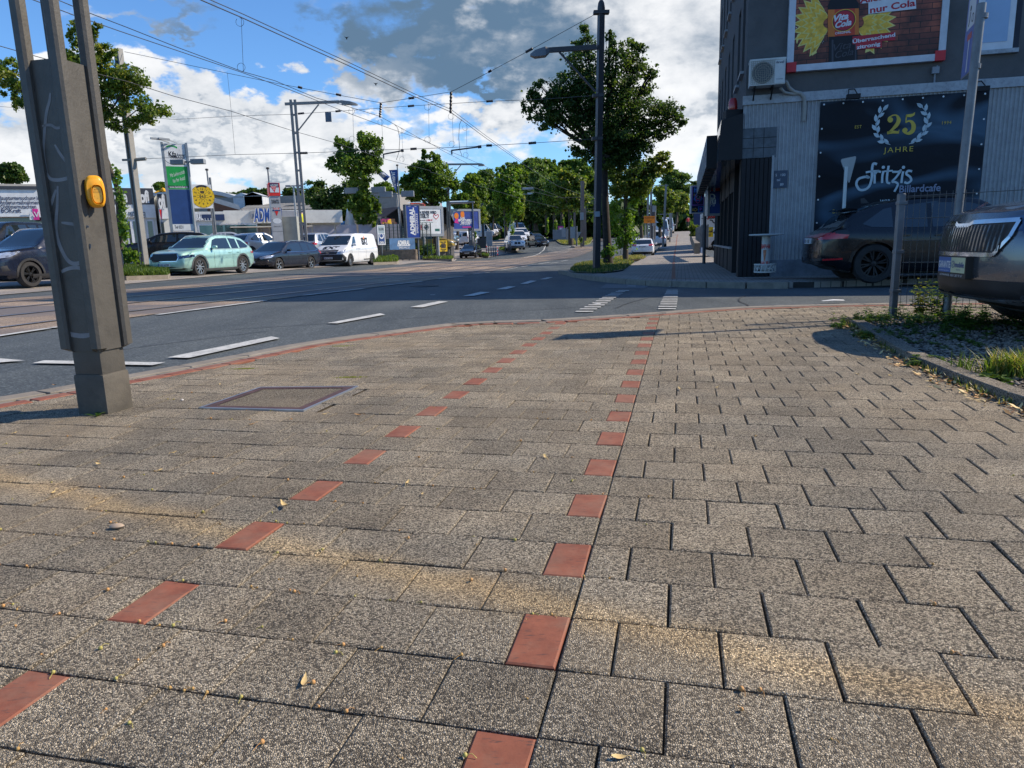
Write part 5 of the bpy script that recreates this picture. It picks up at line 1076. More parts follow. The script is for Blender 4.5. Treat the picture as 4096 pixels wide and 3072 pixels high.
m_tyre = M_('tyre', (.022, .021, .021), .85, var=.3, scale=8); m_rimS = M_('rim_silver', (.42, .42, .43), .3, .85); m_rimK = M_('rim_black', (.02, .02, .022), .35, .4); m_plastic = M_('plastic_black', (.022, .022, .024), .55)
m_cglass = glassmat('car_glass', (.012, .018, .022), .02); m_chrome = M_('chrome', (.6, .6, .62), .12, 1, var=.05); m_hl = M_('headlight_lens', (.42, .45, .5), .08, .5, var=.35, scale=14, coat=1); m_hldark = M_('headlight_dark', (.05, .08, .14), .05, .7, coat=1)
m_tl = M_('tail_red', (.50, .015, .02), .12, coat=1); m_plate = M_('number_plate', (.62, .63, .64), .4, var=.04); m_ink = M_('ink_black', (.012, .012, .012), .5); m_seam = M_('seam', (.008, .008, .009), .7); m_under = M_('underbody', (.01, .01, .01), .9)
def wheel(root, x, y, r, w, rim, spokes=10, name='wheel', style=0):
 s = 1 if y > 0 else -1; mb = MB(); rr = r*.69
 mb.lathe([(rr, -w/2), (r*.93, -w/2), (r*.985, -w*.36), (r, -w*.2), (r, w*.2), (r*.985, w*.36), (r*.93, w/2), (rr, w/2)], (x, y, r), (0, 1, 0), n=36, cap=False)
 t = mb.build('wheel', m_tyre, root, local=True, smooth=50)
 mb = MB(); f = y+s*w*.36
 mb.lathe([(.02, 0), (rr*.9, 0)], (x, y+s*w*.02, r), (0, 1, 0), m=1, n=28, cap=True)
 mb.lathe([(rr*1.0, -.012), (rr*1.01, .012), (rr*.90, .010), (rr*.90, -.05)], (x, f, r), (0, s, 0), n=36, cap=False)
 mb.lathe([(r*.15, -.02), (r*.13, .0), (.005, .004)], (x, f, r), (0, s, 0), n=16, cap=False)
 for k in range(spokes):
  a = 2*math.pi*k/spokes+.2
  if style == 1: # pairs
   for da in (-.13, .13): mb.bar((x+r*.12*math.cos(a), f-s*.015, r+r*.12*math.sin(a)), (x+rr*.93*math.cos(a+da), f-s*.004, r+rr*.93*math.sin(a+da)), .012, rr*.10, 0, up=(-math.sin(a), 0, math.cos(a)))
  else: mb.bar((x+r*.1*math.cos(a), f-s*.015, r+r*.1*math.sin(a)), (x+rr*.95*math.cos(a+.12), f-s*.004, r+rr*.95*math.sin(a+.12)), .016, rr*(1.5/spokes), 0, up=(-math.sin(a), 0, math.cos(a)))
 mb.build('rim', [rim, m_under], t, local=True)
 return t
def make_car(name, label, P, loc, rz, group='cars parked and driving along the street', cat_='car', build=True):
 L, W, r = P['L'], P['W'], P['r']; top = smooth_prof(P['top'], L, P.get('rt', .09)); belt = smooth_prof(P['belt'], L, .12); sill = P.get('sill', .24)
 nose = P.get('nose', .14); tail = P.get('tail', .10); tum = P.get('tum', .42)
 root = thing(name, label, cat_, loc, rz, group)
 NS = P.get('ns', 60); xs = [-L/2+L*(.5-.5*math.cos(math.pi*i/NS))*1.0 for i in range(NS+1)]
 xs = [-L/2+L*(.72*i/NS+.28*(.5-.5*math.cos(math.pi*i/NS))) for i in range(NS+1)]
 def hw(x):
  d = max(0, x-(L/2-.75))/.75; e = max(0, -x-(L/2-.6))/.6
  return W/2*(1-nose*d**2.4-tail*e**2.6)
 def sect(x):
  zt, zb, h = top(x), belt(x), hw(x); zb = min(zb, zt-.012); s0 = sill+(.06 if abs(x) > L/2-.35 else 0)*1.0
  s0 += max(0, x-(L/2-.9))*.10+max(0, -x-(L/2-.8))*.16
  g = zt-zb; wr = h-.05-tum*g*.9; wr = max(wr, h*.55); cr_ = min(.05, .25*g+.012)
  lo = [(0, s0-.05), (h-.22, s0-.05), (h-.07, s0-.02), (h-.022, s0+.05), (h-.004, s0+.16), (h-.012, s0+.5*(zb-s0)), (h-.0, s0+.72*(zb-s0)), (h-.006, s0+.86*(zb-s0)), (h-.03, zb-.015)]
  up = [(h-.055-(.03 if g < .15 else 0), zb+min(.012, g*.3))]
  for t in (.25, .5, .75): up.append((up[0][0]+(wr-up[0][0])*t, zb+.012+(zt-.06*min(1, g/.2)-zb-.012)*t if g > .08 else zb+g*t*.7))
  ze = zt-(.055 if g > .15 else .25*g)
  up += [(wr, ze), (wr-.035, ze+(zt-ze)*.62), (wr-.10, ze+(zt-ze)*.86-.0), (wr*.6, zt-.006), (wr*.3, zt), (0, zt+.002)]
  return lo+up
 V = []; F = []; npt = None
 def deform(x, y, z):
  k = max(0, (x-(L/2-.7))/.7); x2 = x-P.get('plan', .17)*k*abs(y/(W/2))**2.4
  zz = (z-P.get('zn', .55))/.5; x2 -= k*k*(P.get('bow', .09)*(zz*zz if zz > 0 else zz*zz*1.3))
  k = max(0, (-x-(L/2-.6))/.6); x2 += P.get('planr', .12)*k*abs(y/(W/2))**2.4; zz = (z-.55)/.6; x2 += k*k*P.get('bowr', .06)*zz*zz*(1 if zz < 0 else P.get('hatch', 1))
  return (x2, y, z)
 secs = [sect(x) for x in xs]
 capf = [[(y*k, zc+(z-zc)*k) for y, z in secs[-1]] for k in (.97, .8, .55, .3, .08) for zc in [(secs[-1][0][1]+secs[-1][-1][1])/2]]
 capr = [[(y*k, zc+(z-zc)*k) for y, z in secs[0]] for k in (.08, .3, .55, .8, .97) for zc in [(secs[0][0][1]+secs[0][-1][1])/2]]
 allx = [xs[0]-.02]*4+[xs[0]-.014]+xs+[xs[-1]+.014]+[xs[-1]+.02]*4; alls = capr+secs+capf
 for x, s in zip(allx, alls):
  full = [(y, z) for y, z in s]+[(-y, z) for y, z in s[::-1][1:-1]]; npt = len(full)
  V += [deform(x, y, z) for y, z in full]
 m = len(allx)
 for i in range(m-1):
  for j in range(npt): F.append((i*npt+j, i*npt+(j+1) % npt, (i+1)*npt+(j+1) % npt, (i+1)*npt+j))
 F.append(tuple(range(npt))); F.append(tuple((m-1)*npt+j for j in range(npt))[::-1])
 wb = P['wb']; xf = P.get('xf', L/2-P['fo']); xr_ = xf-wb
 tree = BVHTree.FromPolygons([Vector(v) for v in V], F)
 body = MB(); body.add(V, F)
 near = P.get('near', True)
 bo = body.build('body', P['paint'], root, local=True, smooth=32)
 if near:
  cut = MB()
  ar = r*1.13
  for x in (xf, xr_):
   for s in (-1, 1): cut.lathe([(ar, -.01), (ar, .30)], (x, s*(W/2-.27), r), (0, s, 0), n=40)
  co = cut.build('cutter', m_under, root, local=True); md = bo.modifiers.new('b', 'BOOLEAN'); md.operation = 'DIFFERENCE'; md.object = co; md.solver = 'EXACT'
  bpy.context.view_layer.update(); dg = bpy.context.evaluated_depsgraph_get(); me = bpy.data.meshes.new_from_object(bo.evaluated_get(dg)); bo.modifiers.clear(); bo.data = me; bpy.data.objects.remove(co)
  me.polygons.foreach_set('use_smooth', [True]*len(me.polygons)); me.set_sharp_from_angle(angle=R_(32))
  if not me.materials: me.materials.append(P['paint'])
 def drape(mb, poly, axis, sgn, off=.004, g=.07, m=0):
  """poly in (x,z) for axis y, in (y,z) for axis x, in (x,y) for axis z"""
  P2 = [Vector(p) for p in poly]; Q = []; n = len(P2)
  for i in range(n):
   a, b = P2[i], P2[(i+1) % n]; k = max(1, int((b-a).length/g)); Q += [a.lerp(b, j/k) for j in range(k)]
  n = len(Q); pts = list(Q); x0, x1 = min(p.x for p in Q), max(p.x for p in Q); y0, y1 = min(p.y for p in Q), max(p.y for p in Q)
  def ins(x, y):
   c = False
   for i in range(n):
    a, b = Q[i], Q[(i+1) % n]
    if (a.y > y) != (b.y > y) and x < (b.x-a.x)*(y-a.y)/(b.y-a.y)+a.x: c = not c
   return c
  y = y0+g/2
  while y < y1:
   x = x0+g/2
   while x < x1:
    if ins(x, y): pts.append(Vector((x, y)))
    x += g
   y += g
  try: vs, es, fs, *_ = delaunay_2d_cdt(pts, [], [list(range(n))], 1, 1e-5)
  except Exception: return
  fs = [f for f in fs if ins(sum(vs[i].x for i in f)/3, sum(vs[i].y for i in f)/3)]
  out = []; bad = set()
  for i, v in enumerate(vs):
   if axis == 'y': o, d = Vector((v.x, sgn*3, v.y)), Vector((0, -sgn, 0))
   elif axis == 'x': o, d = Vector((sgn*6, v.x, v.y)), Vector((-sgn, 0, 0))
   else: o, d = Vector((v.x, v.y, 4)), Vector((0, 0, -1))
   hit, nr, _, _ = tree.ray_cast(o, d)
   if hit is None: bad.add(i); out.append((0, 0, 0)); continue
   if nr.dot(d) > 0: nr = -nr
   out.append(hit+nr*off*.6-d*off*.6)
  fs = [f for f in fs if not any(i in bad for i in f)]
  mb.add(out, fs, m)
 def band(mb, pts, w, axis, sgn, off=.005, m=0, g=.05):
  pts = [Vector(p) for p in pts]
  for a, b in zip(pts[:-1], pts[1:]):
   d = (b-a).normalized(); q = Vector((-d.y, d.x))*w/2; drape(mb, [a-q, b-q, b+q, a+q], axis, sgn, off, g, m)
 def part(name, mats, fn, parent=root, smooth=True):
  mb = MB(); fn(mb)
  if not mb.v: return None
  return mb.build(name, mats, parent, local=True, smooth=60, fix=False)
 R2 = root
 for s in (-1, 1):
  for wp in P['sidewin']: part('side_window', [m_cglass], lambda mb: drape(mb, wp, 'y', s))
  if P.get('winframe'): part('window_trim', [P['winframe']], lambda mb: band(mb, P['wintrim'], .018, 'y', s, .007))
  if P.get('seams'):
   def fn(mb):
    for l in P['seams']: band(mb, l, .009, 'y', s, .003)
   part('door_seams', m_seam, fn)
  if P.get('handles'):
   for hx, hz in P['handles']: part('door_handle', P.get('hmat', P['paint']), lambda mb: mb.bar((hx-.09, s*(W/2+.008), hz), (hx+.09, s*(W/2+.008), hz), .03, .03))
  if P.get('cladding'): 
   def fn(mb):
    for l, w in P['cladding']: band(mb, l, w, 'y', s, .008)
    for x in (xf, xr_):
     A = [(x+r*1.18*math.cos(t), r+r*1.18*math.sin(t)) for t in np.linspace(-.15, math.pi+.15, 15)]
     for a, b in zip(A[:-1], A[1:]): band(mb, [a, b], .065, 'y', s, .007, 0, .04)
   part('cladding', P.get('cladmat', m_plastic), fn)
  mx_ = P.get('mirror'); 
  if mx_:
   mb = MB(); cx, cz = mx_; yb = s*(W/2+.09); mb.lathe([(.01, -.11), (.07, -.095), (.085, -.02), (.08, .06), (.06, .1), (.01, .11)], (cx, yb, cz), (0, s, .05), n=14); mo = mb.build('mirror', P['paint'], root, local=True, smooth=60)
   me = mo.data; c = Vector((cx, yb, cz))
   for v in me.vertices: v.co.x = c.x+(v.co.x-c.x)*(.9 if v.co.x > c.x else .5); v.co.z = c.z+(v.co.z-c.z)*.85
   mb = MB(); mb.bar((cx-.02, s*(W/2-.08), cz-.05), (cx-.0, yb, cz-.04), .05, .03); mb.build('stalk', m_plastic, mo, local=True)
  for nm, key, mat_ in (('headlight', 'hl', P.get('hlmat', m_hl)), ('tail_light', 'tl', m_tl), ('fog_lamp', 'fog', m_plastic)):
   if P.get(key):
    def fn(mb):
     for ax, poly in P[key]:
      if ax == 'f': drape(mb, [(s*a, b) for a, b in poly], 'x', 1, .006, .05)
      elif ax == 'r': drape(mb, [(s*a, b) for a, b in poly], 'x', -1, .006, .05)
      else: drape(mb, poly, 'y', s, .006, .05)
    part(nm, mat_, fn)
 part('windshield', m_cglass, lambda mb: drape(mb, P['ws'], 'x', 1, .004, .1))
 if P.get('rw'): part('rear_window', m_cglass, lambda mb: drape(mb, P['rw'], 'x', -1, .004, .1))
 if P.get('grille'):
  gmat = P.get('gmat', m_plastic)
  g_ = part('grille', gmat, lambda mb: [drape(mb, q, 'x', 1, .007, .06) for q in P['grille']])
  if P.get('gtrim'): part('grille_trim', m_chrome, lambda mb: [band(mb, q, P.get('gtw', .03), 'x', 1, .014) for q in P['gtrim']])
  if P.get('slats'): part('grille_slats', P.get('slmat', m_plastic), lambda mb: [band(mb, q, P.get('slw', .012), 'x', 1, .022) for q in P['slats']])
 if P.get('lower'): part('lower_bumper', m_plastic, lambda mb: [drape(mb, q, 'x', 1, .008, .06) for q in P['lower']])
 if P.get('rlower'): part('rear_bumper_trim', m_plastic, lambda mb: [drape(mb, q, 'x', -1, .008, .06) for q in P['rlower']])
 if P.get('skid'): part('skid_trim', M_('skid', (.3, .31, .33), .35, .6), lambda mb: [band(mb, q, .04, 'x', 1, .014) for q in P['skid']])
 for sg, key in ((1, 'pf'), (-1, 'pr')):
  if key in P:
   z0, txt, *bl = P[key]; hit, nr, _, _ = tree.ray_cast(Vector((sg*6, 0, z0)), Vector((-sg, 0, 0)))
   FPl = Fr((hit.x+sg*.03, 0, z0), (0, sg, 0), (0, 0, 1)); mb = MB(); FPl.slab(mb, -.26, -.056, .26, .056, -.06, 0); pl = mb.build('number_plate', m_plate, root, local=True)
   mb = MB(); FPl.rect(mb, -.258, -.052, -.215, .052, .002, 1); FPl.text(mb, txt, .02, 0, .072, .42, .002, 0, .015); mb.build('plate_marks', [m_ink, M_('eu_blue', (.01, .04, .28), .4)], pl, local=True, fix=False)
 if P.get('rails'):
  for s in (-1, 1):
   a, b = P['rails']; mb = MB(); pts = []
   for t in np.linspace(0, 1, 7):
    x = a+(b-a)*t; hit, nr, _, _ = tree.ray_cast(Vector((x, s*(W/2-.30), 4)), Vector((0, 0, -1))); pts.append((x, s*(W/2-.30), hit.z+(.035 if 0 < t < 1 else 0)))
   mb.tube(pts, .016, n=6); mb.build('roof_rail', P.get('railmat', m_rimS), root, local=True)
 for x in (xf, xr_):
  for s in (-1, 1): wheel(root, x, s*(W/2-P.get('tw', .225)/2-.015), r, P.get('tw', .225), P.get('rim', m_rimS), P.get('spokes', 10), style=P.get('rst', 0))
 for extra in P.get('extra', []): extra(root, drape, band, part, tree, P)
 mb = MB(); mb.box((xr_-r*.6, -W/2+.30, .17), (xf+r*.6, W/2-.30, .45)); mb.build('underbody', m_under, root, local=True)
 if not near:
  mb = MB()
  for s in (-1, 1):
   for x in (xf, xr_): drape(mb, [(x+r*1.13*math.cos(t), r+r*1.13*math.sin(t)) for t in np.linspace(0, 2*math.pi, 20)[:-1]], 'y', s, .004, .1)
  mb.build('wheel_arch', m_under, root, local=True, fix=False)
 return root
def suv(L=4.5, W=1.85, H=1.64, r=.345, wb=2.7, fo=.9, hood=1.02, cowl=None, rear='suv', **k):
 f, b = L/2, -L/2; c = f-1.25 if cowl is None else f-cowl; ap = c-.78
 d = dict(L=L, W=W, r=r, wb=wb, fo=fo)
 if rear == 'suv': top = [(b, .95), (b+.08, 1.02), (b+.30, H-.32), (b+.52, H-.06), (b+1.1, H-.01), (b+2.1, H), (ap, H-.05), (c, hood+.03), (f-.7, hood-.03), (f-.15, hood-.10), (f, hood-.15)]
 if rear == 'suv' and k.pop('rs', 0): top = [(b, .95), (b+.08, 1.04), (b+.42, H-.36), (b+.72, H-.13), (b+1.3, H-.03), (b+2.2, H), (ap, H-.06), (c, hood+.03), (f-.7, hood-.03), (f-.12, hood-.10), (f, hood-.16)]
 if rear == 'wagon': top = [(b, .88), (b+.08, .98), (b+.42, H-.28), (b+.75, H-.09), (b+1.4, H-.015), (b+2.4, H), (ap-.1, H-.05), (c, hood+.02), (f-.7, hood-.07), (f-.2, hood-.18), (f, hood-.27)]
 if rear == 'hatch': top = [(b, .84), (b+.07, .96), (b+.45, H-.20), (b+.65, H-.06), (b+1.2, H-.01), (b+1.9, H), (ap, H-.07), (c, hood+.02), (f-.6, hood-.08), (f-.15, hood-.2), (f, hood-.3)]
 if rear == 'coupe': top = [(b, .92), (b+.1, 1.03), (b+.35, 1.12), (b+.62, H-.30), (b+1.1, H-.13), (b+1.7, H-.03), (b+2.5, H), (ap, H-.08), (c, hood+.03), (f-.7, hood-.05), (f-.15, hood-.17), (f, hood-.26)]
 d['top'] = top; zb = hood-.04
 d['belt'] = [(b, zb+.02), (b+.5, zb+.05), (0, zb-.01), (c, hood-.05), (f-.5, hood-.13), (f, hood-.30)]
 x0 = {'suv': b+.52, 'wagon': b+.62, 'hatch': b+.62, 'coupe': b+.85}[rear]; hh = H-.10; zl = zb+.035
 A0 = c+.0; ws_x = ap-.02
 dd = .5*(A0-.35+x0+.5)
 m1, m2 = ap-.55, x0+(.62 if rear != 'coupe' else .55)
 tz = lambda x: lerp_prof(top, x)-.115
 def W_(xa, xb, fa_=0, fb_=0): return [(xa, zl+.02), (xb, zl-.0), (xb-fb_, tz(xb-fb_)), ((xa+xb)/2, tz((xa+xb)/2)), (xa+fa_, tz(xa+fa_))]
 mid = (ap+x0)/2+.12
 d['sidewin'] = [[(mid+.045, zl), (A0-.42, zl-.005), (ap+.06, tz(ap+.02)-.03), (ap-.2, tz(ap-.2)), (mid+.04, tz(mid))], [(m2+.05, zl+.01), (mid-.045, zl), (mid-.05, tz(mid)), (m2+.05, tz(m2+.05))], [(x0-.05, zl+.09), (x0+.12, zl+.03), (m2-.04, zl+.01), (m2-.05, tz(m2-.05)), (x0+.35, tz(x0+.38)-.01), (x0+.12, zl+.21)]]
 d['wintrim'] = [(A0-.40, zl-.025), (mid, zl-.025), (m2, zl-.01), (x0+.1, zl+.01), (x0-.08, zl+.07)]
 d['seams'] = [[(A0-.5, sillz(k)), (A0-.52, zl-.03)], [(mid, sillz(k)), (mid, zl-.03)], [(m2+.02, sillz(k)+.25), (m2+.12, zl-.45), (m2-.0, zl-.03)]]
 d['handles'] = [(mid+.17, zl-.16), (m2+.17, zl-.15)]
 d['mirror'] = (A0-.47, zl+.06)
 wt, wb_ = W/2-.26, W/2-.12
 d['ws'] = [(-wb_, hood+.04), (wb_, hood+.04), (wt, H-.085), (-wt, H-.085)]
 d['rw'] = [(-W/2+.2, zb+.08), (W/2-.2, zb+.08), (W/2-.28, H-.15), (-W/2+.28, H-.15)]
 d.update(k); return d
def sillz(k): return .33
def van(L=5.14, W=1.93, H=1.90, r=.33, wb=3.2, fo=.9, **k):
 f, b = L/2, -L/2; hood = 1.12
 d = dict(L=L, W=W, r=r, wb=wb, fo=fo, tum=.20, nose=.12, tail=.03, planr=.03, bowr=.02, rt=.06)
 d['top'] = [(b, H-.16), (b+.06, H-.05), (b+.4, H), (f-2.3, H), (f-1.75, H-.06), (f-.78, hood+.08), (f-.3, hood-.08), (f, hood-.26)]
 d['belt'] = [(b, 1.12), (f-1.3, 1.10), (f-.8, hood-.02), (f-.3, hood-.16), (f, hood-.36)]
 zl = 1.17; d['sidewin'] = [[(f-1.93, zl), (f-1.22, zl-.06), (f-1.70, H-.22), (f-1.93, H-.20)]]
 d['seams'] = [[(f-1.1, .4), (f-1.12, 1.1)], [(f-2.02, .35), (f-2.02, H-.15)], [(f-3.2, .35), (f-3.2, H-.15)], [(b+.7, .95), (f-2.1, .95)]]
 d['handles'] = [(f-1.85, 1.0), (f-2.2, 1.0)]; d['mirror'] = (f-1.33, 1.24)
 d['ws'] = [(-W/2+.12, hood+.10), (W/2-.12, hood+.10), (W/2-.2, H-.15), (-W/2+.2, H-.15)]
 d['rw'] = [(-W/2+.22, 1.2), (-.04, 1.2), (-.04, H-.25), (-W/2+.25, H-.25)]; d['rwb'] = 1
 d['hl'] = [('f', [(.56, .82), (.84, .93), (.92, 1.0), (.86, .80), (.62, .73)]), ('s', [(f-.42, .94), (f-.12, .86), (f-.12, .76), (f-.3, .82)])]
 d['tl'] = [('r', [(W/2-.16, .95), (W/2-.03, .95), (W/2-.03, 1.45), (W/2-.14, 1.45)]), ('s', [(b-.01, .95), (b+.06, .95), (b+.05, 1.45), (b-.01, 1.45)])]
 d['grille'] = [[(-.50, .72), (.50, .72), (.58, .95), (-.58, .95)]]; d['lower'] = [[(-.85, .22), (.85, .22), (.93, .50), (.85, .70), (-.85, .70), (-.93, .50)]]
 d['pf'] = (.52, ''); d['pr'] = (.62, ''); d.update(k); return d
def place(pf_, pr_px, YF, wb, side, W):
 """ground position and heading from the two near side wheel contacts; side +1: near side is the car's left"""
 F3 = at(*pf_, YF); d = Vector(ray(*pr_px)); d = d/d.y; best = None
 for i in range(1, 4000):
  Y = YF-wb+2*wb*i/4000; R3 = Vector((0, 0, CH))+d*Y; e = abs((Vector(R3[:2])-Vector(F3[:2])).length-wb)
  if Y > YF and (best is None or e < best[0]): best = (e, R3)
 R3 = best[1]; h = Vector((F3.x-R3.x, F3.y-R3.y, 0)).normalized(); n = Vector((-h.y, h.x, 0))*side
 c = (F3+R3)/2-n*(W/2-.12); c.z = (F3.z+R3.z)/2; return c, math.atan2(h.y, h.x)
PK = 'cars parked along the far side of the street'
P = suv(4.65, 1.88, 1.64, .385, 2.77, .88, 1.08, rs=1, paint=paint('mint', (.36, .60, .54), .3, .35), pf=(.50, 'F·RG 6670E'), pr=(.8, 'F·RG 6670E'), spokes=9, tw=.235, rim=m_rimS,
 hl=[('f', [(.56, .80), (.90, .88), (.96, .78), (.60, .70)]), ('s', [(1.72, .86), (2.2, .84), (2.2, .73), (1.9, .76)])], hlmat=m_hldark, tl=[('r', [(.45, .95), (.93, .97), (.93, .86), (.5, .86)]), ('s', [(-2.33, .99), (-1.98, .94), (-2.0, .88), (-2.33, .84)])],
 grille=[[(-.54, .64), (.54, .64), (.60, .76), (.54, .91), (-.54, .91), (-.60, .76)]], gtrim=[[(-.54, .63), (.54, .63), (.61, .76), (.55, .92), (-.55, .92), (-.61, .76), (-.54, .63)]], lower=[[(-.62, .30), (.62, .30), (.78, .36), (.3, .42), (-.3, .42), (-.78, .36)]], rails=(-1.4, .5), cladding=[([(-1.2, .27), (1.3, .27)], .09)], winframe=m_chrome, cladmat=M_('clad_grey', (.07, .075, .08), .5))
c, h = place(cC(645, 1545), cC(1080, 1520), 28.5, 2.77, 1, 1.88)
P.pop('winframe'); P['winframe'] = M_('trim_silver', (.4, .42, .42), .3, .6)
enyaq = make_car('parked_suv', 'mint green electric suv with a black grille parked by the grass island', P, c, h, PK)
HL = h
P = suv(4.52, 1.84, 1.68, .355, 2.69, .92, 1.10, paint=paint('midnight', (.008, .012, .028), .2, 0), pf=(.55, ''), spokes=6, rst=1, tw=.235, rim=m_rimK, hl=[('f', [(.55, .88), (.84, 1.0), (.92, .93), (.62, .78)]), ('s', [(1.55, .99), (2.15, .93), (2.2, .80), (1.9, .84)])],
 grille=[[(-.45, .74), (.45, .74), (.5, .9), (-.5, .9)], [(-.62, .38), (.62, .38), (.5, .6), (-.5, .6)]], fog=[('f', [(.62, .42), (.86, .48), (.84, .62), (.66, .58)])], rails=(-1.4, .45), cladding=[([(-1.2, .30), (1.3, .30)], .12)], gtrim=[[(-.5, .82), (.5, .82)]], pr=(.7, ''))
cF_ = at(*cB(340, 1378), 20.3); hv = Vector((math.cos(HL), math.sin(HL), 0)); nn = Vector((-hv.y, hv.x, 0)); c = cF_-nn*(1.84/2-.12)-hv*(4.52/2-.92)
make_car('parked_suv', 'dark blue suv with black wheels cut by the left edge, behind the tram pole', P, c, HL, PK)
P = suv(4.91, 1.86, 1.50, .335, 2.74, 1.0, .97, rear='wagon', paint=paint('navy', (.006, .009, .02), .18, 0), pf=(.50, ''), pr=(.8, ''), spokes=5, rst=1, hl=[('f', [(.50, .70), (.80, .82), (.90, .78), (.86, .68), (.56, .62)]), ('s', [(1.8, .80), (2.3, .77), (2.35, .66), (2.05, .68)])], tl=[('r', [(.5, .98), (.9, 1.0), (.9, .80), (.55, .8)]), ('s', [(-2.46, 1.02), (-2.05, .96), (-2.2, .82), (-2.46, .80)])],
 grille=[[(-.42, .62), (.42, .62), (.48, .76), (-.48, .76)], [(-.5, .30), (.5, .30), (.55, .44), (-.55, .44)]], slats=[[(-.42, .65), (.42, .65)], [(-.43, .69), (.43, .69)], [(-.45, .73), (.45, .73)]], slmat=m_chrome, slw=.02, fog=[('f', [(.6, .33), (.86, .38), (.84, .46), (.62, .44)])], winframe=m_chrome, rails=(-1.7, .4))
c, h = place(cD(245, 1525), cD(510, 1505), 36.3, 2.74, 1, 1.86); make_car('parked_estate', 'black estate car with silver wheels between the mint suv and the white van', P, c, h, PK)
def vanmarks(txt, both=True):
 def fn(root, drape, band, part, tree, P):
  L, W = P['L'], P['W']
  for s in (-1, 1):
   hit, nr, _, _ = tree.ray_cast(Vector((-.7, s*3, 1.45)), Vector((0, -s, 0))); Fs = Fr(hit+Vector((0, s*.012, 0)), (-s, 0, 0), (0, 0, 1)); mb = MB()
   tilt = .2
   def T_(pts): return pts
   V, F = textmesh(txt, .06, 0, .9); xs_ = [v[0] for v in V]; x0, x1 = min(xs_), max(xs_); w = .98
   VV = []
   for x, y in V:
    a = (x-(x0+x1)/2)*w/(x1-x0); b = y*.40/.73; hh, n2, _, _ = tree.ray_cast(Vector((hit.x-s*a*1.0, s*3, hit.z-.22+b)), Vector((0, -s, 0))); VV.append(((hh.x if hh else hit.x), (hh.y if hh else hit.y)+s*.006, hit.z-.22+b))
   mb.add(VV, F, 0)
   pts = [(-.16, .26), (-.02, .34), (.10, .48), (.10, .34), (-.0, .24)]
   VV = []
   for a, b in pts: hh, n2, _, _ = tree.ray_cast(Vector((hit.x-s*a, s*3, hit.z-.14+b)), Vector((0, -s, 0))); VV.append((hh.x, hh.y+s*.007, hh.z))
   mb.add(VV, [(0, 1, 2, 3, 4)], 1); mb.build('lettering', [m_ink, M_('swoosh_orange', (.75, .16, .01), .4)], root, local=True, fix=False)
  V, F = textmesh(txt, .07, 0, .9); xs_ = [v[0] for v in V]; x0, x1 = min(xs_), max(xs_); VV = []
  for x, y in V:
   a = (x-(x0+x1)/2)*.95/(x1-x0); b = y*.34/.73; hh, n2, _, _ = tree.ray_cast(Vector((P['L']/2-.28-b, a, 4)), Vector((0, 0, -1)))
   VV.append((hh.x, hh.y, hh.z+.008) if hh else (P['L']/2-.5, a, 1.1))
  mb = MB(); mb.add(VV, F, 0); mb.build('lettering', m_ink, root, local=True, fix=False)
 return fn
def star(root, drape, band, part, tree, P):
 hit, nr, _, _ = tree.ray_cast(Vector((6, 0, .84)), Vector((-1, 0, 0))); Fs = Fr(hit+Vector((.03, 0, 0)), (0, 1, 0), (0, 0, 1)); mb = MB(); Fs.disc(mb, 0, 0, .10, c=.004, inner=.86)
 for k in range(3): a = math.pi/2+k*2*math.pi/3; Fs.poly(mb, [(.012*math.cos(a+1.57), .012*math.sin(a+1.57)), (.09*math.cos(a), .09*math.sin(a)), (.012*math.cos(a-1.57), .012*math.sin(a-1.57))], .004)
 mb.build('emblem', m_chrome, root, local=True, fix=False)
wpaint = paint('white', (.74, .75, .76), .3, 0)
P = van(paint=wpaint, rim=m_rimS, spokes=14, extra=[vanmarks('SIXT'), star], slats=[[(-.5, .77), (.5, .77)], [(-.53, .82), (.53, .82)], [(-.55, .87), (.55, .87)]], slmat=M_('slat_grey', (.12, .12, .13), .4), cladding=[([(-1.9, .36), (-.2, .36)], .06)], pf=(.50, 'M·LX 2425'))
P['extra'] = P['extra']
c, h = place(cD(830, 1483), cD(1008, 1468), 41.8, 3.2, 1, 1.93); vito = make_car('delivery_van', 'white rental van with black and orange lettering parked under the leafy tree', P, c, h, PK, 'van')
P = suv(4.28, 1.82, 1.44, .325, 2.64, .86, .93, rear='hatch', paint=paint('black', (.012, .013, .016), .18, .3), pf=(.52, 'DO·TA 1031'), spokes=5, rst=1, hl=[('f', [(.48, .66), (.84, .80), (.88, .68), (.56, .60)]), ('s', [(1.6, .78), (2.0, .74), (2.02, .64), (1.8, .66)])], grille=[[(-.46, .58), (.46, .58), (.42, .72), (-.42, .72)], [(-.66, .22), (.66, .22), (.6, .42), (-.6, .42)]], pr=(.7, ''))
p = at(*cE(1200, 1360), 75.5); make_car('parked_hatchback', 'black hatchback facing us by the black and red bollards', P, (p.x+.25, p.y+1.9, p.z), R_(-72-14-12), PK)
P = suv(4.42, 1.80, 1.44, .335, 2.73, .84, .93, rear='hatch', paint=wpaint, pr=(.78, 'DO·LM 447'), pf=(.5, ''), spokes=5, rst=1, tl=[('r', [(.46, .92), (.85, 1.0), (.86, .84), (.52, .80)]), ('s', [(-2.22, .98), (-1.95, .92), (-2.0, .84), (-2.22, .82)])], hl=[('f', [(.48, .66), (.84, .78), (.88, .66), (.56, .60)])], rlower=[[(-.7, .24), (.7, .24), (.8, .36), (-.8, .36)]], rails=(-1.2, .4), railmat=m_plastic)
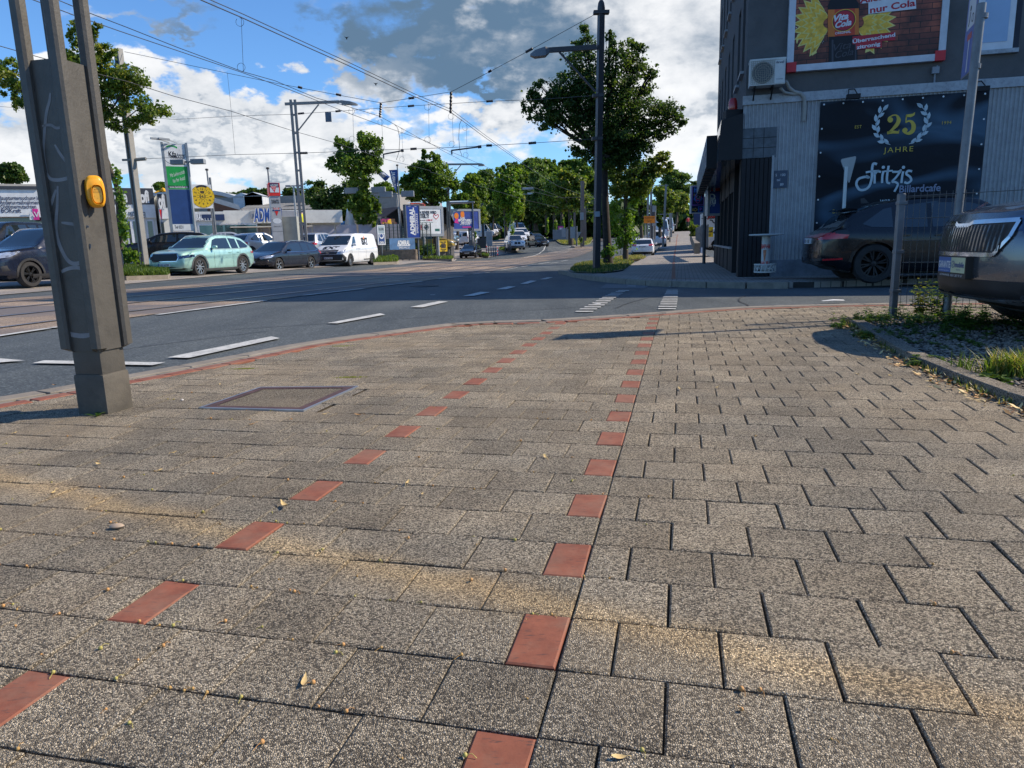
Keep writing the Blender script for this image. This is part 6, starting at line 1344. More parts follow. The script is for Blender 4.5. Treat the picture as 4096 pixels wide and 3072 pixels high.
Yc = 56; pl0 = at(*cG(760, 1025), Yc); hd = math.pi/2-HD+.03; hv = Vector((math.cos(hd), math.sin(hd), 0)); acls = make_car('parked_hatchback', 'white hatchback seen from behind parked beside the dry grass and ivy covered trunk', P, Vector((pl0.x, pl0.y, at(*cG(880, 1040), Yc).z))+hv*(2.2)+Vector((-.1, 0, 0)), hd, PK)
P = suv(5.0, 2.0, 1.68, .39, 3.0, .95, 1.08, rear='coupe', paint=paint('gloss_black', (.004, .004, .006), .2, 0), pr=(.86, 'DO · 1020'), pf=(.5, ''), spokes=8, rst=1, tw=.28, rim=m_rimK,
 tl=[('r', [(.0, .98), (.95, 1.02), (.95, .90), (.3, .93), (.0, .93)]), ('s', [(-2.52, 1.03), (-1.95, .97), (-1.98, .90), (-2.52, .88)])], fog=[('r', [(.5, .50), (.9, .52), (.9, .47), (.5, .46)])], rlower=[[(-.8, .26), (.8, .26), (.85, .44), (-.85, .44)]], cladding=[([(-1.1, .32), (1.4, .32)], .08)], cladmat=paint('gloss_black', (0, 0, 0)), rails=(-1.3, .2), railmat=m_plastic, hl=[('f', [(.5, .8), (.92, .9), (.92, .78), (.55, .72)])], wb_=0)
def q8extra(root, drape, band, part, tree, P):
 def spoiler(mb): mb.prism([(-1.72, -.62, 1.47), (-1.95, -.60, 1.50), (-2.0, -.58, 1.47), (-1.74, -.60, 1.44)], (0, 1.2, 0))
 part('roof_spoiler', P['paint'], spoiler)
 mb = MB(); band(mb, [(-2.4, .485), (-2.05, .50)], .035, 'y', -1, .008); band(mb, [(-2.4, .485), (-2.05, .50)], .035, 'y', 1, .008); mb.build('reflector', m_tl, root, local=True, fix=False)
 mb = MB(); mb.prism([(-1.35, -.02, 1.60), (-1.45, -.015, 1.71), (-1.52, -.015, 1.70), (-1.50, -.02, 1.60)], (0, .04, 0)); mb.build('roof_antenna', m_plastic, root, local=True)
P['extra'] = [q8extra]
Yq = 14.4; rw = at(*cM(700, 945), Yq); hd = -HD+.05; hv = Vector((math.cos(hd), math.sin(hd), 0)); nr_ = Vector((-hv.y, hv.x, 0)); cq = rw+hv*(3.0-(2.5-.95))+nr_*(1.0-.15)
make_car('parked_suv', 'black coupe suv with red tail lights parked in front of the blue banner', P, cq, hd, 'cars on the side street')
def sko(root, drape, band, part, tree, P):
 hit, nr, _, _ = tree.ray_cast(Vector((6, 0, .52)), Vector((-1, 0, 0))); Fp = Fr((hit.x+.035, 0, .52), (0, 1, 0), (0, 0, 1)); mb = MB(); Fp.slab(mb, -.27, -.085, .27, .085, -.07, 0); pl = mb.build('dealer_plate', m_ink, root, local=True)
 mb = MB(); Fp.rect(mb, -.258, -.045, -.01, .075, .003, 0); Fp.rect(mb, -.01, -.045, .255, .075, .003, 1); Fp.text(mb, 'GARANTIE', -.135, .018, .055, .235, .005, 2, .03); Fp.text(mb, 'mobile', .155, .02, .042, .17, .005, 3, .025); Fp.disc(mb, .035, .02, .028, c=.005, m=3, inner=.8); Fp.line(mb, [(.02, .005), (.05, .035)], .006, .005, 3); Fp.text(mb, 'GARANTIE', .14, -.02, .011, .08, .005, 3)
 Fp.text(mb, 'www.mobile-garantie.de', -.14, -.03, .008, .2, .005, 2); Fp.text(mb, '0231 287 97 67', .11, -.066, .018, .22, .004, 2); Fp.text(mb, 'AUTOHANDEL', -.12, -.066, .016, .2, .004, 2)
 mb.build('plate_marks', [M_('dealer_blue', (.03, .12, .34), .4), M_('dealer_yellow', (.55, .56, .34), .4), m_plate, M_('dealer_ink', (.03, .07, .22), .4)], pl, local=True, fix=False)
 hit, nr, _, _ = tree.ray_cast(Vector((P['L']/2-.14, 0, 4)), Vector((0, 0, -1))); n2 = Vector((.6, 0, .8)).normalized(); Fe = Fr(hit+n2*.02, (0, 1, 0), n2.cross(Vector((0, 1, 0)))*1.0); mb = MB(); Fe.disc(mb, 0, 0, .05, c=.01, inner=.82); Fe.poly(mb, [(-.03, -.02), (.03, .0), (.0, .035), (-.025, .02)], .01); mb.build('emblem', m_chrome, root, local=True, fix=False)
 for s in (-1, 1):
  pass
kp_ = paint('graphite', (.14, .15, .17), .2, .7)
sl = []
for y in np.linspace(-.54, .54, 25): sl.append([(y, .645), (y*1.02, .835)])
P = suv(4.38, 1.84, 1.66, .345, 2.63, .88, 1.08, paint=kp_, spokes=5, hl=[('f', [(.66, .87), (.78, .90), (.97, .90), (.97, .79), (.70, .77)]), ('s', [(1.5, .95), (2.1, .89), (2.15, .78), (1.85, .80)])], hlmat=m_hldark,
 grille=[[(-.50, .63), (.50, .63), (.60, .74), (.62, .85), (-.62, .85), (-.60, .74)]], gtrim=[[(-.50, .62), (.50, .62), (.62, .75), (.65, .865), (.16, .86), (.10, .84), (-.10, .84), (-.16, .86), (-.65, .865), (-.62, .75), (-.50, .62)]], gtw=.03, slats=sl, slw=.016, slmat=M_('gloss_slat', (.03, .03, .035), .15, coat=.5),
 lower=[[(-.95, .10), (.95, .10), (.95, .36), (.80, .43), (-.80, .43), (-.95, .36)]], skid=[[(-.90, .30), (-.5, .275), (.5, .275), (.90, .30)], [(-.85, .17), (.85, .17)]], extra=[sko], bow=.10, plan=.22, nose=.12, cladding=[([(-1.2, .27), (1.3, .27)], .12), ([(1.75, .24), (2.15, .26)], .26)], pr=(.8, ''), sill=.17)
hd = R_(169); hv = Vector((math.cos(hd), math.sin(hd), 0)); em = at(*cM(1690, 330), 5.75); sk = Vector((em.x+.08, em.y, 0.03))-hv*(4.38/2-.13)
skoda = make_car('parked_suv', 'graphite grey suv nose with a dealer plate reaching into the picture at the right edge', P, sk, hd, 'cars parked at the right')
# ---------------- left side: poles, signs, buildings ----------------
def facing(px_, Y, yaw=0):
 """frame at a pixel and depth whose r axis runs to the right, turned by yaw"""
 o = at(*px_, Y); return Fr(o, (math.cos(yaw), math.sin(yaw), 0), (0, 0, 1))
def zof(px_, Y): return at(*px_, Y).z
m_polegrey = M_('pole_grey', (.24, .235, .22), .55, .1, var=.12, scale=2, dirt=.25); m_poledark = M_('pole_dark', (.060, .056, .060), .5, .1, var=.2, scale=1.5)
m_lampglass = M_('lamp_glass', (.35, .37, .38), .2, coat=.5)
def base_at(px_, Y): p = at(*px_, Y); return Vector((p.x, p.y, min(p.z, 9)))
Y1 = 31.0; b1 = base_at(cB(1600, 1112), Y1); t1 = at(*cA(1160, 462), Y1)
p1 = thing('tram_pole', 'grey steel tram pole rising through the crown behind the mint suv', 'tram pole', b1, group='tram poles')
H1 = t1.z
def hpole(root, b, top, w, d_, mat, rot=.2, flange=.25):
 ux = Vector((math.cos(rot), math.sin(rot), 0)); uy = Vector((-ux.y, ux.x, 0)); M = Matrix(((ux.x, uy.x, 0, b.x), (ux.y, uy.y, 0, b.y), (0, 0, 1, 0), (0, 0, 0, 1)))
 mb = MB()
 for s in (-1, 1): mb.box((s*w/2-w*flange/2, -d_/2, b.z-.3), (s*w/2+w*flange/2, d_/2, top), M=M)
 mb.box((-w/2, -.03, b.z-.3), (w/2, .03, top), M=M); mb.build('shaft', mat, root)
hpole(p1, b1, H1, .24, .22, m_polegrey, -.5)
mb = MB(); q = at(*cA(1240, 1515), Y1); mb.bar(q-Vector((.35, 0, 0)), q+Vector((.30, 0, 0)), .08, .08); q2 = at(*cA(1385, 1505), Y1); mb.tube([q+Vector((.2, 0, 0)), q2], .07, n=10); mb.build('wire_bracket', m_polegrey, p1)
mb = MB(); q = at(*cA(1140, 630), Y1); mb.bar(q-Vector((.2, 0, 0)), q+Vector((.25, 0, 0)), .08, .2); mb.build('collar', m_poledark, p1)
def lattice_pole(label, bl, tl, br, tr, Y, rungs, lamp, Yl=None, mat=m_polegrey):
 B = base_at(bl, Y); root = thing('lattice_pole', label, 'tram pole', (at(*bl, Y)+at(*br, Y))/2, group='tram poles')
 a0, a1, c0, c1 = at(*bl, Y), at(*tl, Y), at(*br, Y), at(*tr, Y); a0.z -= .5; c0.z -= .5
 w = (c0-a0).length*.30
 for p, q in ((a0, a1), (c0, c1)): mb = MB(); mb.bar(p, q, w, .16, up=(1, 0, 0)); mb.build('upright', mat, root)
 for k in rungs: mb = MB(); p = a0.lerp(a1, k); q = c0.lerp(c1, k); mb.bar(p, q, .1, .12); mb.build('rung', mat, root)
 if lamp:
  (s, e, br0, br1, l0, l1) = lamp; mb = MB(); mb.bar(at(*s, Y), at(*e, Y), .12, .16); mb.build('arm', mat, root)
  mb = MB(); mb.bar(at(*br0, Y), at(*br1, Y), .07, .07); mb.build('brace', mat, root)
  p, q = at(*l0, Y), at(*l1, Y); d = q-p; mb = MB()
  V = []; 
  for t, w_, h_ in ((0, .05, .06), (.15, .13, .13), (.6, .17, .15), (.9, .13, .09), (1, .05, .03)):
   o = p+d*t
   for sy, sz in ((-1, -.35), (1, -.35), (.8, .5), (-.8, .5)): V.append(o+Vector((0, sy*w_, sz*h_*1.6)))
  mb.add(V, [(0, 1, 2, 3)]+[(4*i+k, 4*i+(k+1) % 4, 4*i+4+(k+1) % 4, 4*i+4+k) for i in range(4) for k in range(4)]+[(16, 17, 18, 19)]); lh = mb.build('lamp_head', mat, root, smooth=30)
  mb = MB(); o0, o1 = p+d*.15, p+d*.8; mb.box((min(o0.x, o1.x), o0.y-.12, o0.z-.17), (max(o0.x, o1.x), o0.y+.12, o0.z-.12)); mb.build('lamp_lens', m_lampglass, lh if False else root)
 return root
lattice_pole('twin lattice tram pole with lamp arm right of the red topped pylon', cD(432, 1262), cD(337, 100), cD(468, 1262), cD(372, 100), 47, [.08, .16, .25, .32, .40, .53, .65, .78, .90], (cD(290, 137), cD(740, 118), cD(402, 355), cD(570, 140), cD(735, 118), cD(895, 143)))
lattice_pole('slimmer lattice tram pole with lamp arm right of the round crowned tree', cE(1000, 1345), cE(985, 380), cE(1027, 1345), cE(998, 400), 68, [.08, .22, .36, .50, .60], (cE(975, 402), cE(1300, 400), cE(1030, 530), cE(1145, 395), cE(1295, 400), cE(1378, 412)))
Yc_ = 25.5; cb_ = base_at(cH(483, 1545), Yc_); ct_ = at(*cH(512, 55), Yc_)
cp = thing('tram_pole', 'tall dark square tram pole with a lamp arm standing on the grass corner', 'tram pole', cb_, group='tram poles')
wv = (at(*cH(505, 1500), Yc_)-at(*cH(462, 1500), Yc_)).length/1.3; cxm = at(*cH(484, 1500), Yc_).x; cxt = at(*cH(511, 90), Yc_).x
def quadpole(root, b, tpt, w, mat, name='shaft'):
 mb = MB(); V = []
 for c_, w_ in ((Vector((b.x, b.y, b.z-.3)), w), (tpt, w*.92)):
  for sx, sy in ((-1, -1), (1, -1), (1, 1), (-1, 1)): x, y = sx*w_/2, sy*w_/2; V.append(c_+Vector((x*math.cos(.3)-y*math.sin(.3), x*math.sin(.3)+y*math.cos(.3), 0)))
 mb.add(V, [(3, 2, 1, 0), (4, 5, 6, 7)]+[(i, (i+1) % 4, 4+(i+1) % 4, 4+i) for i in range(4)])
 mb.build(name, mat, root)
quadpole(cp, cb_, ct_, wv, m_poledark)
mb = MB(); mb.lathe([(wv*.62, -.05), (wv*.62, .05), (wv*.5, .2), (wv*.3, .28), (.01, .3)], ct_, n=16); mb.build('cap', m_poledark, cp, smooth=True)
for (x, y) in ((512, 72), (495, 552), (490, 800)): mb = MB(); q = at(*cH(x, y), Yc_); mb.bar(q-Vector((.26 if y < 100 else .19, 0, 0)), q+Vector((.26 if y < 100 else .17, 0, 0)), wv*1.15, .1); mb.build('clamp', m_poledark, cp)
mb = MB(); mb.bar(at(*cH(485, 272), Yc_), at(*cH(205, 290), Yc_), .12, .15); mb.build('arm', m_poledark, cp); mb = MB(); mb.bar(at(*cH(270, 300), Yc_), at(*cH(478, 528), Yc_), .06, .06); mb.build('brace', m_poledark, cp)
p, q = at(*cH(212, 292), Yc_), at(*cH(102, 318), Yc_); d = q-p; mb = MB(); V = []
for t, w_, h_ in ((0, .07, .08), (.2, .17, .16), (.75, .17, .12), (1, .08, .03)):
 o = p+d*t
 for sy, sz in ((-1, -.6), (1, -.6), (.8, .5), (-.8, .5)): V.append(o+Vector((0, sy*w_, sz*h_*1.6)))
mb.add(V, [(0, 1, 2, 3)]+[(4*i+k, 4*i+(k+1) % 4, 4*i+4+(k+1) % 4, 4*i+4+k) for i in range(3) for k in range(4)]+[(12, 13, 14, 15)]); mb.build('lamp_head', M_('lamp_grey', (.16, .18, .20), .45), cp, smooth=30)
mb = MB(); q = at(*cH(489, 1235), Yc_-wv*.75); mb.box((q.x-.09, q.y-.01, q.z-.09), (q.x+.09, q.y+.005, q.z+.09)); mb.build('sticker', M_('sticker', (.32, .36, .40), .5), cp)
def board(name, label, cat_, tl, tr, bl, Y, yaw, cols, fn, depth=.12, posts=None, group=None, ground=True, frame=None):
 yaw += .6 if (bl[0] < 2250 and Y < 80) else 0
 o = at(*bl, Y); F0 = Fr(o, (math.cos(yaw), math.sin(yaw), 0), (0, 0, 1)); w = planehit(F0, *tr)[0]; h = (planehit(F0, *tl)[1]+planehit(F0, *tr)[1])/2
 root = thing(name, label, cat_, (o.x+math.cos(yaw)*w/2, o.y+math.sin(yaw)*w/2, T(o.x, o.y)), group=group)
 mb = MB(); F0.slab(mb, 0, 0, w, h, -depth, 0); mb.build('panel', cols[0], root)
 if fn:
  mb = MB(); fn(F0, mb, w, h); mb.build('lettering', list(cols[1:]), root, fix=False)
 if frame:
  mb = MB(); t_ = frame[1]
  for a in ((-t_, -t_, w+t_, 0), (-t_, h, w+t_, h+t_), (-t_, 0, 0, h), (w, 0, w+t_, h)): F0.slab(mb, *a, -depth-.02, .03)
  mb.build('frame', frame[0], root)
 if posts:
  for a, top, r_, mt in posts:
   q = F0.p(a*w, 0, -depth/2); mb = MB(); mb.tube([(q.x, q.y, T(q.x, q.y)-.3), (q.x, q.y, q.z+top)], r_, n=10); mb.build('post', mt, root, smooth=60)
 return root, F0, w, h
sW = M_('sign_panel_white', (.72, .74, .74), .45); sG = M_('sign_green', (.015, .34, .07), .45); sB = M_('sign_deep_blue', (.02, .06, .20), .45); sD = M_('ink_dark', (.02, .022, .03), .5); sR = M_('sign_bright_red', (.75, .03, .02), .45); sY = M_('sign_yellow', (.72, .47, .01), .45); sSil = M_('pylon_grey', (.33, .34, .35), .45, .3); sN = M_('navy_panel', (.018, .035, .10), .4); sK = M_('anthracite', (.05, .055, .065), .5); sP = M_('sign_pink', (.65, .03, .28), .4); sO = M_('sign_orange', (.80, .22, .01), .45)
Yk = 35
def kfz(F, mb, w, h):
 F.rect(mb, .02, h*.745, w-.02, h-.02, .004, 0); F.rect(mb, .02, h*.525, w-.02, h*.745, .004, 1); F.rect(mb, .02, h*.50, w-.02, h*.525, .005, 2); F.rect(mb, .02, h*.485, w-.02, h*.50, .004, 1); F.rect(mb, .02, h*.085, w-.02, h*.48, .004, 3); F.rect(mb, .02, .02, w-.02, h*.08, .004, 0)
 F.text(mb, 'Kfz', w*.38, h*.885, .24, w*.36, .006, 2, .03); F.text(mb, '-Service', w*.76, h*.882, .12, w*.40, .006, 2); F.text(mb, 'HAMBÖCKER', w*.60, h*.855, .17, w*.66, .006, 2, .02)
 F.disc(mb, w*.36, h*.875, .42, c=.006, m=2, t0=1.2, t1=4.9, inner=.96); F.disc(mb, w*.36, h*.875, .44, c=.007, m=1, t0=.9, t1=2.1, inner=.84)
 F.text(mb, 'Mit Leidenschaft', w*.5, h*.665, .17, w*.72, .006, 4, .0, .35, rot=.30); F.text(mb, 'für Ihr Auto!', w*.55, h*.60, .17, w*.62, .006, 4, .0, .35, rot=.30)
 F.text(mb, 'www.hamböcker.de', w*.5, h*.512, .11, w*.85, .007, 4, .015); F.text(mb, 'Tel 0231', w*.3, h*.05, .15, w*.40, .006, 2, .02)
kroot, KF, kw, kh = board('pylon_sign', 'tall advertising pylon with white, green and blue panels behind the mint suv', 'sign', cC(262, 192), cC(483, 192), cC(362, 1085), Yk, -.12, [sSil, sW, sG, sD, sB, sW], kfz, .25)
mb = MB()
for a in (-.10, kw): KF.slab(mb, a, -1.8, a+.10, kh+.06, -.22, .05)
mb.build('side_rails', M_('rail_grey', (.27, .30, .33), .4, .5), kroot)
for a in (.5, 1.1): mb = MB(); mb.bar(KF.p(kw*a*.6, kh+.05, 0), KF.p(kw*a*.6-.5, kh+.15, .5), .05, .05); mb.bar(KF.p(kw*a*.6-.35, kh+.12, .45), KF.p(kw*a*.6-.8, kh+.14, .55), .12, .08); mb.build('spot_lamp', m_signback, kroot)
def twinlamp(label, bpx, tpx, Y, arm, r_=.06, hs=(.9, .28, .3), yaw=0):
 b, t = at(*bpx, Y), at(*tpx, Y); root = thing('street_lamp', label, 'street lamp', (b.x, b.y, T(b.x, b.y)), group='twin box lamps'); mb = MB(); mb.tube([(b.x, b.y, min(b.z, T(b.x, b.y))-.2), (t.x, t.y, t.z)], [r_*1.2, r_*.8], n=12); mb.build('post', M_('lamp_post', (.34, .36, .37), .45, .4), root, smooth=60)
 mb = MB(); mb.bar(t-Vector((arm, 0, .05)), t+Vector((arm, 0, -.05)), .07, .07); mb.build('cross_arm', m_galv, root)
 for s in (-1, 1): mb = MB(); c_ = t+Vector((s*(arm+hs[0]*.45), 0, -.05)); mb.box(c_-Vector((hs[0]/2, hs[2]/2, hs[1]/2)), c_+Vector((hs[0]/2, hs[2]/2, hs[1]/2)), bev=.03); mb.build('lamp_box', M_('lamp_box', (.22, .24, .26), .5), root)
 return root
twinlamp('twin box lamp on a round post in front of the green and blue pylon', cC(585, 1090), cC(515, 365), 34, .18, .06, (.62, .22, .3))
twinlamp('small twin box lamp between the leafy trees behind the white van', cE(175, 1080), cE(155, 660), 58, .55, .05, (1.1, .45, .4))
twinlamp('twin box lamp beside the flag pole', cE(525, 1100), cE(478, 700), 58, .4, .05, (1.0, .45, .4))
twinlamp('round lamp post left of the lattice tram pole', cD(392, 1200), cD(360, 810), 50, .2, .07, (.35, .12, .2))
def hu(F, mb, w, h):
 c = (w*.5, h*.5); r = h*.475; F.disc(mb, *c, r*1.02, c=.004, m=1, n=40); F.disc(mb, *c, r, c=.006, m=0, n=40); F.disc(mb, *c, r*.27, c=.008, m=1, n=24, inner=.86); F.disc(mb, *c, r*1.0, c=.009, m=1, t0=1.1, t1=2.1, inner=.84); F.disc(mb, *c, r*.48, c=.009, m=1, t0=1.15, t1=2.0, inner=.66); F.text(mb, 'HU', *c, r*.24, r*.38, .009, 1, .02)
 for k, t in enumerate('12 1 2 3 4 5 6 7 8 9 10 11'.split()): a = math.pi/2+k*math.pi/6; F.text(mb, t, c[0]+r*.68*math.cos(a), c[1]+r*.68*math.sin(a), r*.21, None, .009, 1, .012, rot=a-math.pi/2)
 for k in range(12): a = math.pi/2+(k+.5)*math.pi/6; F.line(mb, [(c[0]+r*.86*math.cos(a), c[1]+r*.86*math.sin(a)), (c[0]+r*.98*math.cos(a), c[1]+r*.98*math.sin(a))], .018, .009, 1); F.line(mb, [(c[0]+r*.32*math.cos(a), c[1]+r*.32*math.sin(a)), (c[0]+r*.5*math.cos(a), c[1]+r*.5*math.sin(a))], .015, .009, 1)
board('inspection_sign', 'round yellow inspection disc sign on a white square panel behind the pylon', 'sign', cC(558, 608), cC(748, 608), cC(582, 850), 39, -.1, [sW, sY, sD], hu, .15, posts=[(1.0, 1.6, .06, m_galv)])
def flagpole(label, b, t, Y): p, q = at(*b, Y), at(*t, Y); r = thing('flag_pole', label, 'flag pole', (p.x, p.y, T(p.x, p.y)), group='flag poles'); mb = MB(); mb.tube([(p.x, p.y, T(p.x, p.y)-.3), q], [.07, .045], n=10); mb.build('pole', m_galv, r, smooth=60); mb = MB(); mb.lathe([(.08, 0), (.1, .03), (.09, .10), (.01, .12)], q, n=12); mb.build('pole_cap', m_plastic, r); return r
flagpole('bare flag pole behind the yellow inspection disc', cC(735, 640), cC(708, 465), 45); flagpole('bare flag pole rising behind the red topped pylon', cD(165, 800), cD(147, 678), 43.5)
fp = flagpole('flag pole carrying a dark blue banner flag', cE(525, 1145), cE(482, 418), 57)
def flag(nm, label, corners, Y, txt, parts_=None, rip=.12):
 P = [at(*c_, Y) for c_ in corners]; n, m_ = 12, 8; V = []
 for j in range(m_+1):
  for i in range(n+1):
   s, t = i/n, j/m_; p = P[0]*(1-s)*(1-t)+P[1]*s*(1-t)+P[2]*s*t+P[3]*(1-s)*t; V.append(p+Vector((0, rip*math.sin(s*5+t*3)*math.sin(s*3), 0)))
 r = thing(nm, label, 'flag', P[0]); mb = MB(); mb.add(V, [(j*(n+1)+i, j*(n+1)+i+1, (j+1)*(n+1)+i+1, (j+1)*(n+1)+i) for j in range(m_) for i in range(n)]); mb.build('cloth', M_('flag_blue', (.02, .07, .24), .7), r, smooth=80, fix=False)
 Vt, F = textmesh(txt, .03, 0, 1); xs_ = [v[0] for v in Vt]; x0, x1 = min(xs_), max(xs_); VV = []
 for x, y in Vt:
  s, t = .08+.84*(x-x0)/(x1-x0), .78-.5*y/.75; p = P[0]*(1-s)*(1-t)+P[1]*s*(1-t)+P[2]*s*t+P[3]*(1-s)*t; VV.append(p+Vector((0, rip*math.sin(s*5+t*3)*math.sin(s*3)-.04, 0)))
 mb = MB(); mb.add(VV, F); mb.build('lettering', sW, r, fix=False); return r
flag('banner_flag', 'dark blue banner flag hanging from the flag pole with mirrored white letters', [cE(475, 690), cE(492, 455), cE(398, 460), cE(440, 620)], 57, 'ADMIRAL')
flag('banner_flag', 'blue banner flag blown out to the left beside the tall leafy tree', [cE(360, 575), cE(410, 530), cE(335, 470), cE(262, 478)], 58, 'ADMIRAL')
Yr = 42
r0 = at(*cC(1395, 1150), Yr); wR = (at(*cC(1455, 720), Yr)-at(*cC(1350, 728), Yr)).length; ztp = at(*cC(1345, 590), Yr).z; zrd = at(*cC(1355, 722), Yr).z
fx = Vector((math.cos(.4), math.sin(.4), 0)); xl = at(*cC(1378, 1000), Yr)
FR = Fr((xl.x, xl.y, r0.z-1.0), fx, (0, 0, 1)); hR = ztp-FR.o.z; h1 = zrd-FR.o.z; wR = (at(*cC(1473, 1000), Yr)-xl).length; dR = 1.0
rp0 = thing('pylon_sign', 'square grey dealer pylon with a bright red top between the two rows of cars', 'sign', FR.o+Vector((0, 0, .9)))
mb = MB(); FR.slab(mb, 0, 0, wR, h1, -dR, 0); 
for k in range(1, 5): FR.slab(mb, -.004, h1*k/5, wR+.004, h1*k/5+.012, -dR-.004, .004, 1)
mb.build('tower', [M_('pylon_light', (.42, .43, .44), .5), m_seam], rp0); mb = MB(); FR.slab(mb, -.04, h1, wR+.04, hR, -dR-.04, .04); mb.build('red_top', sR, rp0)
mb = MB(); hh_ = hR-h1; FR.rect(mb, .02, h1+.18, wR-.02, hR-.02, .05, 0); FR.rect(mb, .02, hR-.26, wR-.02, hR-.02, .052, 2); FR.text(mb, 'AUTO DIENST', wR*.52, hR-.14, .13, wR*.8, .056, 0, .02); FR.poly(mb, [(wR*.12, h1+hh_*.70), (wR*.72, h1+hh_*.74), (wR*.5, h1+hh_*.25)], .054, 1); FR.text(mb, 'AUTOELLIG', wR*.42, h1+hh_*.64, .09, wR*.4, .058, 0); FR.text(mb, 'MARKEN', wR*.45, h1+hh_*.50, .08, wR*.25, .058, 0)
FR.text(mb, 'DAIHATSU', wR*.5, h1*.905, .22, wR*.78, .006, 3, .03); FR.poly(mb, [(wR*.2, h1*.80), (wR*.85, h1*.80), (wR*.52, h1*.66)], .006, 1); FR.slab(mb, wR*.12, h1*.745, wR*.92, h1*.765, .003, .008, 4); FR.text(mb, 'QUINK', wR*.52, h1*.785, .14, wR*.5, .012, 0, .02); FR.disc(mb, wR*.5, h1*.58, .24, .15, .006, 0); FR.text(mb, 'Autoteile von A - Z', wR*.5, h1*.49, .09, wR*.82, .006, 3)
mb.build('lettering', [sW, sR, sN, sD, sB], rp0, fix=False)
# ---- buildings ----
m_wallw = M_('wall_white', (.62, .62, .58), .8, var=.08, scale=.8, dirt=.25); m_wallc = M_('wall_cream', (.55, .50, .42), .8, var=.1, scale=.8, dirt=.25); m_shade = glassmat('shop_glass', (.03, .045, .05), .06); m_teal = glassmat('teal_glass', (.03, .10, .12), .1)
def boxb(mb, F, a0, b0, a1, b1, d, m=0): F.slab(mb, a0, b0, a1, b1, -d, 0, m)
def shopwin(F, root, a0, b0, a1, b1, nv=1, c=.02, gm=None):
 mb = MB(); F.slab(mb, a0, b0, a1, b1, .0, c, 0); w = (a1-a0)/nv
 for k in range(nv): F.rect(mb, a0+k*w+.07, b0+.08, a0+(k+1)*w-.07, b1-.08, c+.004, 1)
 mb.build('window', [m_winwhite, gm or m_shade], root, fix=True)
Yt = 40; F1 = Fr(at(*cB(1700, 1050), Yt), (math.cos(.5), math.sin(.5), 0), (0, 0, 1)); F1.o.z -= .9
f1 = lambda q: planehit(F1, *q)
xa, za0 = f1(cB(1235, 470)); xb, zb1_ = f1(cB(1690, 300)); zt1 = f1(cB(1500, 285))[1]; zm1 = f1(cB(1500, 465))[1]; zb1 = f1(cB(1500, 612))[1]; xL = xa-7.5
tb1 = thing('shop_building', 'white flat roofed shop with a dark fascia and white lettering behind the tram pole', 'building', F1.p(xa, 0))
mb = MB(); boxb(mb, F1, xL, -.5, xb, zt1-.02, 9); mb.build('wall', m_wallw, tb1); mb = MB(); F1.slab(mb, xL, zm1, xb, zt1, 0, .12); mb.build('fascia', sK, tb1); mb = MB(); F1.slab(mb, xL, zb1, xb, zm1, 0, .10); mb.build('name_band', sW, tb1)
mb = MB(); F1.text(mb, 'Türe  profi', (f1(cB(1330, 380))[0]+f1(cB(1680, 380))[0])/2-.35, (zt1+zm1)/2, .62, abs(f1(cB(1685, 560))[0]-f1(cB(1250, 560))[0])*1.02, .13, 0, .05); F1.text(mb, 'EINGANG HIER', f1(cB(1515, 560))[0], (zm1+zb1)/2-.2, .35, abs(f1(cB(1610, 560))[0]-f1(cB(1420, 560))[0]), .11, 1); mb.build('lettering', [sW, sD], tb1, fix=False)
shopwin(F1, tb1, f1(cB(1600, 560))[0], .9, xb-.15, zb1-.1, 1); shopwin(F1, tb1, f1(cB(1380, 560))[0], .3, f1(cB(1500, 560))[0], zb1-.1, 2)
shopwin(F1, tb1, xL+.5, .9, f1(cB(1350, 560))[0]-1, zb1-.1, 3)
F2 = Fr(F1.p(xb+.15, 0, .35), F1.r, F1.u); f2 = lambda q: planehit(F2, *q); x2 = f2(cC(300, 800))[0]; z2t, z2m, z2b = f2(cC(230, 705))[1], f2(cC(230, 845))[1], f2(cC(230, 958))[1]
tb2 = thing('shop_building', 'narrow white shop front with a red and blue chevron left of the pylon', 'building', F2.p(0, 0))
mb = MB(); boxb(mb, F2, 0, -.5, x2, z2t-.02, 8); mb.build('wall', m_wallw, tb2); mb = MB(); F2.slab(mb, 0, z2m, x2, z2t, 0, .12); mb.build('fascia', sK, tb2); mb = MB(); F2.slab(mb, 0, z2b, x2, z2m, 0, .10); mb.build('name_band', sW, tb2)
mb = MB(); F2.text(mb, 'ofi', x2*.42, (z2t+z2m)/2, .75, x2*.75, .13, 0, .05); F2.poly(mb, [(x2*.05, z2m-.1), (x2*.3, z2m-.1), (x2*.16, z2m-.7)], .11, 1); F2.poly(mb, [(x2*.3, z2m-.1), (x2*.38, z2m-.1), (x2*.16, z2m-.9), (x2*.14, z2m-.72)], .112, 2); mb.build('lettering', [sW, sR, sB], tb2, fix=False); shopwin(F2, tb2, .1, .6, x2-.35, z2b-.1, 1)
mb = MB(); q = F2.p(x2*.7, z2t+.1, .2); mb.tube([F2.p(-.1, z2t+.05, .2), F2.p(x2*.6, z2t+.2, .2), F2.p(x2, z2t+.12, .2)], .04, n=6); mb.lathe([(.01, -.1), (.1, -.06), (.12, 0), (.1, .08), (.01, .12)], F2.p(x2*.72, z2t+.2, .2), n=12); o = mb.build('barrier_arm', M_('warn_yellow', (.75, .40, .01), .5), None, smooth=40); tag(o, 'yellow folded device on the roof edge of the shop left of the pylon', 'roof device')
Yg = 34; Fg = Fr(at(*cB(-700, 605), Yg), (math.cos(.45), math.sin(.45), 0), (0, 0, 1)); fg = lambda q: planehit(Fg, *q); xg, zg = fg(cB(410, 310)); zr_ = fg(cB(200, 232))[1]; zr1 = fg(cB(200, 290))[1]
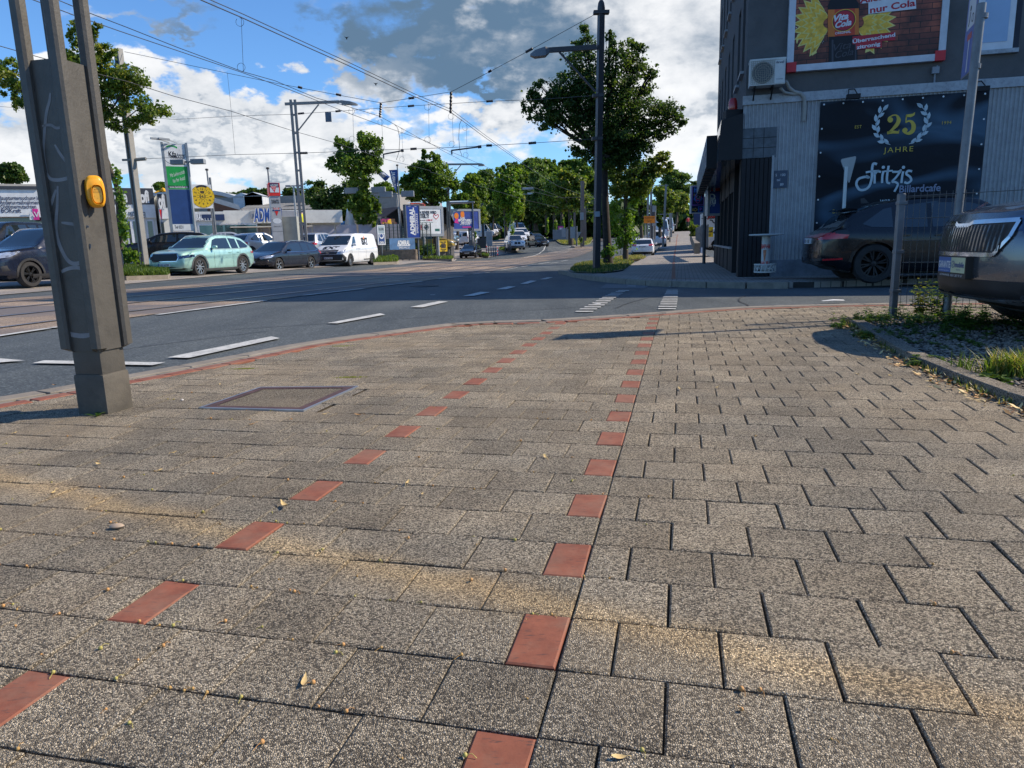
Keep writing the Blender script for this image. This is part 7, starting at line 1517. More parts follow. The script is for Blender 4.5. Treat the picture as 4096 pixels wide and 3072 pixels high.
tg = thing('inspection_station', 'white inspection station with a pale sign wall and cream roof edge at the left edge', 'building', Fg.p(xg*.6, -2.2, -.5))
mb = MB(); Fg.slab(mb, 0, -3.2, xg, .0, -6, -.8); mb.build('wall', m_shade, tg); mb = MB(); Fg.slab(mb, 0, 0, xg+.05, zr1, -6, 0); mb.build('sign_wall', sW, tg)
mb = MB(); Fg.slab(mb, 0, zr1-.03, xg+.05, zr1+.12, -6, .06, 1); Fg.slab(mb, 0, zr1+.12, xg+1, zr_, -6.5, -.3, 0); mb.build('roof_edge', [m_wallc, sK], tg)
mb = MB(); x_ = fg(cB(-25, 400))[0]
for t, y, w_ in (('Hauptuntersuchung inkl.', 390, 420), ('Änderungsabnahmen', 440, 350), ('Oldtimergutachten', 487, 310), ('BOKraft', 533, 135)): q = fg(cB(-20 if y < 400 else -5 if y < 450 else 5 if y < 500 else 12, y)); Fg.text(mb, t, q[0], q[1], .19, abs(fg(cB(w_, 0))[0]-fg(cB(0, 560))[0]), .012, 0, .02, align='L')
mb.build('lettering', [sN], tg, fix=False)
mb = MB(); a = fg(cB(318, 515)); b_ = fg(cB(440, 635)); Fg.slab(mb, a[0], b_[1], fg(cB(368, 560))[0], a[1], .1, .16, 0); Fg.slab(mb, fg(cB(368, 560))[0], b_[1], b_[0], a[1], .1, .18, 1); Fg.text(mb, 'AVL', fg(cB(400, 560))[0], (a[1]+b_[1])/2, .26, .55, .19, 2, .02); o = mb.build('projecting_sign', [sW, sP, sW], None, fix=True); tag(o, 'small white and pink sign beside the left tram pole', 'sign')
Ya = 52; FL = Fr(at(*cC(585, 1060), Ya), (math.cos(.42), math.sin(.42), 0), (0, 0, 1)); FL.o.z -= 1.2; fl = lambda q: planehit(FL, *q)
aL, aR = fl(cC(560, 950))[0], fl(cD(600, 1050))[0]; zt_ = fl(cC(1000, 875))[1]; zf_ = fl(cC(800, 975))[1]; a1_ = fl(cC(885, 950))[0]
al = thing('arcade_building', 'long low white building with dark blue name panels behind the parked cars', 'building', FL.p(aL, 0))
mb = MB(); FL.slab(mb, aL-6, -.5, a1_, zt_-.05, -14, 0); FL.slab(mb, a1_, -.5, aR+1.5, zt_, -14, -.8); FL.slab(mb, a1_, zf_-.25, aR+1.5, zt_+.02, -.8, -.02, 0); mb.build('wall', m_wallw, al)
mb = MB(); FL.slab(mb, aL-6, zf_, a1_+.02, zt_-.25, 0, .12); mb.build('name_panel', sN, al)
mb = MB(); FL.text(mb, 'ADMIRAL', fl(cC(630, 950))[0]+(-.25), fl(cC(0+635, 930))[1], .55, abs(fl(cC(692, 950))[0]-fl(cC(545, 950))[0]), .13, 0, .04); FL.text(mb, 'SPIELHALLE', fl(cC(615, 950))[0], fl(cC(635, 965))[1], .2, 2.0, .13, 0); mb.build('lettering', sW, al, fix=False)
mb = MB(); u1, u2 = fl(cC(1158, 950))[0], fl(cD(262, 1080))[0]; FL.slab(mb, u1, zf_+.1, u2+1.2, zt_-.03, -.02, .16, 0)
FL.text(mb, 'ADMIRAL', fl(cC(1175, 950))[0], (zf_+zt_)/2+.0, .95, abs(fl(cC(1365, 950))[0]-fl(cC(1175, 950))[0])*1.62, .28, 2, .05, .15, align='L'); FL.text(mb, 'ADMIRAL', fl(cC(1175, 950))[0]+.06, (zf_+zt_)/2+.03, .95, abs(fl(cC(1365, 950))[0]-fl(cC(1175, 950))[0])*1.62, .285, 1, .03, .15, align='L'); mb.build('light_letters', [M_('panel_grey', (.30, .31, .33), .5), M_('letter_blue', (.03, .08, .30), .3), sW], al, fix=False)
for u in (fl(cC(610, 950))[0], fl(cC(765, 950))[0]): shopwin(FL, al, u, .3, u+(3.4 if u < fl(cC(700, 950))[0] else 3), zf_-.25, 2, gm=m_teal)
k = 0
for q0, q1, mt in ((905, 1000, m_teal), (1005, 1090, None), (1095, 1180, None), (1185, 1270, None), (1275, 1370, 'b')):
 u, v = fl(cC(q0, 0))[0], fl(cC(q1, 0))[0]; mb = MB(); FL.slab(mb, u, .2, v-.1, zf_-.4, -.78, -.72, 0); mb.build('window' if mt else 'roller_panel', {None: M_('roller_lilac', (.36, .36, .42), .5), 'b': M_('blue_poster', (.02, .10, .30), .3, var=.8, scale=2.5)}.get(mt, mt), al)
for j in range(5): u = fl(cD(330, 1080))[0]+j*1.75; mb = MB(); FL.slab(mb, u, .2, u+1.6, zf_-.4, -.78, -.72); mb.build('roller_panel', M_('roller_lilac', (.36, .36, .42), .5), al)
mb = MB(); FL.slab(mb, a1_+.3, zf_-.55, aR-1, zf_-.48, -.8, 1.2); mb.build('awning', m_wallc, al)
Yh = 68; FH = Fr(at(*cC(830, 870), Yh), (1, .05, 0), (0, 0, 1)); fh_ = lambda q: planehit(FH, *q)
hw_ = thing('factory_hall', 'old hall with a grey corrugated fibre cement roof behind the arcade', 'building', FH.p(0, -5))
x1, z1 = fh_(cC(815, 762)); x2_, z2_ = fh_(cC(1075, 868)); xe = fh_(cD(540, 1080))[0]; zr2 = fh_(cD(480, 935))[1]
mb = MB(); P = [FH.p(x1-1, z1, 0), FH.p(x2_, z2_, 0), FH.p(x2_, -7, 0), FH.p(x1-1, -7, 0)]; mb.add(P, [(0, 1, 2, 3)]); mb.build('gable', M_('brown_brick', (.12, .06, .04), .8), hw_)
def corr():
 m, t, b = new_mat('corrugated_roof'); c = t.nodes.new('ShaderNodeTexCoord'); w = t.nodes.new('ShaderNodeTexWave'); w.inputs['Scale'].default_value = .9; w.bands_direction = 'X'; t.links.new(c.outputs['Object'], w.inputs['Vector']); n = pnoise(t, .5, 6, .6, c.outputs['Object']); r = cramp(t, n.outputs[0], [(.35, (.16, .155, .14)), (.7, (.30, .29, .265))]); t.links.new(r.outputs[0], b.inputs['Base Color']); b.inputs['Roughness'].default_value = .9; bump(t, b, w.outputs[0], .8, .12); return m
mcorr = corr()
mb = MB(); mb.add([FH.p(x2_-.3, z2_-.05, .4), FH.p(xe, z2_-.05, .4), FH.p(xe, z1+.1, -9), FH.p(x1+.2, z1+.1, -9)], [(0, 1, 2, 3)]); mb.add([FH.p(x1-1.2, z1+.05, .3), FH.p(x2_, z2_-.05, .5), FH.p(x2_-.2, z2_+.45, .5), FH.p(x1-1.2, z1+.5, .3)], [(0, 1, 2, 3)], 1); mb.build('roof', [mcorr, M_('barge_board', (.45, .44, .42), .7)], hw_)
for k in range(5):
 u = x1+5+k*4; mb = MB(); a, b_ = .45, .62; mk = lambda s, x: FH.p(x, z2_+(z1-z2_)*s+.05, .4-9.4*s+.05); mb.add([mk(a, u), mk(a, u+2), mk(b_, u+2.2), mk(b_, u+.2)], [(0, 1, 2, 3)]); mb.build('skylight', m_shade, hw_)
mb = MB(); FH.slab(mb, x2_-.2, -7, xe, z2_-.1, -9, 0); mb.build('wall', m_wallw, hw_)
Yd = 80; FD = Fr(at(*cC(765, 800), Yd), (1, 0, 0), (0, 0, 1)); fd = lambda q: planehit(FD, *q); dr_ = thing('barrel_roof_hall', 'hall with a shallow curved tan roof rising behind the corrugated hall', 'building', FD.p(0, -6)); mb = MB(); P = [(-8, -8), (-8, fd(cC(765, 690))[1]), *[fd(cC(x, y)) for x, y in ((800, 688), (870, 700), (940, 718), (1000, 738), (1040, 755))], (fd(cC(1040, 755))[0], -8)]
mb.prism([FD.p(*q) for q in P], (0, 14, 0)); mb.build('hall_body', M_('tan_wall', (.42, .30, .17), .8), dr_)
mb = MB(); top_ = P[1:-1]; 
for a, b_ in zip(top_[:-1], top_[1:]): mb.add([FD.p(a[0], a[1]+.15, .4), FD.p(b_[0], b_[1]+.15, .4), FD.p(b_[0], b_[1]+.15, -14), FD.p(a[0], a[1]+.15, -14), FD.p(a[0], a[1]-.25, .4), FD.p(b_[0], b_[1]-.25, .4)], [(0, 1, 2, 3), (4, 5, 1, 0)])
mb.build('roof', M_('roof_pale', (.45, .47, .48), .6), dr_)
for (x, y) in ((1100, 730), (1215, 722), (50, 0)):
 q = cC(x, y) if x != 50 else cD(52, 900); p = at(*q, 76); t = thing('roof_vent', {1100: 'left pale ridge vent on the halls far roof', 1215: 'middle pale ridge vent, larger, on the far roof', 50: 'right pale ridge vent just left of the red topped pylon'}[x], 'roof vent', p, group='ridge vents'); mb = MB(); mb.box(p+Vector((-.9, -1, -1.2)), p+Vector((.9, 1, -.1))); mb.add([p+Vector(q) for q in ((1.0, -1.1, -.08), (0, -1.1, .3), (-1, -1.1, -.08), (-1, 1.1, -.08), (0, 1.1, .3), (1, 1.1, -.08))], [(0, 1, 4, 5), (1, 2, 3, 4), (0, 1, 2)]); mb.build('vent_hood', M_('vent_pale', (.5, .52, .54), .5), t)
p = at(*cC(1200, 762), 78); mb = MB(); mb.box((p.x-6, p.y, p.z-8), (p.x+15, p.y+12, p.z+.3)); o = mb.build('flat_roof_hall', M_('roof_grey_flat', (.25, .24, .22), .8)); tag(o, 'grey flat roofed hall whose roof carries the ridge vents', 'building')
Yb = 66; FW = Fr(at(*cE(240, 1120), Yb), (1, .4, 0), (0, 0, 1)); fw_ = lambda q: planehit(FW, *q)
wb_ = thing('low_workshop', 'low pale workshop with dark tiled gables behind the blue banner signs', 'building', FW.p(0, -1)); xa, za_ = fw_(cE(60, 940)); xr, zr = fw_(cE(560, 940)); zg_ = fw_(cE(450, 838))[1]
mb = MB(); FW.slab(mb, xa, -2.5, fw_(cE(1050, 940))[0], za_, -10, 0); mb.build('wall', M_('wall_greige', (.30, .28, .26), .85, dirt=.3), wb_)
mtile = M_('dark_tiles', (.055, .042, .038), .75, var=.4, scale=8, bmp=.8, bscale=22)
for (a, b_, c_) in ((300, 492, 560), (700, 960, 1050)):
 A_, B2, C_ = fw_(cE(a, 940)), fw_(cE(b_, 838)), fw_(cE(c_, 940)); mb = MB(); mb.add([FW.p(A_[0]-1, B2[1], -7), FW.p(B2[0], B2[1], .6), FW.p(A_[0]+.4, A_[1], .6), FW.p(A_[0]-2.6, A_[1], -7)], [(0, 1, 2, 3)]); mb.add([FW.p(B2[0], B2[1], .6), FW.p(C_[0], C_[1]-.6, .6), FW.p(C_[0]+.5, C_[1]-.6, -7), FW.p(B2[0], B2[1], -7)], [(0, 1, 2, 3)]); mb.add([FW.p(A_[0]+.6, A_[1], .3), FW.p(B2[0], B2[1]-.1, .3), FW.p(C_[0], C_[1]-.7, .3), FW.p(C_[0], A_[1]-1, .3)], [(0, 1, 2, 3)], 1)
 mb.build('roof', [mtile, m_black], wb_, fix=False)
def shut():
 m, t, b = new_mat('roller_shutter'); c = t.nodes.new('ShaderNodeTexCoord'); w = t.nodes.new('ShaderNodeTexWave'); w.inputs['Scale'].default_value = 1.6; w.bands_direction = 'Z'; t.links.new(c.outputs['Object'], w.inputs['Vector']); r = cramp(t, w.outputs[0], [(.2, (.06, .09, .10)), (.7, (.16, .21, .23))]); t.links.new(r.outputs[0], b.inputs['Base Color']); b.inputs['Roughness'].default_value = .5; return m
a, b_ = fw_(cE(300, 1160)), fw_(cE(555, 942)); mb = MB(); FW.slab(mb, a[0], a[1]-1, b_[0], b_[1], 0, .2); mb.build('roller_shutter', shut(), wb_)
def posters(F, mb, w, h):
 F.rect(mb, 0, 0, w*.50, h, .004, 0); F.poly(mb, [(w*.30, 0), (w*.50, 0), (w*.48, h), (w*.33, h*.8)], .006, 1); F.rect(mb, w*.5, 0, w*.72, h, .004, 3); F.rect(mb, w*.72, 0, w, h, .004, 0); F.rect(mb, w*.74, h*.1, w*.98, h*.9, .006, 2); F.text(mb, 'BAKRI', w*.17, h*.62, .45, w*.3, .008, 4, .04); F.text(mb, 'REIFEN', w*.86, h*.62, .5, w*.24, .01, 4, .05); F.text(mb, 'WERKSTATT', w*.17, h*.25, .22, w*.28, .008, 1, .02)
board('poster_strip', 'pink and yellow workshop poster strip above the slatted shutter', 'poster', cE(318, 958), cE(528, 958), cE(318, 1018), 65.6, .05, [sW, sP, sY, M_('poster_tan', (.50, .36, .10), .5), M_('poster_peach', (.70, .32, .16), .5), sD], posters, .05)
def adm(F, mb, w, h):
 F.text(mb, 'ADMIRAL', w*.42, h*.5, w*.34, h*.86, .006, 0, .05, rot=math.pi/2); F.line(mb, [(w*.66, h*.08), (w*.66, h*.84)], .05, .006, 0); F.text(mb, 'SPIELHALLE', w*.80, h*.44, w*.14, h*.62, .006, 0, .01, rot=math.pi/2); F.text(mb, 'ADM', w*.25, h*.97, .08, w*.2, .006, 0); F.text(mb, 'SPIEL', w*.75, h*.97, .08, w*.2, .006, 0)
board('blue_pylon', 'tall deep blue pylon with white vertical lettering beside the flag pole', 'sign', cE(570, 822), cE(700, 818), cE(588, 1150), 56, -.05, [M_('pylon_blue', (.015, .05, .27), .4), sW], adm, .4, posts=[(.15, 0, .07, m_galv), (.9, 0, .07, m_galv)], frame=(m_galv, .07))
def ban(F, mb, w, h): F.text(mb, 'ADMIRAL', w*.55, h*.6, h*.42, w*.5, .012, 0, .05); F.line(mb, [(w*.3, h*.33), (w*.8, h*.33)], .05, .012, 0); F.text(mb, 'SPIELHALLE', w*.56, h*.17, h*.17, w*.42, .012, 0, .01)
board('fence_banner', 'light blue name banner stretched on the fence above the log palisade', 'banner', cE(402, 1160), cE(660, 1152), cE(408, 1275), 55, .03, [M_('banner_lightblue', (.07, .17, .33), .6, var=.25, scale=2), sW], ban, .03)
def aboard(F, mb, w, h): F.rect(mb, .06, .06, w-.06, h*.55, .004, 0); F.rect(mb, .06, h*.58, w-.06, h-.06, .004, 2); F.text(mb, 'ADMIRAL', w*.5, h*.12, .2, w*.7, .008, 1, .02); F.disc(mb, w*.5, h*.45, w*.3, w*.32, .008, 1); F.disc(mb, w*.48, h*.47, w*.2, w*.22, .01, 0); F.text(mb, 'WILLKOMMEN', w*.5, h*.8, .18, w*.7, .008, 3)
board('poster_stand', 'narrow white framed poster stand with a blue ball motif behind the van', 'poster stand', cE(285, 1022), cE(353, 1026), cE(290, 1225), 54, .1, [sW, sB, sW, M_('poster_grey', (.30, .38, .42), .5), sD], aboard, .1, posts=[(.5, 0, .05, m_galv)])
def loz(F, mb, w, h):
 for k in range(2): F.disc(mb, w*(.15+.62*k), h*.55, w*.09, c=.006, m=0, inner=.55); F.text(mb, 'fri', w*.15, h*.9, .4, w*.15, .006, 0, .03)
board('hall_banner', 'blue patterned banner with pale rings under the leafy tree crown', 'banner', cD(668, 1110), cD(845, 1110), cD(672, 1190), 60, .05, [M_('blue_poster', (.02, .10, .30), .3), sW], loz, .05)
mb = MB(); p = at(*cD(833, 1185), 58); mb.lathe([(.55, -1.2), (.5, 0), (.02, 2.4)], p, n=4); o = mb.build('canopy_tent', sW); tag(o, 'white pointed pavilion tip behind the van roof', 'pavilion')
def rev(F, mb, w, h):
 F.text(mb, 'DEIN REVIER WIRD', w*.42, h*.86, h*.12, w*.80, .01, 0, .04); F.text(mb, 'GETEILT!', w*.27, h*.71, h*.15, w*.50, .01, 0, .05); F.text(mb, 'Gewinne täglich', w*.20, h*.55, h*.055, w*.36, .01, 0, .02); F.text(mb, '1.000 €', w*.53, h*.55, h*.075, w*.24, .01, 1, .03); F.text(mb, '500 € für dich & 500 € für dein Team', w*.36, h*.46, h*.045, w*.62, .01, 2, .01)
 for k, c_ in enumerate((1, 0)): F.disc(mb, w*(.16+.24*k), h*.26, h*.10, c=.01, m=c_, inner=.72); F.disc(mb, w*(.16+.24*k), h*.26, h*.055, c=.011, m=c_)
 F.line(mb, cat([(w*.80, h*.58), (w*.70, h*.70), (w*.73, h*.78), (w*.80, h*.73), (w*.87, h*.78), (w*.90, h*.70), (w*.80, h*.58)]), h*.025, .01, 1); F.text(mb, 'Teilnahmebedingungen auf der Webseite', w*.2, h*.04, h*.02, w*.35, .01, 2); F.rect(mb, w*.74, h*.1, w*.92, h*.2, .01, 2)
board('white_billboard', 'large white lottery style billboard with dark headline behind the street tree', 'billboard', cE(680, 862), cE(925, 850), cE(680, 1112), 60, -.0, [sW, M_('head_ink', (.02, .03, .05), .5), M_('poster_red', (.5, .02, .03), .5), M_('poster_teal', (.02, .13, .10), .5)], rev, .25, posts=[(.3, 0, .14, sSil), (.85, 0, .14, sSil)], frame=(sSil, .22))
def rei(F, mb, w, h): F.text(mb, 'REIFEN', w*.25, h*.62, h*.5, w*.34, .03, 0, .05); F.text(mb, '0231 / 35 64 46', w*.35, h*.18, h*.2, w*.4, .03, 1, .02); F.rect(mb, w*.72, h*.1, w*.98, h*.85, .03, 1); F.text(mb, 'PROFI', w*.85, h*.5, h*.3, w*.2, .04, 2, .02)
board('roof_sign', 'long red roof sign with black and white writing above the white billboard', 'sign', cE(625, 800), cE(935, 795), cE(625, 838), 66, .0, [M_('roof_sign_red', (.55, .07, .05), .5), sD, sW, M_('logo_green', (.02, .2, .1), .5)], rei, .2)
def spo(F, mb, w, h):
 F.text(mb, 'DAS', w*.36, h*.62, h*.12, w*.17, .01, 0, .05); F.text(mb, 'SPORTHERZ', w*.46, h*.49, h*.12, w*.56, .01, 0, .05); F.text(mb, 'DER STADT', w*.5, h*.35, h*.12, w*.42, .01, 0, .05); F.text(mb, 'MITTEN IM REVIER', w*.45, h*.24, h*.05, w*.4, .01, 0, .02); F.rect(mb, w*.34, h*.07, w*.68, h*.13, .01, 1); F.disc(mb, w*.36, h*.82, .22, .4, .01, 2)
 F.poly(mb, [(w*.03, h*.35), (w*.12, h*.72), (w*.2, h*.6), (w*.17, h*.42), (w*.22, h*.3)], .01, 1); F.disc(mb, w*.12, h*.74, .25, .3, .012, 2); F.poly(mb, [(0, h*.9), (w*.10, h*.98), (w*.16, h), (0, h)], .01, 0)
board('blue_billboard', 'blue sports advertising billboard behind the small pointed tree', 'billboard', cE(1058, 875), cE(1310, 885), cE(1060, 1062), 74, -.05, [M_('billboard_blue', (.03, .06, .28), .45, var=.4, scale=1), sW, sP, sO], spo, .3, frame=(sSil, .22))
q = at(*cE(1235, 1200), 74); t = thing('billboard_mast', 'thick grey mast with a dark lower panel carrying the blue billboard', 'mast', q); mb = MB(); mb.box((q.x-.24, q.y, q.z-.3), (q.x+.2, q.y+.5, q.z+1.5)); mb.build('mast', M_('mast_grey', (.10, .11, .12), .5), t); mb = MB(); Fm = Fr((q.x+.0, q.y-.01, q.z+.75), (1, 0, 0), (0, 0, 1)); Fm.text(mb, 'STRÖER', 0, 0, .16, .9, .002, 0, .04, rot=math.pi/2); mb.build('lettering', sW, t, fix=False)
q = at(*cE(1145, 850), 76); mb = MB(); mb.box((q.x-1.3, q.y-1, q.z+.5), (q.x+1.3, q.y+1, q.z+.62)); 
for s in (-1.2, 1.1): mb.box((q.x+s, q.y-.9, q.z-4), (q.x+s+.1, q.y-.8, q.z+.5))
tag(mb.build('canopy', sSil), 'pale flat canopy peeking above the blue billboard', 'canopy')
def dog(F, mb, w, h): F.text(mb, 'Hallen Bakri', w*.5, h*.88, .16, w*.8, .006, 0, .02); F.poly(mb, [(w*.2, h*.3), (w*.8, h*.3), (w*.85, h*.6), (w*.7, h*.76), (w*.3, h*.76), (w*.15, h*.6)], .006, 1); F.disc(mb, w*.42, h*.5, w*.16, c=.008, m=0); F.text(mb, 'Entsperren', w*.5, h*.2, .13, w*.7, .006, 0, .02); F.text(mb, '22-27', w*.5, h*.08, .13, w*.35, .006, 0, .02)
board('yellow_poster', 'bright yellow framed poster on the parking edge beside the lattice pole', 'poster', cE(917, 1180), cE(990, 1178), cE(917, 1293), 66, 0, [sY, sD, M_('dog_brown', (.08, .05, .02), .6)], dog, .1, posts=[(.1, 0, .05, m_black), (.9, 0, .05, m_black)])
Yl = 54; t = thing('log_palisade', 'row of upright round concrete palings below the light blue banner', 'palisade', at(*cE(480, 1330), Yl)); mb = MB()
A0, A1 = at(*cE(290, 1332), Yl+.5), at(*cE(672, 1332), Yl); zt0 = at(*cE(290, 1292), Yl).z; n_ = 44
for k in range(n_): p = A0.lerp(A1, k/(n_-1)); mb.tube([(p.x, p.y, p.z-.3), (p.x, p.y, zt0+(at(*cE(672, 1268), Yl).z-zt0)*k/n_+rnd.uniform(-.02, .02))], .12, n=7)
mb.build('palings', M_('paling', (.26, .20, .14), .9, var=.3, scale=4), t, smooth=50)
mg = M_('fence_green', (.02, .06, .045), .5); t = thing('green_fence', 'dark green mesh fence behind the light blue banner', 'fence', at(*cE(700, 1330), 58)); mb = MB()
for k in range(14): p = at(*cE(288+k*42, 1290), 57); mb.bar((p.x, p.y, p.z-.3), (p.x, p.y, p.z+2.2), .06, .06)
mb.build('fence_posts', mg, t); mb = MB()
for k in range(110): p = at(*cE(288, 1290), 57).lerp(at(*cE(288+13*42, 1290), 57), k/109); mb.bar((p.x, p.y, p.z), (p.x, p.y, p.z+2.1), .012, .012)
for k in range(9): a_, b_ = at(*cE(288, 1290), 57), at(*cE(288+13*42, 1290), 57); mb.bar(a_+Vector((0, 0, .1+k*.25)), b_+Vector((0, 0, .1+k*.25)), .014, .014)
mb.build('mesh', mg, t)
m_bol = M_('bollard_grey', (.05, .055, .06), .5); m_bw = M_('bollard_white', (.6, .6, .6), .5)
def bollard(label, bpx, h_, Y, striped, grp): 
 p = at(*bpx, Y); t = thing('bollard', label, 'bollard', p, group=grp)
 if striped:
  for k in range(6): mb = MB(); mb.lathe([(.05, h_*k/6), (.05, h_*(k+1)/6)], p, n=10); mb.build('stripe_band', sR if k % 2 == 0 else m_bw, t)
 else: mb = MB(); mb.lathe([(.055, -.05), (.055, h_*.93), (.04, h_), (.01, h_)], p, n=10); mb.build('shaft', m_bol, t, smooth=40); mb = MB(); mb.lathe([(.058, h_*.8), (.058, h_*.88)], p, n=10); mb.build('reflector_band', m_bw, t)
g = 'bollards at the parking corner'
bollard('left red and white striped bollard beside the black hatchback', cF(406, 1285), 1.0, 79, True, g); bollard('right red and white striped bollard closing the bollard row', cF(525, 1300), 1.0, 79, True, g)
for x in (430, 456, 480, 502): bollard('plain dark bollard between the two striped bollards', cF(x, 1310), 1.1, 79, False, g)
for i, x in enumerate((613, 642, 658, 672)): bollard(['dark green bollard leaning at the planted corner', 'dark bollard beside the white suv front', 'dark bollard, second from the white suv', 'dark bollard nearest to the white suv'][i], cF(x, 1275-i*6), 1.15, 82, False, 'bollards at the flower corner')
for lab, q, Y, w_, h_, mt in (('grey street cabinet behind the bollards', cF(437, 1182), 84, .7, 1.45, M_('cabinet', (.36, .38, .38), .6)), ('dark planter box near the grey cabinet', cF(352, 1205), 82, 1.0, .9, m_bol), ('slim dark column beside the black hatchback', cF(369, 1150), 82, .28, 4.2, m_bol), ('grey metal switch box behind the black estate car', cD(345, 1252), 43, .9, 1.25, M_('cabinet2', (.30, .31, .28), .6))):
 p = at(*q, Y); mb = MB(); mb.box((p.x-w_/2, p.y-w_/4, p.z-.2), (p.x+w_/2, p.y+w_/4, p.z+h_), bev=.02); tag(mb.build('street_cabinet' if 'column' not in lab else 'slim_column', mt), lab, 'street furniture')
def dort(F, mb, w, h): F.text(mb, 'Dortmund', w*.5, h*.76, h*.19, w*.86, .004, 0, .02); F.text(mb, 'Ortsteil', w*.5, h*.42, h*.13, w*.42, .004, 0, .0); F.text(mb, 'Mitte', w*.5, h*.20, h*.13, w*.32, .004, 0, .01); 
board('city_sign', 'orange yellow place name sign on two posts beyond the ivy covered trunks', 'road sign', cG(765, 592), cG(884, 592), cG(762, 672), 58, 0, [sO, sD], dort, .04, posts=[(.12, 0, .04, m_polegrey), (.88, 0, .04, m_polegrey)])
def adv(F, mb, w, h):
 F.rect(mb, .08, .06, w-.08, h-.08, .01, 0); F.rect(mb, .08, .06, w-.08, h*.13, .012, 1); F.rect(mb, w*.25, h*.17, w*.72, h*.27, .012, 1); F.poly(mb, [(w*.15, h*.70), (w*.4, h*.84), (w*.42, h*.66)], .012, 1)
 for k in range(4): F.rect(mb, w*(.3-.04*(k % 2)), h*(.42+.09*k), w*(.78+.04*(k % 2)), h*(.49+.09*k), .013, 2)
board('advert_board', 'backlit pink and yellow poster board standing on the median lawn', 'advertising board', cF(1192, 975), cF(1258, 975), cF(1192, 1072), 97, 0, [sK, sP, sY, sW], adv, .25)
p = at(*cF(1225, 1103), 97); mb = MB(); mb.box((p.x-1.05, p.y-.1, p.z-.3), (p.x+1.1, p.y+.2, p.z+1.0)); mb.build('advert_base', M_('base_grey', (.16, .18, .20), .6), bpy.data.objects['advert_board'])
for lab, b, t_, Y, w_ in (('slim grey sign post on the small traffic islet', cF(1400, 1200), cF(1400, 980), 62, .07), ('grey post behind the pink poster board', cF(1290, 1140), cF(1290, 995), 80, .06)):
 p, q = at(*b, Y), at(*t_, Y); t = thing('sign_post', lab, 'road sign', p); mb = MB(); mb.tube([p, q], w_, n=8); mb.build('post', m_galv, t); mb = MB(); r_ = q+Vector((-.45, 0, -.5)); mb.box((q.x-.55, q.y-.04, q.z-1.0), (q.x-.12, q.y+.0, q.z-.05)); mb.build('sign_plate', m_signback, t)
p = at(*cF(1395, 1045), 62); t = thing('give_way_sign', 'grey back of a triangular sign on the median by the tracks', 'road sign', p+Vector((0, 0, -2))); mb = MB(); mb.prism([p+Vector((-.45, .1, 0)), p+Vector((.45, .1, 0)), p+Vector((0, .1, -.8))], (0, .04, 0)); mb.build('sign_plate', m_signback, t)
for lab, b, t_, Y, w_ in (('dark tram pole on the median left of the big dark pole', cF(1463, 1172), cF(1464, 480), 70, .30), ('second dark median tram pole half hidden behind the first', cF(1492, 1115), cF(1488, 760), 88, .30), ('thin dark median pole under the trees', cF(1376, 1050), cF(1376, 830), 110, .28)):
 p, q = at(*b, Y), at(*t_, Y); t = thing('tram_pole', lab, 'tram pole', p, group='tram poles'); quadpole(t, p, q, w_, m_poledark); mb = MB(); mb.box((p.x-.2, p.y-.35, p.z+2.2), (p.x+.12, p.y-.15, p.z+2.9)); mb.build('switch_box', m_signback, t) if 'left of' in lab else None
lattice_pole('grey lattice tram pole behind the orange place name sign', cG(800, 838), cG(812, 178), cG(833, 838), cG(846, 178), 60, [.02, .1, .2, .3, .42, .6, .78], None)
for lab, b, t_, Y in (('thin lamp post left of the far pavement', cG(972, 895), cG(1008, 240), 66), ('grey lamp post further down the pavement', cG(1048, 850), cG(1050, 560), 85), ('grey lamp post far down the pavement', cG(1066, 800), cG(1068, 560), 100)):
 p, q = at(*b, Y), at(*t_, Y); t = thing('lamp_post', lab, 'street lamp', p, group='lamp posts along the far pavement'); mb = MB(); mb.bar(p-Vector((0, 0, .3)), q, .16, .16, up=(0, 1, 0)); mb.build('post', m_polegrey, t); mb = MB(); mb.bar(q-Vector((1.4, 0, .1)), q+Vector((.2, 0, -.1)), .1, .06); mb.build('arm', m_polegrey, t)
p = at(*cG(865, 850), 60); t = thing('sticker_pole', 'dark pole with white stickers beside the orange place name sign', 'pole', p); mb = MB(); q = at(*cG(872, 480), 60); mb.tube([p, q], .2, n=10); mb.build('shaft', m_poledark, t); mb = MB(); Fs_ = Fr((p.x, p.y-.21, p.z+1.2), (1, 0, 0), (0, 0, 1)); Fs_.text(mb, 'N', 0, .1, .4, .3, .003, 0, .05); Fs_.rect(mb, -.15, 1.0, .15, 1.5, .003, 0); mb.build('stickers', m_signback, t, fix=False)
for k, (x, y, Y) in enumerate(((830, 570, 120), (880, 625, 128), (850, 687, 150))): 
 q = at(*cF(x, y), Y); t = thing('street_lamp', 'far street lamp reaching over the road, %s of three among the trees' % ('topmost', 'middle', 'lowest')[k], 'street lamp', (q.x-3.5, q.y, T(q.x, q.y))); mb = MB(); mb.bar((q.x-3.5, q.y, T(q.x, q.y)), (q.x-3.5, q.y, q.z), .2, .2); mb.bar((q.x-3.5, q.y, q.z), (q.x, q.y, q.z), .15, .12); mb.build('post', m_polegrey, t); mb = MB(); mb.box((q.x-.4, q.y-.3, q.z-.1), (q.x+1.6, q.y+.3, q.z+.22), bev=.05); mb.build('lamp_head', M_('lamp_pale', (.42, .45, .47), .5), t)
Ys = 30
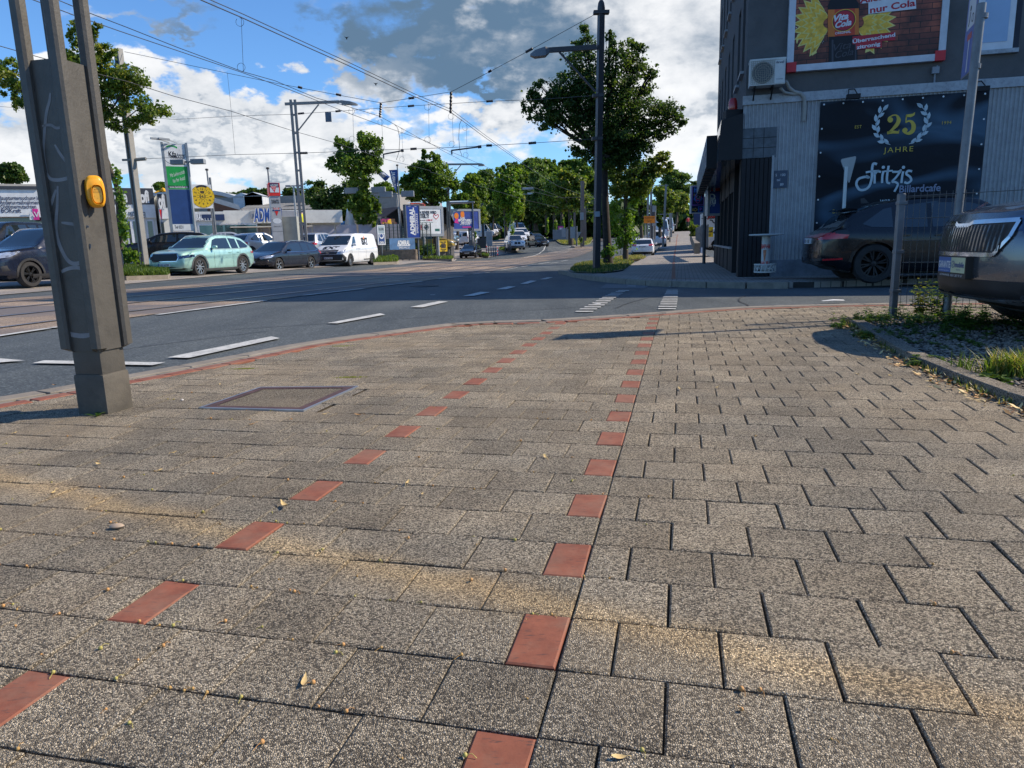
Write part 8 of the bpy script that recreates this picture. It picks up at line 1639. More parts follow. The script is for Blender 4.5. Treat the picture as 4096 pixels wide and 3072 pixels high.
def fsign(F, mb, w, h):
 F.rect(mb, .04, .04, w-.04, h-.04, .004, 0); F.line(mb, [(w*.08, h*.30), (w*.92, h*.30), (w*.92, h*.96), (w*.08, h*.96), (w*.08, h*.30)], .025, .008, 1); F.text(mb, 'fritzis', w*.45, h*.85, .2, w*.5, .008, 2, .02, .2); F.text(mb, 'Billardcafe', w*.62, h*.745, .09, w*.4, .008, 3, .01)
 for rr, c_ in ((.27, 2), (.2, 4), (.12, 5)): F.disc(mb, w*.52, h*.58, w*rr, c=.008, m=c_, inner=.85)
 F.disc(mb, w*.5, h*.44, w*.14, c=.009, m=4, inner=.8); F.line(mb, [(w*.2, h*.52), (w*.5, h*.36), (w*.85, h*.52), (w*.5, h*.66), (w*.2, h*.52)], .02, .007, 2); F.disc(mb, w*.25, h*.66, w*.06, c=.009, m=3, inner=.7); F.disc(mb, w*.75, h*.64, w*.05, c=.009, m=3, inner=.7)
 F.line(mb, [(w*.08, h*.16), (w*.3, h*.16), (w*.3, h*.20), (w*.48, h*.135), (w*.3, h*.07), (w*.3, h*.11), (w*.08, h*.11), (w*.08, h*.16)], .022, .008, 3); F.line(mb, [(w*.56, h*.05), (w*.9, h*.05), (w*.9, h*.24), (w*.56, h*.24), (w*.56, h*.05)], .022, .008, 2); F.text(mb, 'P', w*.73, h*.145, h*.12, None, .008, 1, .02)
board('cafe_sign', 'dark neon style sign with an arrow and a parking letter beyond the corner building', 'sign', cG(1292, 255), cG(1437, 250), cG(1280, 565), Ys, 0, [M_('sign_frame', (.40, .42, .45), .4), M_('sign_night', (.012, .012, .045), .35), M_('neon_violet', (.40, .16, .62), .4), M_('neon_blue', (.04, .25, .75), .4), M_('neon_gold', (.65, .42, .05), .4), M_('neon_red', (.65, .06, .12), .4), sW], fsign, .22)
p = at(*cG(1432, 830), Ys+.3); q = at(*cG(1440, 380), Ys+.3); mb = MB(); mb.tube([(p.x, p.y, T(p.x, p.y)), q], .07, n=10); tag(mb.build('sign_mast', m_poledark), 'dark round mast behind the neon style cafe sign', 'mast')
r_, F_, w_, h_ = board('market_sign', 'blue and red advertising sign half hidden by the black corner building', 'sign', cG(1485, 255), cG(1700, 245), cG(1485, 565), 28, 0, [M_('market_blue', (.025, .06, .22), .4), sW, sR], lambda F, mb, w, h: (F.rect(mb, .0, h*.8, w*.8, h-.02, .004, 1), F.text(mb, 'N', w*.16, h*.88, .22, None, .008, 0, .04, .2), F.text(mb, 'D', w*.14, h*.60, .24, None, .008, 0, .03), F.text(mb, 'fü', w*.16, h*.46, .24, None, .008, 0, .03), F.text(mb, 'Mi', w*.15, h*.32, .14, None, .008, 0)), .35, frame=(sSil, .08))
def truck(F, mb, w, h): F.text(mb, 'TRUCK & VAN', w*.55, h*.72, .14, w*.5, .01, 0, .02); F.rect(mb, 0, h*.62, w, h*.66, .008, 0); F.text(mb, 'JOSEF', w*.55, h*.92, .25, w*.5, .01, 1, .05); F.line(mb, cat([(w*.42, h*.5), (w*.55, h*.45), (w*.6, h*.3), (w*.75, h*.2), (w*.9, h*.25)]), .05, .01, 0)
board('truck_sign', 'white truck service sign with a black swoosh beside the cafe sign', 'sign', cG(1395, 570), cG(1620, 568), cG(1395, 705), 34, 0, [sW, sD, sR], truck, .2)
def horn(F, mb, w, h): F.disc(mb, w*.5, h*.5, w*.18, c=.01, m=0, inner=.65); F.line(mb, [(w*.2, h*.6), (w*.8, h*.55)], .05, .01, 0); F.poly(mb, [(w*.75, h*.7), (w*.9, h*.75), (w*.88, h*.4), (w*.75, h*.5)], .01, 0); F.line(mb, [(w*.3, h*.2), (w*.65, h*.2)], .05, .01, 0)
board('post_box', 'yellow letter box with a dark horn emblem beyond the black corner', 'post box', cG(1453, 716), cG(1530, 710), cG(1453, 825), 40, 0, [sY, sD], horn, .5)
for lab, a, b, Y, mt, nm in (('dark blue shop block at the end of the right pavement', cG(1310, 690), cG(1400, 560), 60, sN, 'shop_block'), ('white hall wall behind the truck sign', cG(1450, 700), cG(1700, 430), 70, m_wallw, 'hall_block')):
 p, q = at(*a, Y), at(*b, Y); mb = MB(); mb.prism([(p.x, p.y, p.z-2.5), (q.x, p.y, p.z-2.5), (q.x, p.y, q.z), (p.x, p.y, q.z)], (2.6, 8, 0)); tag(mb.build(nm, mt), lab, 'building')
t = thing('bike_rack', 'low concrete wall with grey bicycle railings by the right pavement', 'railing', at(*cG(1345, 950), 36)); mb = MB()
for k in range(9): p = at(*cG(1335+k*9, 940), 38-k*.7); mb.tube([p, p+Vector((0, 0, 1.0)), p+Vector((.25, 0, 1.0)), p+Vector((.25, 0, 0))], .025, n=6)
mb.build('rails', m_galv, t); mb = MB(); p, q = at(*cG(1290, 830), 52), at(*cG(1350, 975), 34); mb.bar(p+Vector((0, 0, .1)), q+Vector((0, 0, .1)), .25, .5); mb.build('low_wall', m_kerb, t)
# ---------------- overhead wires ----------------
m_wire = M_('wire', (.045, .045, .05), .5, .4); m_insul = M_('insulator', (.03, .028, .03), .4)
def pline(pts): return [p if isinstance(p, Vector) else at(*p[:2], p[2]) for p in pts]
def Wz(pl, z0, z1=None):
 z1 = z0 if z1 is None else z1; n = len(pl); return [atz(x, y, z0+(z1-z0)*i/(n-1)) for i, (x, y) in enumerate(pl)]
def wire(label, P, r=.010, grp='overhead wires'):
 t = thing('overhead_wire', label, 'cable', P[0], group=grp); mb = MB()
 r_ = [max(r, .00019*(Vector(p)-Vector((0, 0, CH))).length) for p in P]; mb.tube(P, r_, n=5, cap=False); mb.build('cable', m_wire, t, smooth=60, fix=False); return t
def near_depth(P, px_, py_):
 """depth of the wire polyline where it passes a pixel column"""
 best = None
 for a, b in zip(P[:-1], P[1:]):
  for k in range(9):
   p = a.lerp(b, k/8); x, y = pxof(p); e = (x-px_)**2+(y-py_)**2
   if best is None or e < best[0]: best = (e, p.y)
 return best[1]
def dropper(parent, P, pts, r=.006, loops=True):
 Y = near_depth(P, *pts[0]); L = [at(*q, Y) for q in pts]; mb = MB(); mb.tube(L, max(r, .00015*Y), n=4, cap=False)
 if loops:
  for q, s in ((L[0], -1), (L[-1], 1)): R0 = .11; mb.tube([q+Vector((-.05+R0*math.sin(a), 0, s*(R0-R0*math.cos(a)))) for a in np.linspace(0, 5.6, 12)], .006, n=4, cap=False)
 mb.build('dropper', m_wire, parent, fix=False)
cw1 = Wz([(740, -40), cQ(135, 0), cQ(340, 88), cQ(620, 215), cQ(900, 340), cQ(1240, 500), cQ(1430, 580), cQ(1620, 720), cF(810, 293), cF(1000, 418), cF(1200, 540), cF(1400, 612), cF(1590, 660)], 6.0, 5.7)
w1 = wire('thick double trolley wire crossing the upper middle of the picture', cw1, .012); mb = MB(); mb.tube([p+Vector((.05, 0, .06+.002*i)) for i, p in enumerate(cw1[:9])], .010, n=5, cap=False); mb.build('cable', m_wire, w1, fix=False)
cw2 = Wz([(-400, -259), (300, 28), cA(645, 40), cA(865, 130), cA(1200, 258), cA(1659, 440), cQ(350, 372), cQ(520, 420), cQ(740, 512), cQ(870, 545), cQ(1065, 605), cQ(1180, 668), cQ(1310, 740), cQ(1510, 820), cQ(1680, 895), cF(770, 500), cF(1100, 610), cF(1500, 770)], 6.6, 5.6)
w2 = wire('upper trolley cable from the grey tram pole towards the median trees', cw2)
cw3 = Wz([(-400, -200), (300, 62), cA(660, 130), cA(880, 205), cA(1120, 290), cA(1659, 472), cQ(340, 374), cQ(600, 468), cQ(880, 580), cQ(1100, 662), cQ(1310, 735), cQ(1400, 788), cQ(1560, 870), cF(600, 480), cF(900, 595), cF(1200, 665), cF(1590, 665)], 6.0, 5.6)
w3 = wire('lower trolley cable running just below the upper one', cw3)
cw4 = Wz([(-400, 65), (0, 184), cA(945, 705), cA(1200, 770), cA(1659, 915), cQ(290, 578), cQ(610, 680), cQ(830, 742), cQ(1100, 830), cQ(1330, 888), cE(820, 480), cE(1100, 555), cE(1531, 685), cF(820, 685), cF(1310, 800), cF(1590, 830)], 5.6, 5.2)
w4 = wire('single trolley cable passing behind the tall two lobed linden', cw4)
for P, w, L in ((cw3, w3, [[cQ(345, 92), cQ(350, 230), cQ(356, 372)], [cQ(925, 562), cQ(930, 740)], [cQ(1075, 622), cQ(1085, 780)], [cQ(1180, 668), cQ(1184, 760), cQ(1188, 842)]]), (cw1, w1, [[cQ(1320, 540), cQ(1323, 745)], [cQ(1443, 590), cQ(1449, 765)], [cQ(1516, 650), cQ(1520, 822)]])):
 for l in L: dropper(w, P, l)
dropper(w3, cw3, [cQ(1140, 645), cQ(1158, 665), cQ(1170, 720), cQ(1166, 790), cQ(1152, 832)], .012, False); dropper(w1, cw1, [cQ(1492, 622), cQ(1480, 650), cQ(1477, 720), cQ(1482, 780), cQ(1494, 812)], .012, False)
def span(label, pts, Y0, Y1, ins=(), r=.009):
 n = len(pts); xs_ = [p[0] for p in pts]; P = [at(*p, Y0+(Y1-Y0)*(p[0]-xs_[0])/(xs_[-1]-xs_[0])) for p in pts]; t = wire(label, P, r, 'span wires')
 for (a, b) in ins:
  Ya = Y0+(Y1-Y0)*(a[0]-xs_[0])/(xs_[-1]-xs_[0]); p, q = at(*a, Ya), at(*b, Ya); mb = MB(); mb.tube([p.lerp(q, k/12) for k in range(13)], [.035+.02*(k % 2) for k in range(13)], n=7); mb.build('insulator', m_insul, t)
 return t
span('span wire from the left pole top sagging to the tall dark pole top', [cA(1180, 490), cA(1659, 590), cQ(270, 380), cQ(520, 432), cQ(850, 495), cQ(1072, 535), cQ(1230, 511), cQ(1437, 478), cQ(1640, 372), cQ(1855, 257), cQ(2190, 72)], 31, 25.5, [(cQ(640, 452), cQ(662, 458)), (cQ(838, 490), cQ(865, 496)), (cQ(1215, 512), cQ(1245, 509)), (cQ(1072, 535), cQ(1067, 612)), (cQ(1437, 478), cQ(1434, 590)), (cQ(1630, 376), cQ(1648, 366)), (cQ(1825, 272), cQ(1862, 252))])
span('second span wire passing in front of the twin lattice pole', [(-80, 420), cQ(0, 622), cQ(290, 605), cQ(600, 595), cQ(860, 578), cQ(1230, 551), cQ(1640, 527), cQ(1900, 517), cQ(2190, 497)], 44, 25.5, [(cQ(640, 592), cQ(672, 589)), (cQ(835, 580), cQ(862, 577)), (cQ(1212, 553), cQ(1245, 550)), (cQ(1620, 528), cQ(1655, 526))])
span('lower span wire running level across the left half to the dark pole', [cA(1385, 1506), cC(90, 344), cC(500, 326), cC(1000, 302), cC(1531, 290), cQ(650, 797), cQ(1080, 780), cQ(1250, 775), cQ(1430, 768), cQ(1640, 757), cQ(1850, 745), cQ(2040, 733), cQ(2190, 722)], 31, 25.5, [(cQ(650, 797), cQ(690, 796)), (cQ(1225, 776), cQ(1258, 774)), (cQ(1620, 758), cQ(1650, 757)), (cQ(1840, 746), cQ(1880, 743))])
for lab, a, b, Y in (('short registration arm left of the flag pole under the wires', cQ(1085, 803), cQ(1190, 783), 32), ('short registration arm in the middle of the sky under the wires', cQ(1440, 783), cQ(1595, 763), 30)):
 p, q = at(*a, Y), at(*b, Y); t = thing('registration_arm', lab, 'cable fitting', p); mb = MB(); mb.tube([p, q], .03, n=7); mb.build('rod', m_insul, t); mb = MB(); mb.tube([q-(q-p)*.12, q], .06, n=7); mb.tube([p+Vector((0, 0, .02)), p-Vector((0, 0, .16))], .03, n=6); mb.build('clamp', m_insul, t)
t = wire('thin vertical hanger left of the twin lattice pole', [at(*cQ(272, 378), 36), at(*cQ(284, 490), 36), at(*cQ(295, 605), 36), at(*cQ(313, 803), 36)], .005)
p = at(*cD(650, 200), 40); t = thing('wire_tag', 'plain grey rectangular plate hanging on the second span wire', 'plate', p); mb = MB(); q0, q1 = at(*cD(622, 205), 40), at(*cD(678, 285), 40); mb.box((q0.x, q0.y-.01, q1.z), (q1.x, q0.y+.01, q0.z)); mb.build('plate', M_('tag_grey', (.12, .15, .19), .6), t)
for k, (a, b, Y) in enumerate(((cF(1385, 625), cG(480, 345), 95), (cF(1305, 790), cG(620, 505), 85), (cF(1480, 705), cG(500, 410), 110))):
 wire('distant span wire between the median poles, %s of three' % ('top', 'bottom', 'middle')[k], [at(*a, Y), at(*b, Y)], .012, 'distant span wires')
for i, (x, y) in enumerate((cQ(893, 197), cQ(1045, 437), (2113, 445))):
 p = at(x, y, 60); mb = MB(); s = .22; mb.add([p+Vector((-s, 0, s*.5)), p+Vector((-s*.3, 0, .0)), p+Vector((0, .05, -.04)), p+Vector((s*.3, 0, 0)), p+Vector((s, 0, s*.4)), p+Vector((0, 0, .05)), p+Vector((0, .05, -.16))], [(0, 1, 5), (1, 2, 5), (2, 3, 5), (3, 4, 5), (1, 6, 3)]); tag(mb.build('bird', m_black, fix=False), ['tiny dark bird high in the grey cloud', 'tiny dark bird below the double trolley wire', 'tiny dark bird beside the big dark tree'][i], 'bird')
# ---------------- farther vehicles and people ----------------
GP = 'cars farther down the street'
def simple(rear='hatch', col='silver', **k): 
 d = suv(rear=rear, near=False, paint=paint(*col), **k); d.pop('handles', None); return d
SIL = ('silver', (.42, .44, .46), .3, .6); BLK = ('black', (.012, .013, .016), .18, .3); WHT = ('white', (.74, .75, .76), .3, 0); GRY = ('grey', (.14, .15, .16), .25, .5); TEAL = ('teal', (.10, .15, .17), .25, .4)
def stdlights(P, W=1.8, L=4.3, dark_=False):
 P['hl'] = [('f', [(.50, .64), (.82, .78), (.86, .66), (.56, .58)])]; P['tl'] = [('r', [(.48, .90), (.84, .98), (.85, .80), (.52, .78)]), ('s', [(-L/2-.01, .98), (-L/2+.25, .92), (-L/2+.2, .80), (-L/2-.01, .80)])]; P['grille'] = [[(-.45, .55), (.45, .55), (.45, .70), (-.45, .70)]]; P['pf'] = (.48, ''); P['pr'] = (.75, ''); P['ns'] = 36; return P
def put(name, label, P, px_, Y, rz, dz=0, cat_='car', grp=GP): p = at(*px_, Y); return make_car(name, label, P, (p.x, p.y, p.z+dz), rz, grp, cat_)
RD = math.pi/2-HD
P = suv(4.5, 1.86, 1.66, .35, 2.7, .9, 1.05, near=False, paint=paint('midnight', (.012, .017, .035), .2, .3), hl=[('f', [(.50, .76), (.88, .90), (.90, .80), (.55, .70)])], grille=[[(-.50, .66), (.50, .66), (.46, .82), (-.46, .82)], [(-.6, .3), (.6, .3), (.6, .5), (-.6, .5)]], pf=(.5, 'DO'), pr=(.8, ''), ns=40, rails=(-1.3, .4), skid=[[(-.7, .3), (.7, .3)]])
drv = put('moving_suv', 'dark suv driving towards us on the curved lane with white edge line', P, cF(975, 1215), 103, -RD+.12, grp=GP)
P = stdlights(simple('suv', GRY)); put('moving_suv', 'grey green car following close behind the oncoming dark suv', P, cF(950, 1175), 112, -RD+.1)
P = stdlights(simple('hatch', BLK, L=4.3, W=1.82, H=1.5)); put('moving_hatchback', 'black oncoming car farther back beside the parked white vans', P, cF(852, 1103), 150, -RD+.25)
P = suv(4.9, 1.98, 1.75, .38, 2.95, .9, 1.10, near=False, paint=paint(*WHT), hl=[('f', [(.52, .84), (.90, .94), (.92, .84), (.56, .78)])], hlmat=m_hldark, grille=[[(-.36, .66), (-.03, .66), (-.03, .92), (-.32, .92)], [(.03, .66), (.36, .66), (.32, .92), (.03, .92)], [(-.8, .28), (.8, .28), (.7, .48), (-.7, .48)]], pf=(.52, ''), pr=(.8, ''), ns=40, rim=m_rimK, rails=(-1.5, .4))
put('parked_suv', 'white suv with a twin black grille parked behind the dark bollards', P, cF(715, 1248), 86, -RD-.10, .05)
def vanp(**k): return van(near=False, ns=30, paint=wpaint, **k)
put('parked_van', 'white van parked right behind the white suv', vanp(), cF(738, 1200), 94, -RD-.05, .1, 'van'); put('parked_van', 'white van with a sloping nose, second behind the white suv', vanp(L=4.8), cF(775, 1155), 104, -RD+.0, .1, 'van'); put('parked_van', 'white high roofed van farthest in the row behind the white suv', vanp(H=2.3, L=5.6), cF(750, 1110), 118, -RD+.0, .1, 'van')
P = stdlights(simple('wagon', SIL, L=4.6, W=1.8, H=1.5)); put('parked_estate', 'pale silver estate car in the lot behind the mint suv', P, cC(1085, 1347), 47, R_(-160), grp='cars on the sales lot')
P = stdlights(simple('hatch', ('palesilver', (.50, .52, .53), .3, .5), L=4.1, W=1.75, H=1.5)); put('parked_hatchback', 'silver hatchback with red lights seen between the mint suv and the black estate', P, cC(1280, 1358), 44, R_(60), grp='cars on the sales lot')
P = stdlights(simple('hatch', BLK, L=4.5, W=1.8, H=1.46)); put('parked_hatchback', 'black car hidden behind the nose of the mint suv', P, cC(330, 1447), 33.5, R_(-165), .1, grp='cars on the sales lot')
P = stdlights(simple('hatch', SIL, L=4.3, W=1.78, H=1.48)); put('parked_hatchback', 'silver car behind the black estate car roof', P, cD(500, 1390), 50, R_(-20), grp='cars on the sales lot'); P = stdlights(simple('suv', SIL, L=4.4, W=1.8, H=1.62)); put('parked_suv', 'silver suv directly left of the white rental van', P, cD(590, 1404), 50, R_(75), 0, grp='cars on the sales lot')
P = stdlights(simple('hatch', ('palesilver', (.5, .52, .53)), L=4.2)); put('parked_hatchback', 'pale car partly seen at the left foot of the red topped pylon', P, cC(1010, 1329), 52, R_(20), grp='cars on the sales lot')
P = stdlights(simple('suv', BLK, L=4.5)); put('parked_suv', 'dark car roof at the left edge behind the dark blue suv', P, cB(40, 1198), 27, R_(-100), .15, grp='cars on the sales lot')
put('parked_van', 'white van seen from behind beside the slim lattice pole', vanp(L=4.4, W=1.8, H=1.85), cE(1100, 1236), 105, R_(100), 0, 'van', 'vans in the workshop yard'); put('parked_van', 'white van between the lattice pole and the grey mast, turned left', vanp(L=4.6, W=1.85, H=1.95), cE(1215, 1223), 105, R_(70), 0, 'van', 'vans in the workshop yard')
put('parked_van', 'long white rental van behind the small pointed tree', vanp(L=6.0, W=2.0, H=2.5), cE(1340, 1152), 132, R_(-20), 0, 'van', 'vans in the workshop yard'); put('parked_van', 'tall white van at the right end of the yard row', vanp(L=5.8, W=2.0, H=2.6), cE(1425, 1135), 138, R_(-70), 0, 'van', 'vans in the workshop yard')
put('parked_van', 'white panel van low behind the slender small tree trunk', vanp(L=5.0), cE(1130, 1160), 125, R_(-10), 0, 'van', 'vans in the workshop yard')
P = stdlights(simple('suv', TEAL, L=4.6)); put('parked_suv', 'dark teal car behind the street tree and white billboard', P, cE(880, 1250), 72, R_(-15), .2, grp='vans in the workshop yard'); P = stdlights(simple('hatch', ('taxi', (.42, .28, .03), .35, 0), L=4.3)); put('parked_hatchback', 'yellow car partly hidden by the shrubs near the yellow poster', P, cE(850, 1275), 68, R_(-10), grp='vans in the workshop yard')
P = stdlights(simple('hatch', BLK)); put('parked_hatchback', 'black car far left of the road under the trees', P, cF(498, 1050), 140, -RD+.1); P = stdlights(simple('hatch', GRY)); put('parked_hatchback', 'grey car behind the farthest parked black one', P, cF(478, 1020), 155, -RD+.1)
P = stdlights(simple('hatch', WHT, L=4.4)); put('parked_hatchback', 'small white car just beyond the white hatchback on the right', P, cG(905, 935), 72, RD)
put('parked_van', 'grey white van parked farther on the right pavement side', vanp(L=5.5, H=2.3), cG(950, 858), 84, RD, 0, 'van'); put('parked_van', 'pale van farthest along the right pavement', vanp(L=5.2, H=2.2), cG(1020, 785), 105, RD, 0, 'van')
P = stdlights(simple('hatch', WHT, L=4.5, W=1.82, H=1.45)); 
p = at(*cG(1475, 985), 44); hd_ = R_(168); hv = Vector((math.cos(hd_), math.sin(hd_), 0)); make_car('parked_sedan', 'white car tail emerging beside the black corner building', P, Vector((p.x, p.y, p.z))+Vector((2.1, .8, 0)), R_(-12), 'cars beside the corner building')
P = stdlights(simple('hatch', GRY, L=4.4, W=1.8, H=1.45)); p = at(*cG(1395, 975), 46); make_car('parked_sedan', 'dark grey car tail next to the white one beside the railing', P, Vector((p.x+2.2, p.y+.8, p.z)), R_(-12), 'cars beside the corner building')
def person(label, p, h, heading, top_c, leg_c, stride=.12):
 t = thing('person', label, 'person', p, heading); k = h/1.75; bm = bmesh.new(); sk = bm.verts.layers.skin.verify(); vs = {}
 J = dict(pel=(0, 0, .95, .13), w=(0, 0, 1.10, .12), ch=(0, 0, 1.30, .15), nk=(0, 0, 1.48, .055), hd=(0, .02, 1.60, .09), tp=(0, .02, 1.70, .075), sl=(-.17, 0, 1.40, .06), sr=(.17, 0, 1.40, .06), el=(-.22, .03, 1.14, .045), er=(.22, -.03, 1.14, .045), hl=(-.23, .12, .92, .032), hr=(.23, .05, .92, .032), fl_=(-.235, .14, .84, .03), fr_=(.235, .07, .84, .03),
   pl=(-.09, 0, .90, .09), pr=(.09, 0, .90, .09), kl=(-.10, stride, .50, .06), kr=(.10, -stride*.4, .50, .06), al=(-.10, stride*.8, .09, .042), ar=(.10, -stride*1.6, .12, .042), tl_=(-.10, stride*.8+.16, .035, .035), tr_=(.10, -stride*1.6+.15, .05, .035))
 for n_, (x, y, z, r) in J.items(): v = bm.verts.new((x*k, y*k, z*k)); v[sk].radius = (r*k, r*k); vs[n_] = v
 for a, b in (('pel', 'w'), ('w', 'ch'), ('ch', 'nk'), ('nk', 'hd'), ('hd', 'tp'), ('ch', 'sl'), ('ch', 'sr'), ('sl', 'el'), ('sr', 'er'), ('el', 'hl'), ('er', 'hr'), ('hl', 'fl_'), ('hr', 'fr_'), ('pel', 'pl'), ('pel', 'pr'), ('pl', 'kl'), ('pr', 'kr'), ('kl', 'al'), ('kr', 'ar'), ('al', 'tl_'), ('ar', 'tr_')): bm.edges.new((vs[a], vs[b]))
 vs['pel'][sk].use_root = True; me = bpy.data.meshes.new('body'); bm.to_mesh(me); bm.free(); o = bpy.data.objects.new('body', me); C.objects.link(o); o.modifiers.new('s', 'SKIN'); m2 = o.modifiers.new('u', 'SUBSURF'); m2.levels = 1; m2.render_levels = 1
 bpy.context.view_layer.update(); me2 = bpy.data.meshes.new_from_object(o.evaluated_get(bpy.context.evaluated_depsgraph_get())); bpy.data.objects.remove(o)
 ms = [M_('skin', (.45, .28, .20), .6), M_('cloth_'+top_c[0], top_c[1], .8), M_('cloth_'+leg_c[0], leg_c[1], .8), M_('hair_dark', (.04, .03, .02), .7), m_black]
 me2.materials.clear(); [me2.materials.append(q) for q in ms]
 for pg in me2.polygons:
  c = pg.center/k; pg.material_index = 3 if c.z > 1.62 and c.y < .06 else 0 if c.z > 1.46 else 1 if (c.z > .93 and not (abs(c.x) > .19 and c.z < 1.1)) else 0 if (abs(c.x) > .19 and c.z > .78) else 4 if c.z < .09 else 2
 me2.polygons.foreach_set('use_smooth', [True]*len(me2.polygons)); b = bpy.data.objects.new('body', me2); C.objects.link(b); b.parent = t; return t
person('person in a red top walking away on the far right pavement', at(*cG(1243, 717), 118), 1.72, .1, ('red', (.60, .04, .05)), ('black', (.02, .02, .025)))
person('person in dark red clothes walking beside the one in the bright red top', at(*cG(1256, 712), 121), 1.68, .1, ('darkred', (.25, .03, .04)), ('black', (.02, .02, .025)), -.1)
person('person in a yellow safety vest standing in the lot behind the lattice pole', at(*cD(443, 1225), 51), 1.75, 1.0, ('vest', (.62, .62, .03)), ('navy', (.02, .03, .07)), .03)
# ---------------- trees ----------------
GRN = {'lime': ((.070, .125, .018), (.12, .175, .022), (.24, .26, .05)), 'dark': ((.035, .075, .016), (.055, .105, .02), (.09, .14, .028)), 'deep': ((.032, .066, .016), (.05, .095, .02), (.085, .13, .028)),
 'mid': ((.062, .125, .018), (.10, .175, .022), (.155, .23, .035)), 'far': ((.07, .13, .03), (.10, .17, .035), (.14, .21, .045)), 'bright': ((.08, .16, .018), (.12, .22, .022), (.18, .28, .03))}
def gm(k): return [leafmat('foliage_%s_%s' % (k, 'abc'[i]), c) for i, c in enumerate(GRN[k])]
m_bark = M_('bark', (.075, .06, .045), .9, var=.4, scale=6, bmp=.6, bscale=25); m_barkdark = M_('bark_dark', (.035, .028, .022), .95, var=.4, scale=6)
def tree(label, base, Y, blobs, n, leaf, kind='mid', trunk=None, r0=.18, bark=None, group=None, name='tree', cat_='tree', depth=1.0, clump=.30, seed=0, ivy=None):
 rr = random.Random(hash(label) % 9973+seed) if False else random.Random(sum(map(ord, label))+seed)
 b = at(*base, Y); gz = T(b.x, b.y); root = thing(name, label, cat_, (b.x, b.y, b.z), group=group)
 n = int(n*1.5); leaf *= .80; B = []
 for cf, x, y, rx, ry in blobs:
  c_ = at(*cf(x, y), Y); k = .9*math.hypot(*(np.array(cf(1, 0))-np.array(cf(0, 0))))*Y/CF; B.append((c_, rx*k, ry*k))
 zc = min(c_.z-rz for c_, rx, rz in B)
 cx = sum(c_.x*rx for c_, rx, rz in B)/sum(rx for _, rx, _ in B)
 mb = MB(); tp = [Vector(b)-Vector((0, 0, .4))]
 if trunk: tp += [at(*cf(x, y), Y) for cf, x, y in trunk]
 else: tp += [Vector((b.x+(cx-b.x)*.5, b.y, b.z+(zc-b.z)*.6)), Vector((cx, b.y, zc+.5))]
 rads = [r0*1.25]+[r0*(1-.45*i/len(tp)) for i in range(1, len(tp))]; mb.tube(tp, rads, n=9); top = tp[-1]
 for c_, rx, rz in B:
  if c_.z < top.z-.5: continue
  m_ = top.lerp(c_, .5)+Vector((rr.gauss(0, .1)*rx, rr.gauss(0, .3)*rx, -.15*rz)); mb.tube([top, m_, c_], [r0*.5, r0*.3, r0*.08], n=5)
  for _ in range(3): e = c_+Vector((rr.uniform(-1, 1)*rx, rr.uniform(-1, 1)*rx, rr.uniform(-.8, .8)*rz))*.8; mb.tube([m_, e], [r0*.18, r0*.04], n=4)
 mb.build('trunk', bark or m_bark, root, smooth=50)
 tot = sum(rx*rz for _, rx, rz in B); V = []; F = []; Mi = []; mats = gm(kind)
 for c_, rx, rz in B:
  k = max(60, int(n*rx*rz/tot)); ncl = max(8, int(k/55)); cl = []
  for _ in range(ncl):
   d = Vector((rr.gauss(0, 1), rr.gauss(0, 1), rr.gauss(0, 1))).normalized(); s = rr.uniform(.25, 1)**.5; cl.append((c_+Vector((d.x*rx*s, d.y*rx*s*depth, d.z*rz*s)), rr.uniform(.6, 1.25), d, rr.random()))
  for _ in range(k):
   o, q, d, tone = cl[rr.randrange(ncl)]; sg = clump*q; p = o+Vector((rr.gauss(0, sg)*rx*.62, rr.gauss(0, sg)*rx*.62*depth, rr.gauss(0, sg)*rz*.55))
   nn = (d*.6+Vector((rr.gauss(0, .7), rr.gauss(0, .7), rr.gauss(.35, .6)))).normalized(); t1 = nn.cross(Vector((rr.gauss(0, 1), rr.gauss(0, 1), rr.gauss(0, 1)))).normalized(); t2 = nn.cross(t1); l = leaf*rr.uniform(.55, 1.25); w = l*rr.uniform(.32, .5)
   i0 = len(V); V += [p-t1*l*.5, p+t2*w+nn*l*.06, p+t1*l*.5-nn*l*.1, p-t2*w+nn*l*.06]; F.append((i0, i0+1, i0+2, i0+3)); u = tone*.7+rr.random()*.5; Mi.append(0 if u < .45 else 1 if u < .85 else 2)
 mb = MB(); mb.v = [tuple(v) for v in V]; mb.f = F; mb.m = Mi; cr = mb.build('crown', mats, root, fix=False)
 if ivy:
  V = []; F = []; Mi = []
  for cf, x, y, rx, ry, k in ivy:
   c_ = at(*cf(x, y), Y-r0); kk = math.hypot(*(np.array(cf(1, 0))-np.array(cf(0, 0))))*Y/CF
   for _ in range(k):
    p = c_+Vector((rr.gauss(0, .45)*rx*kk, rr.gauss(0, .3)*rx*kk, rr.gauss(0, .5)*ry*kk)); nn = Vector((rr.gauss(0, .6), -.5+rr.gauss(0, .6), rr.gauss(.3, .5))).normalized(); t1 = nn.cross(Vector((rr.gauss(0, 1), rr.gauss(0, 1), 1))).normalized(); t2 = nn.cross(t1); l = leaf*rr.uniform(.6, 1.3); w = l*.42
    i0 = len(V); V += [p-t1*l*.5, p+t2*w, p+t1*l*.5, p-t2*w]; F.append((i0, i0+1, i0+2, i0+3)); Mi.append(rr.choice([0, 1, 1, 2]))
  mb = MB(); mb.v = [tuple(v) for v in V]; mb.f = F; mb.m = Mi; mb.build('ivy', gm('bright'), root, fix=False)
 return root
A_, B__, C_, D_, E_, F_c, G_c, H_c = cA, cB, cC, cD, cE, cF, cG, cH
ST = 'street trees on the left side'
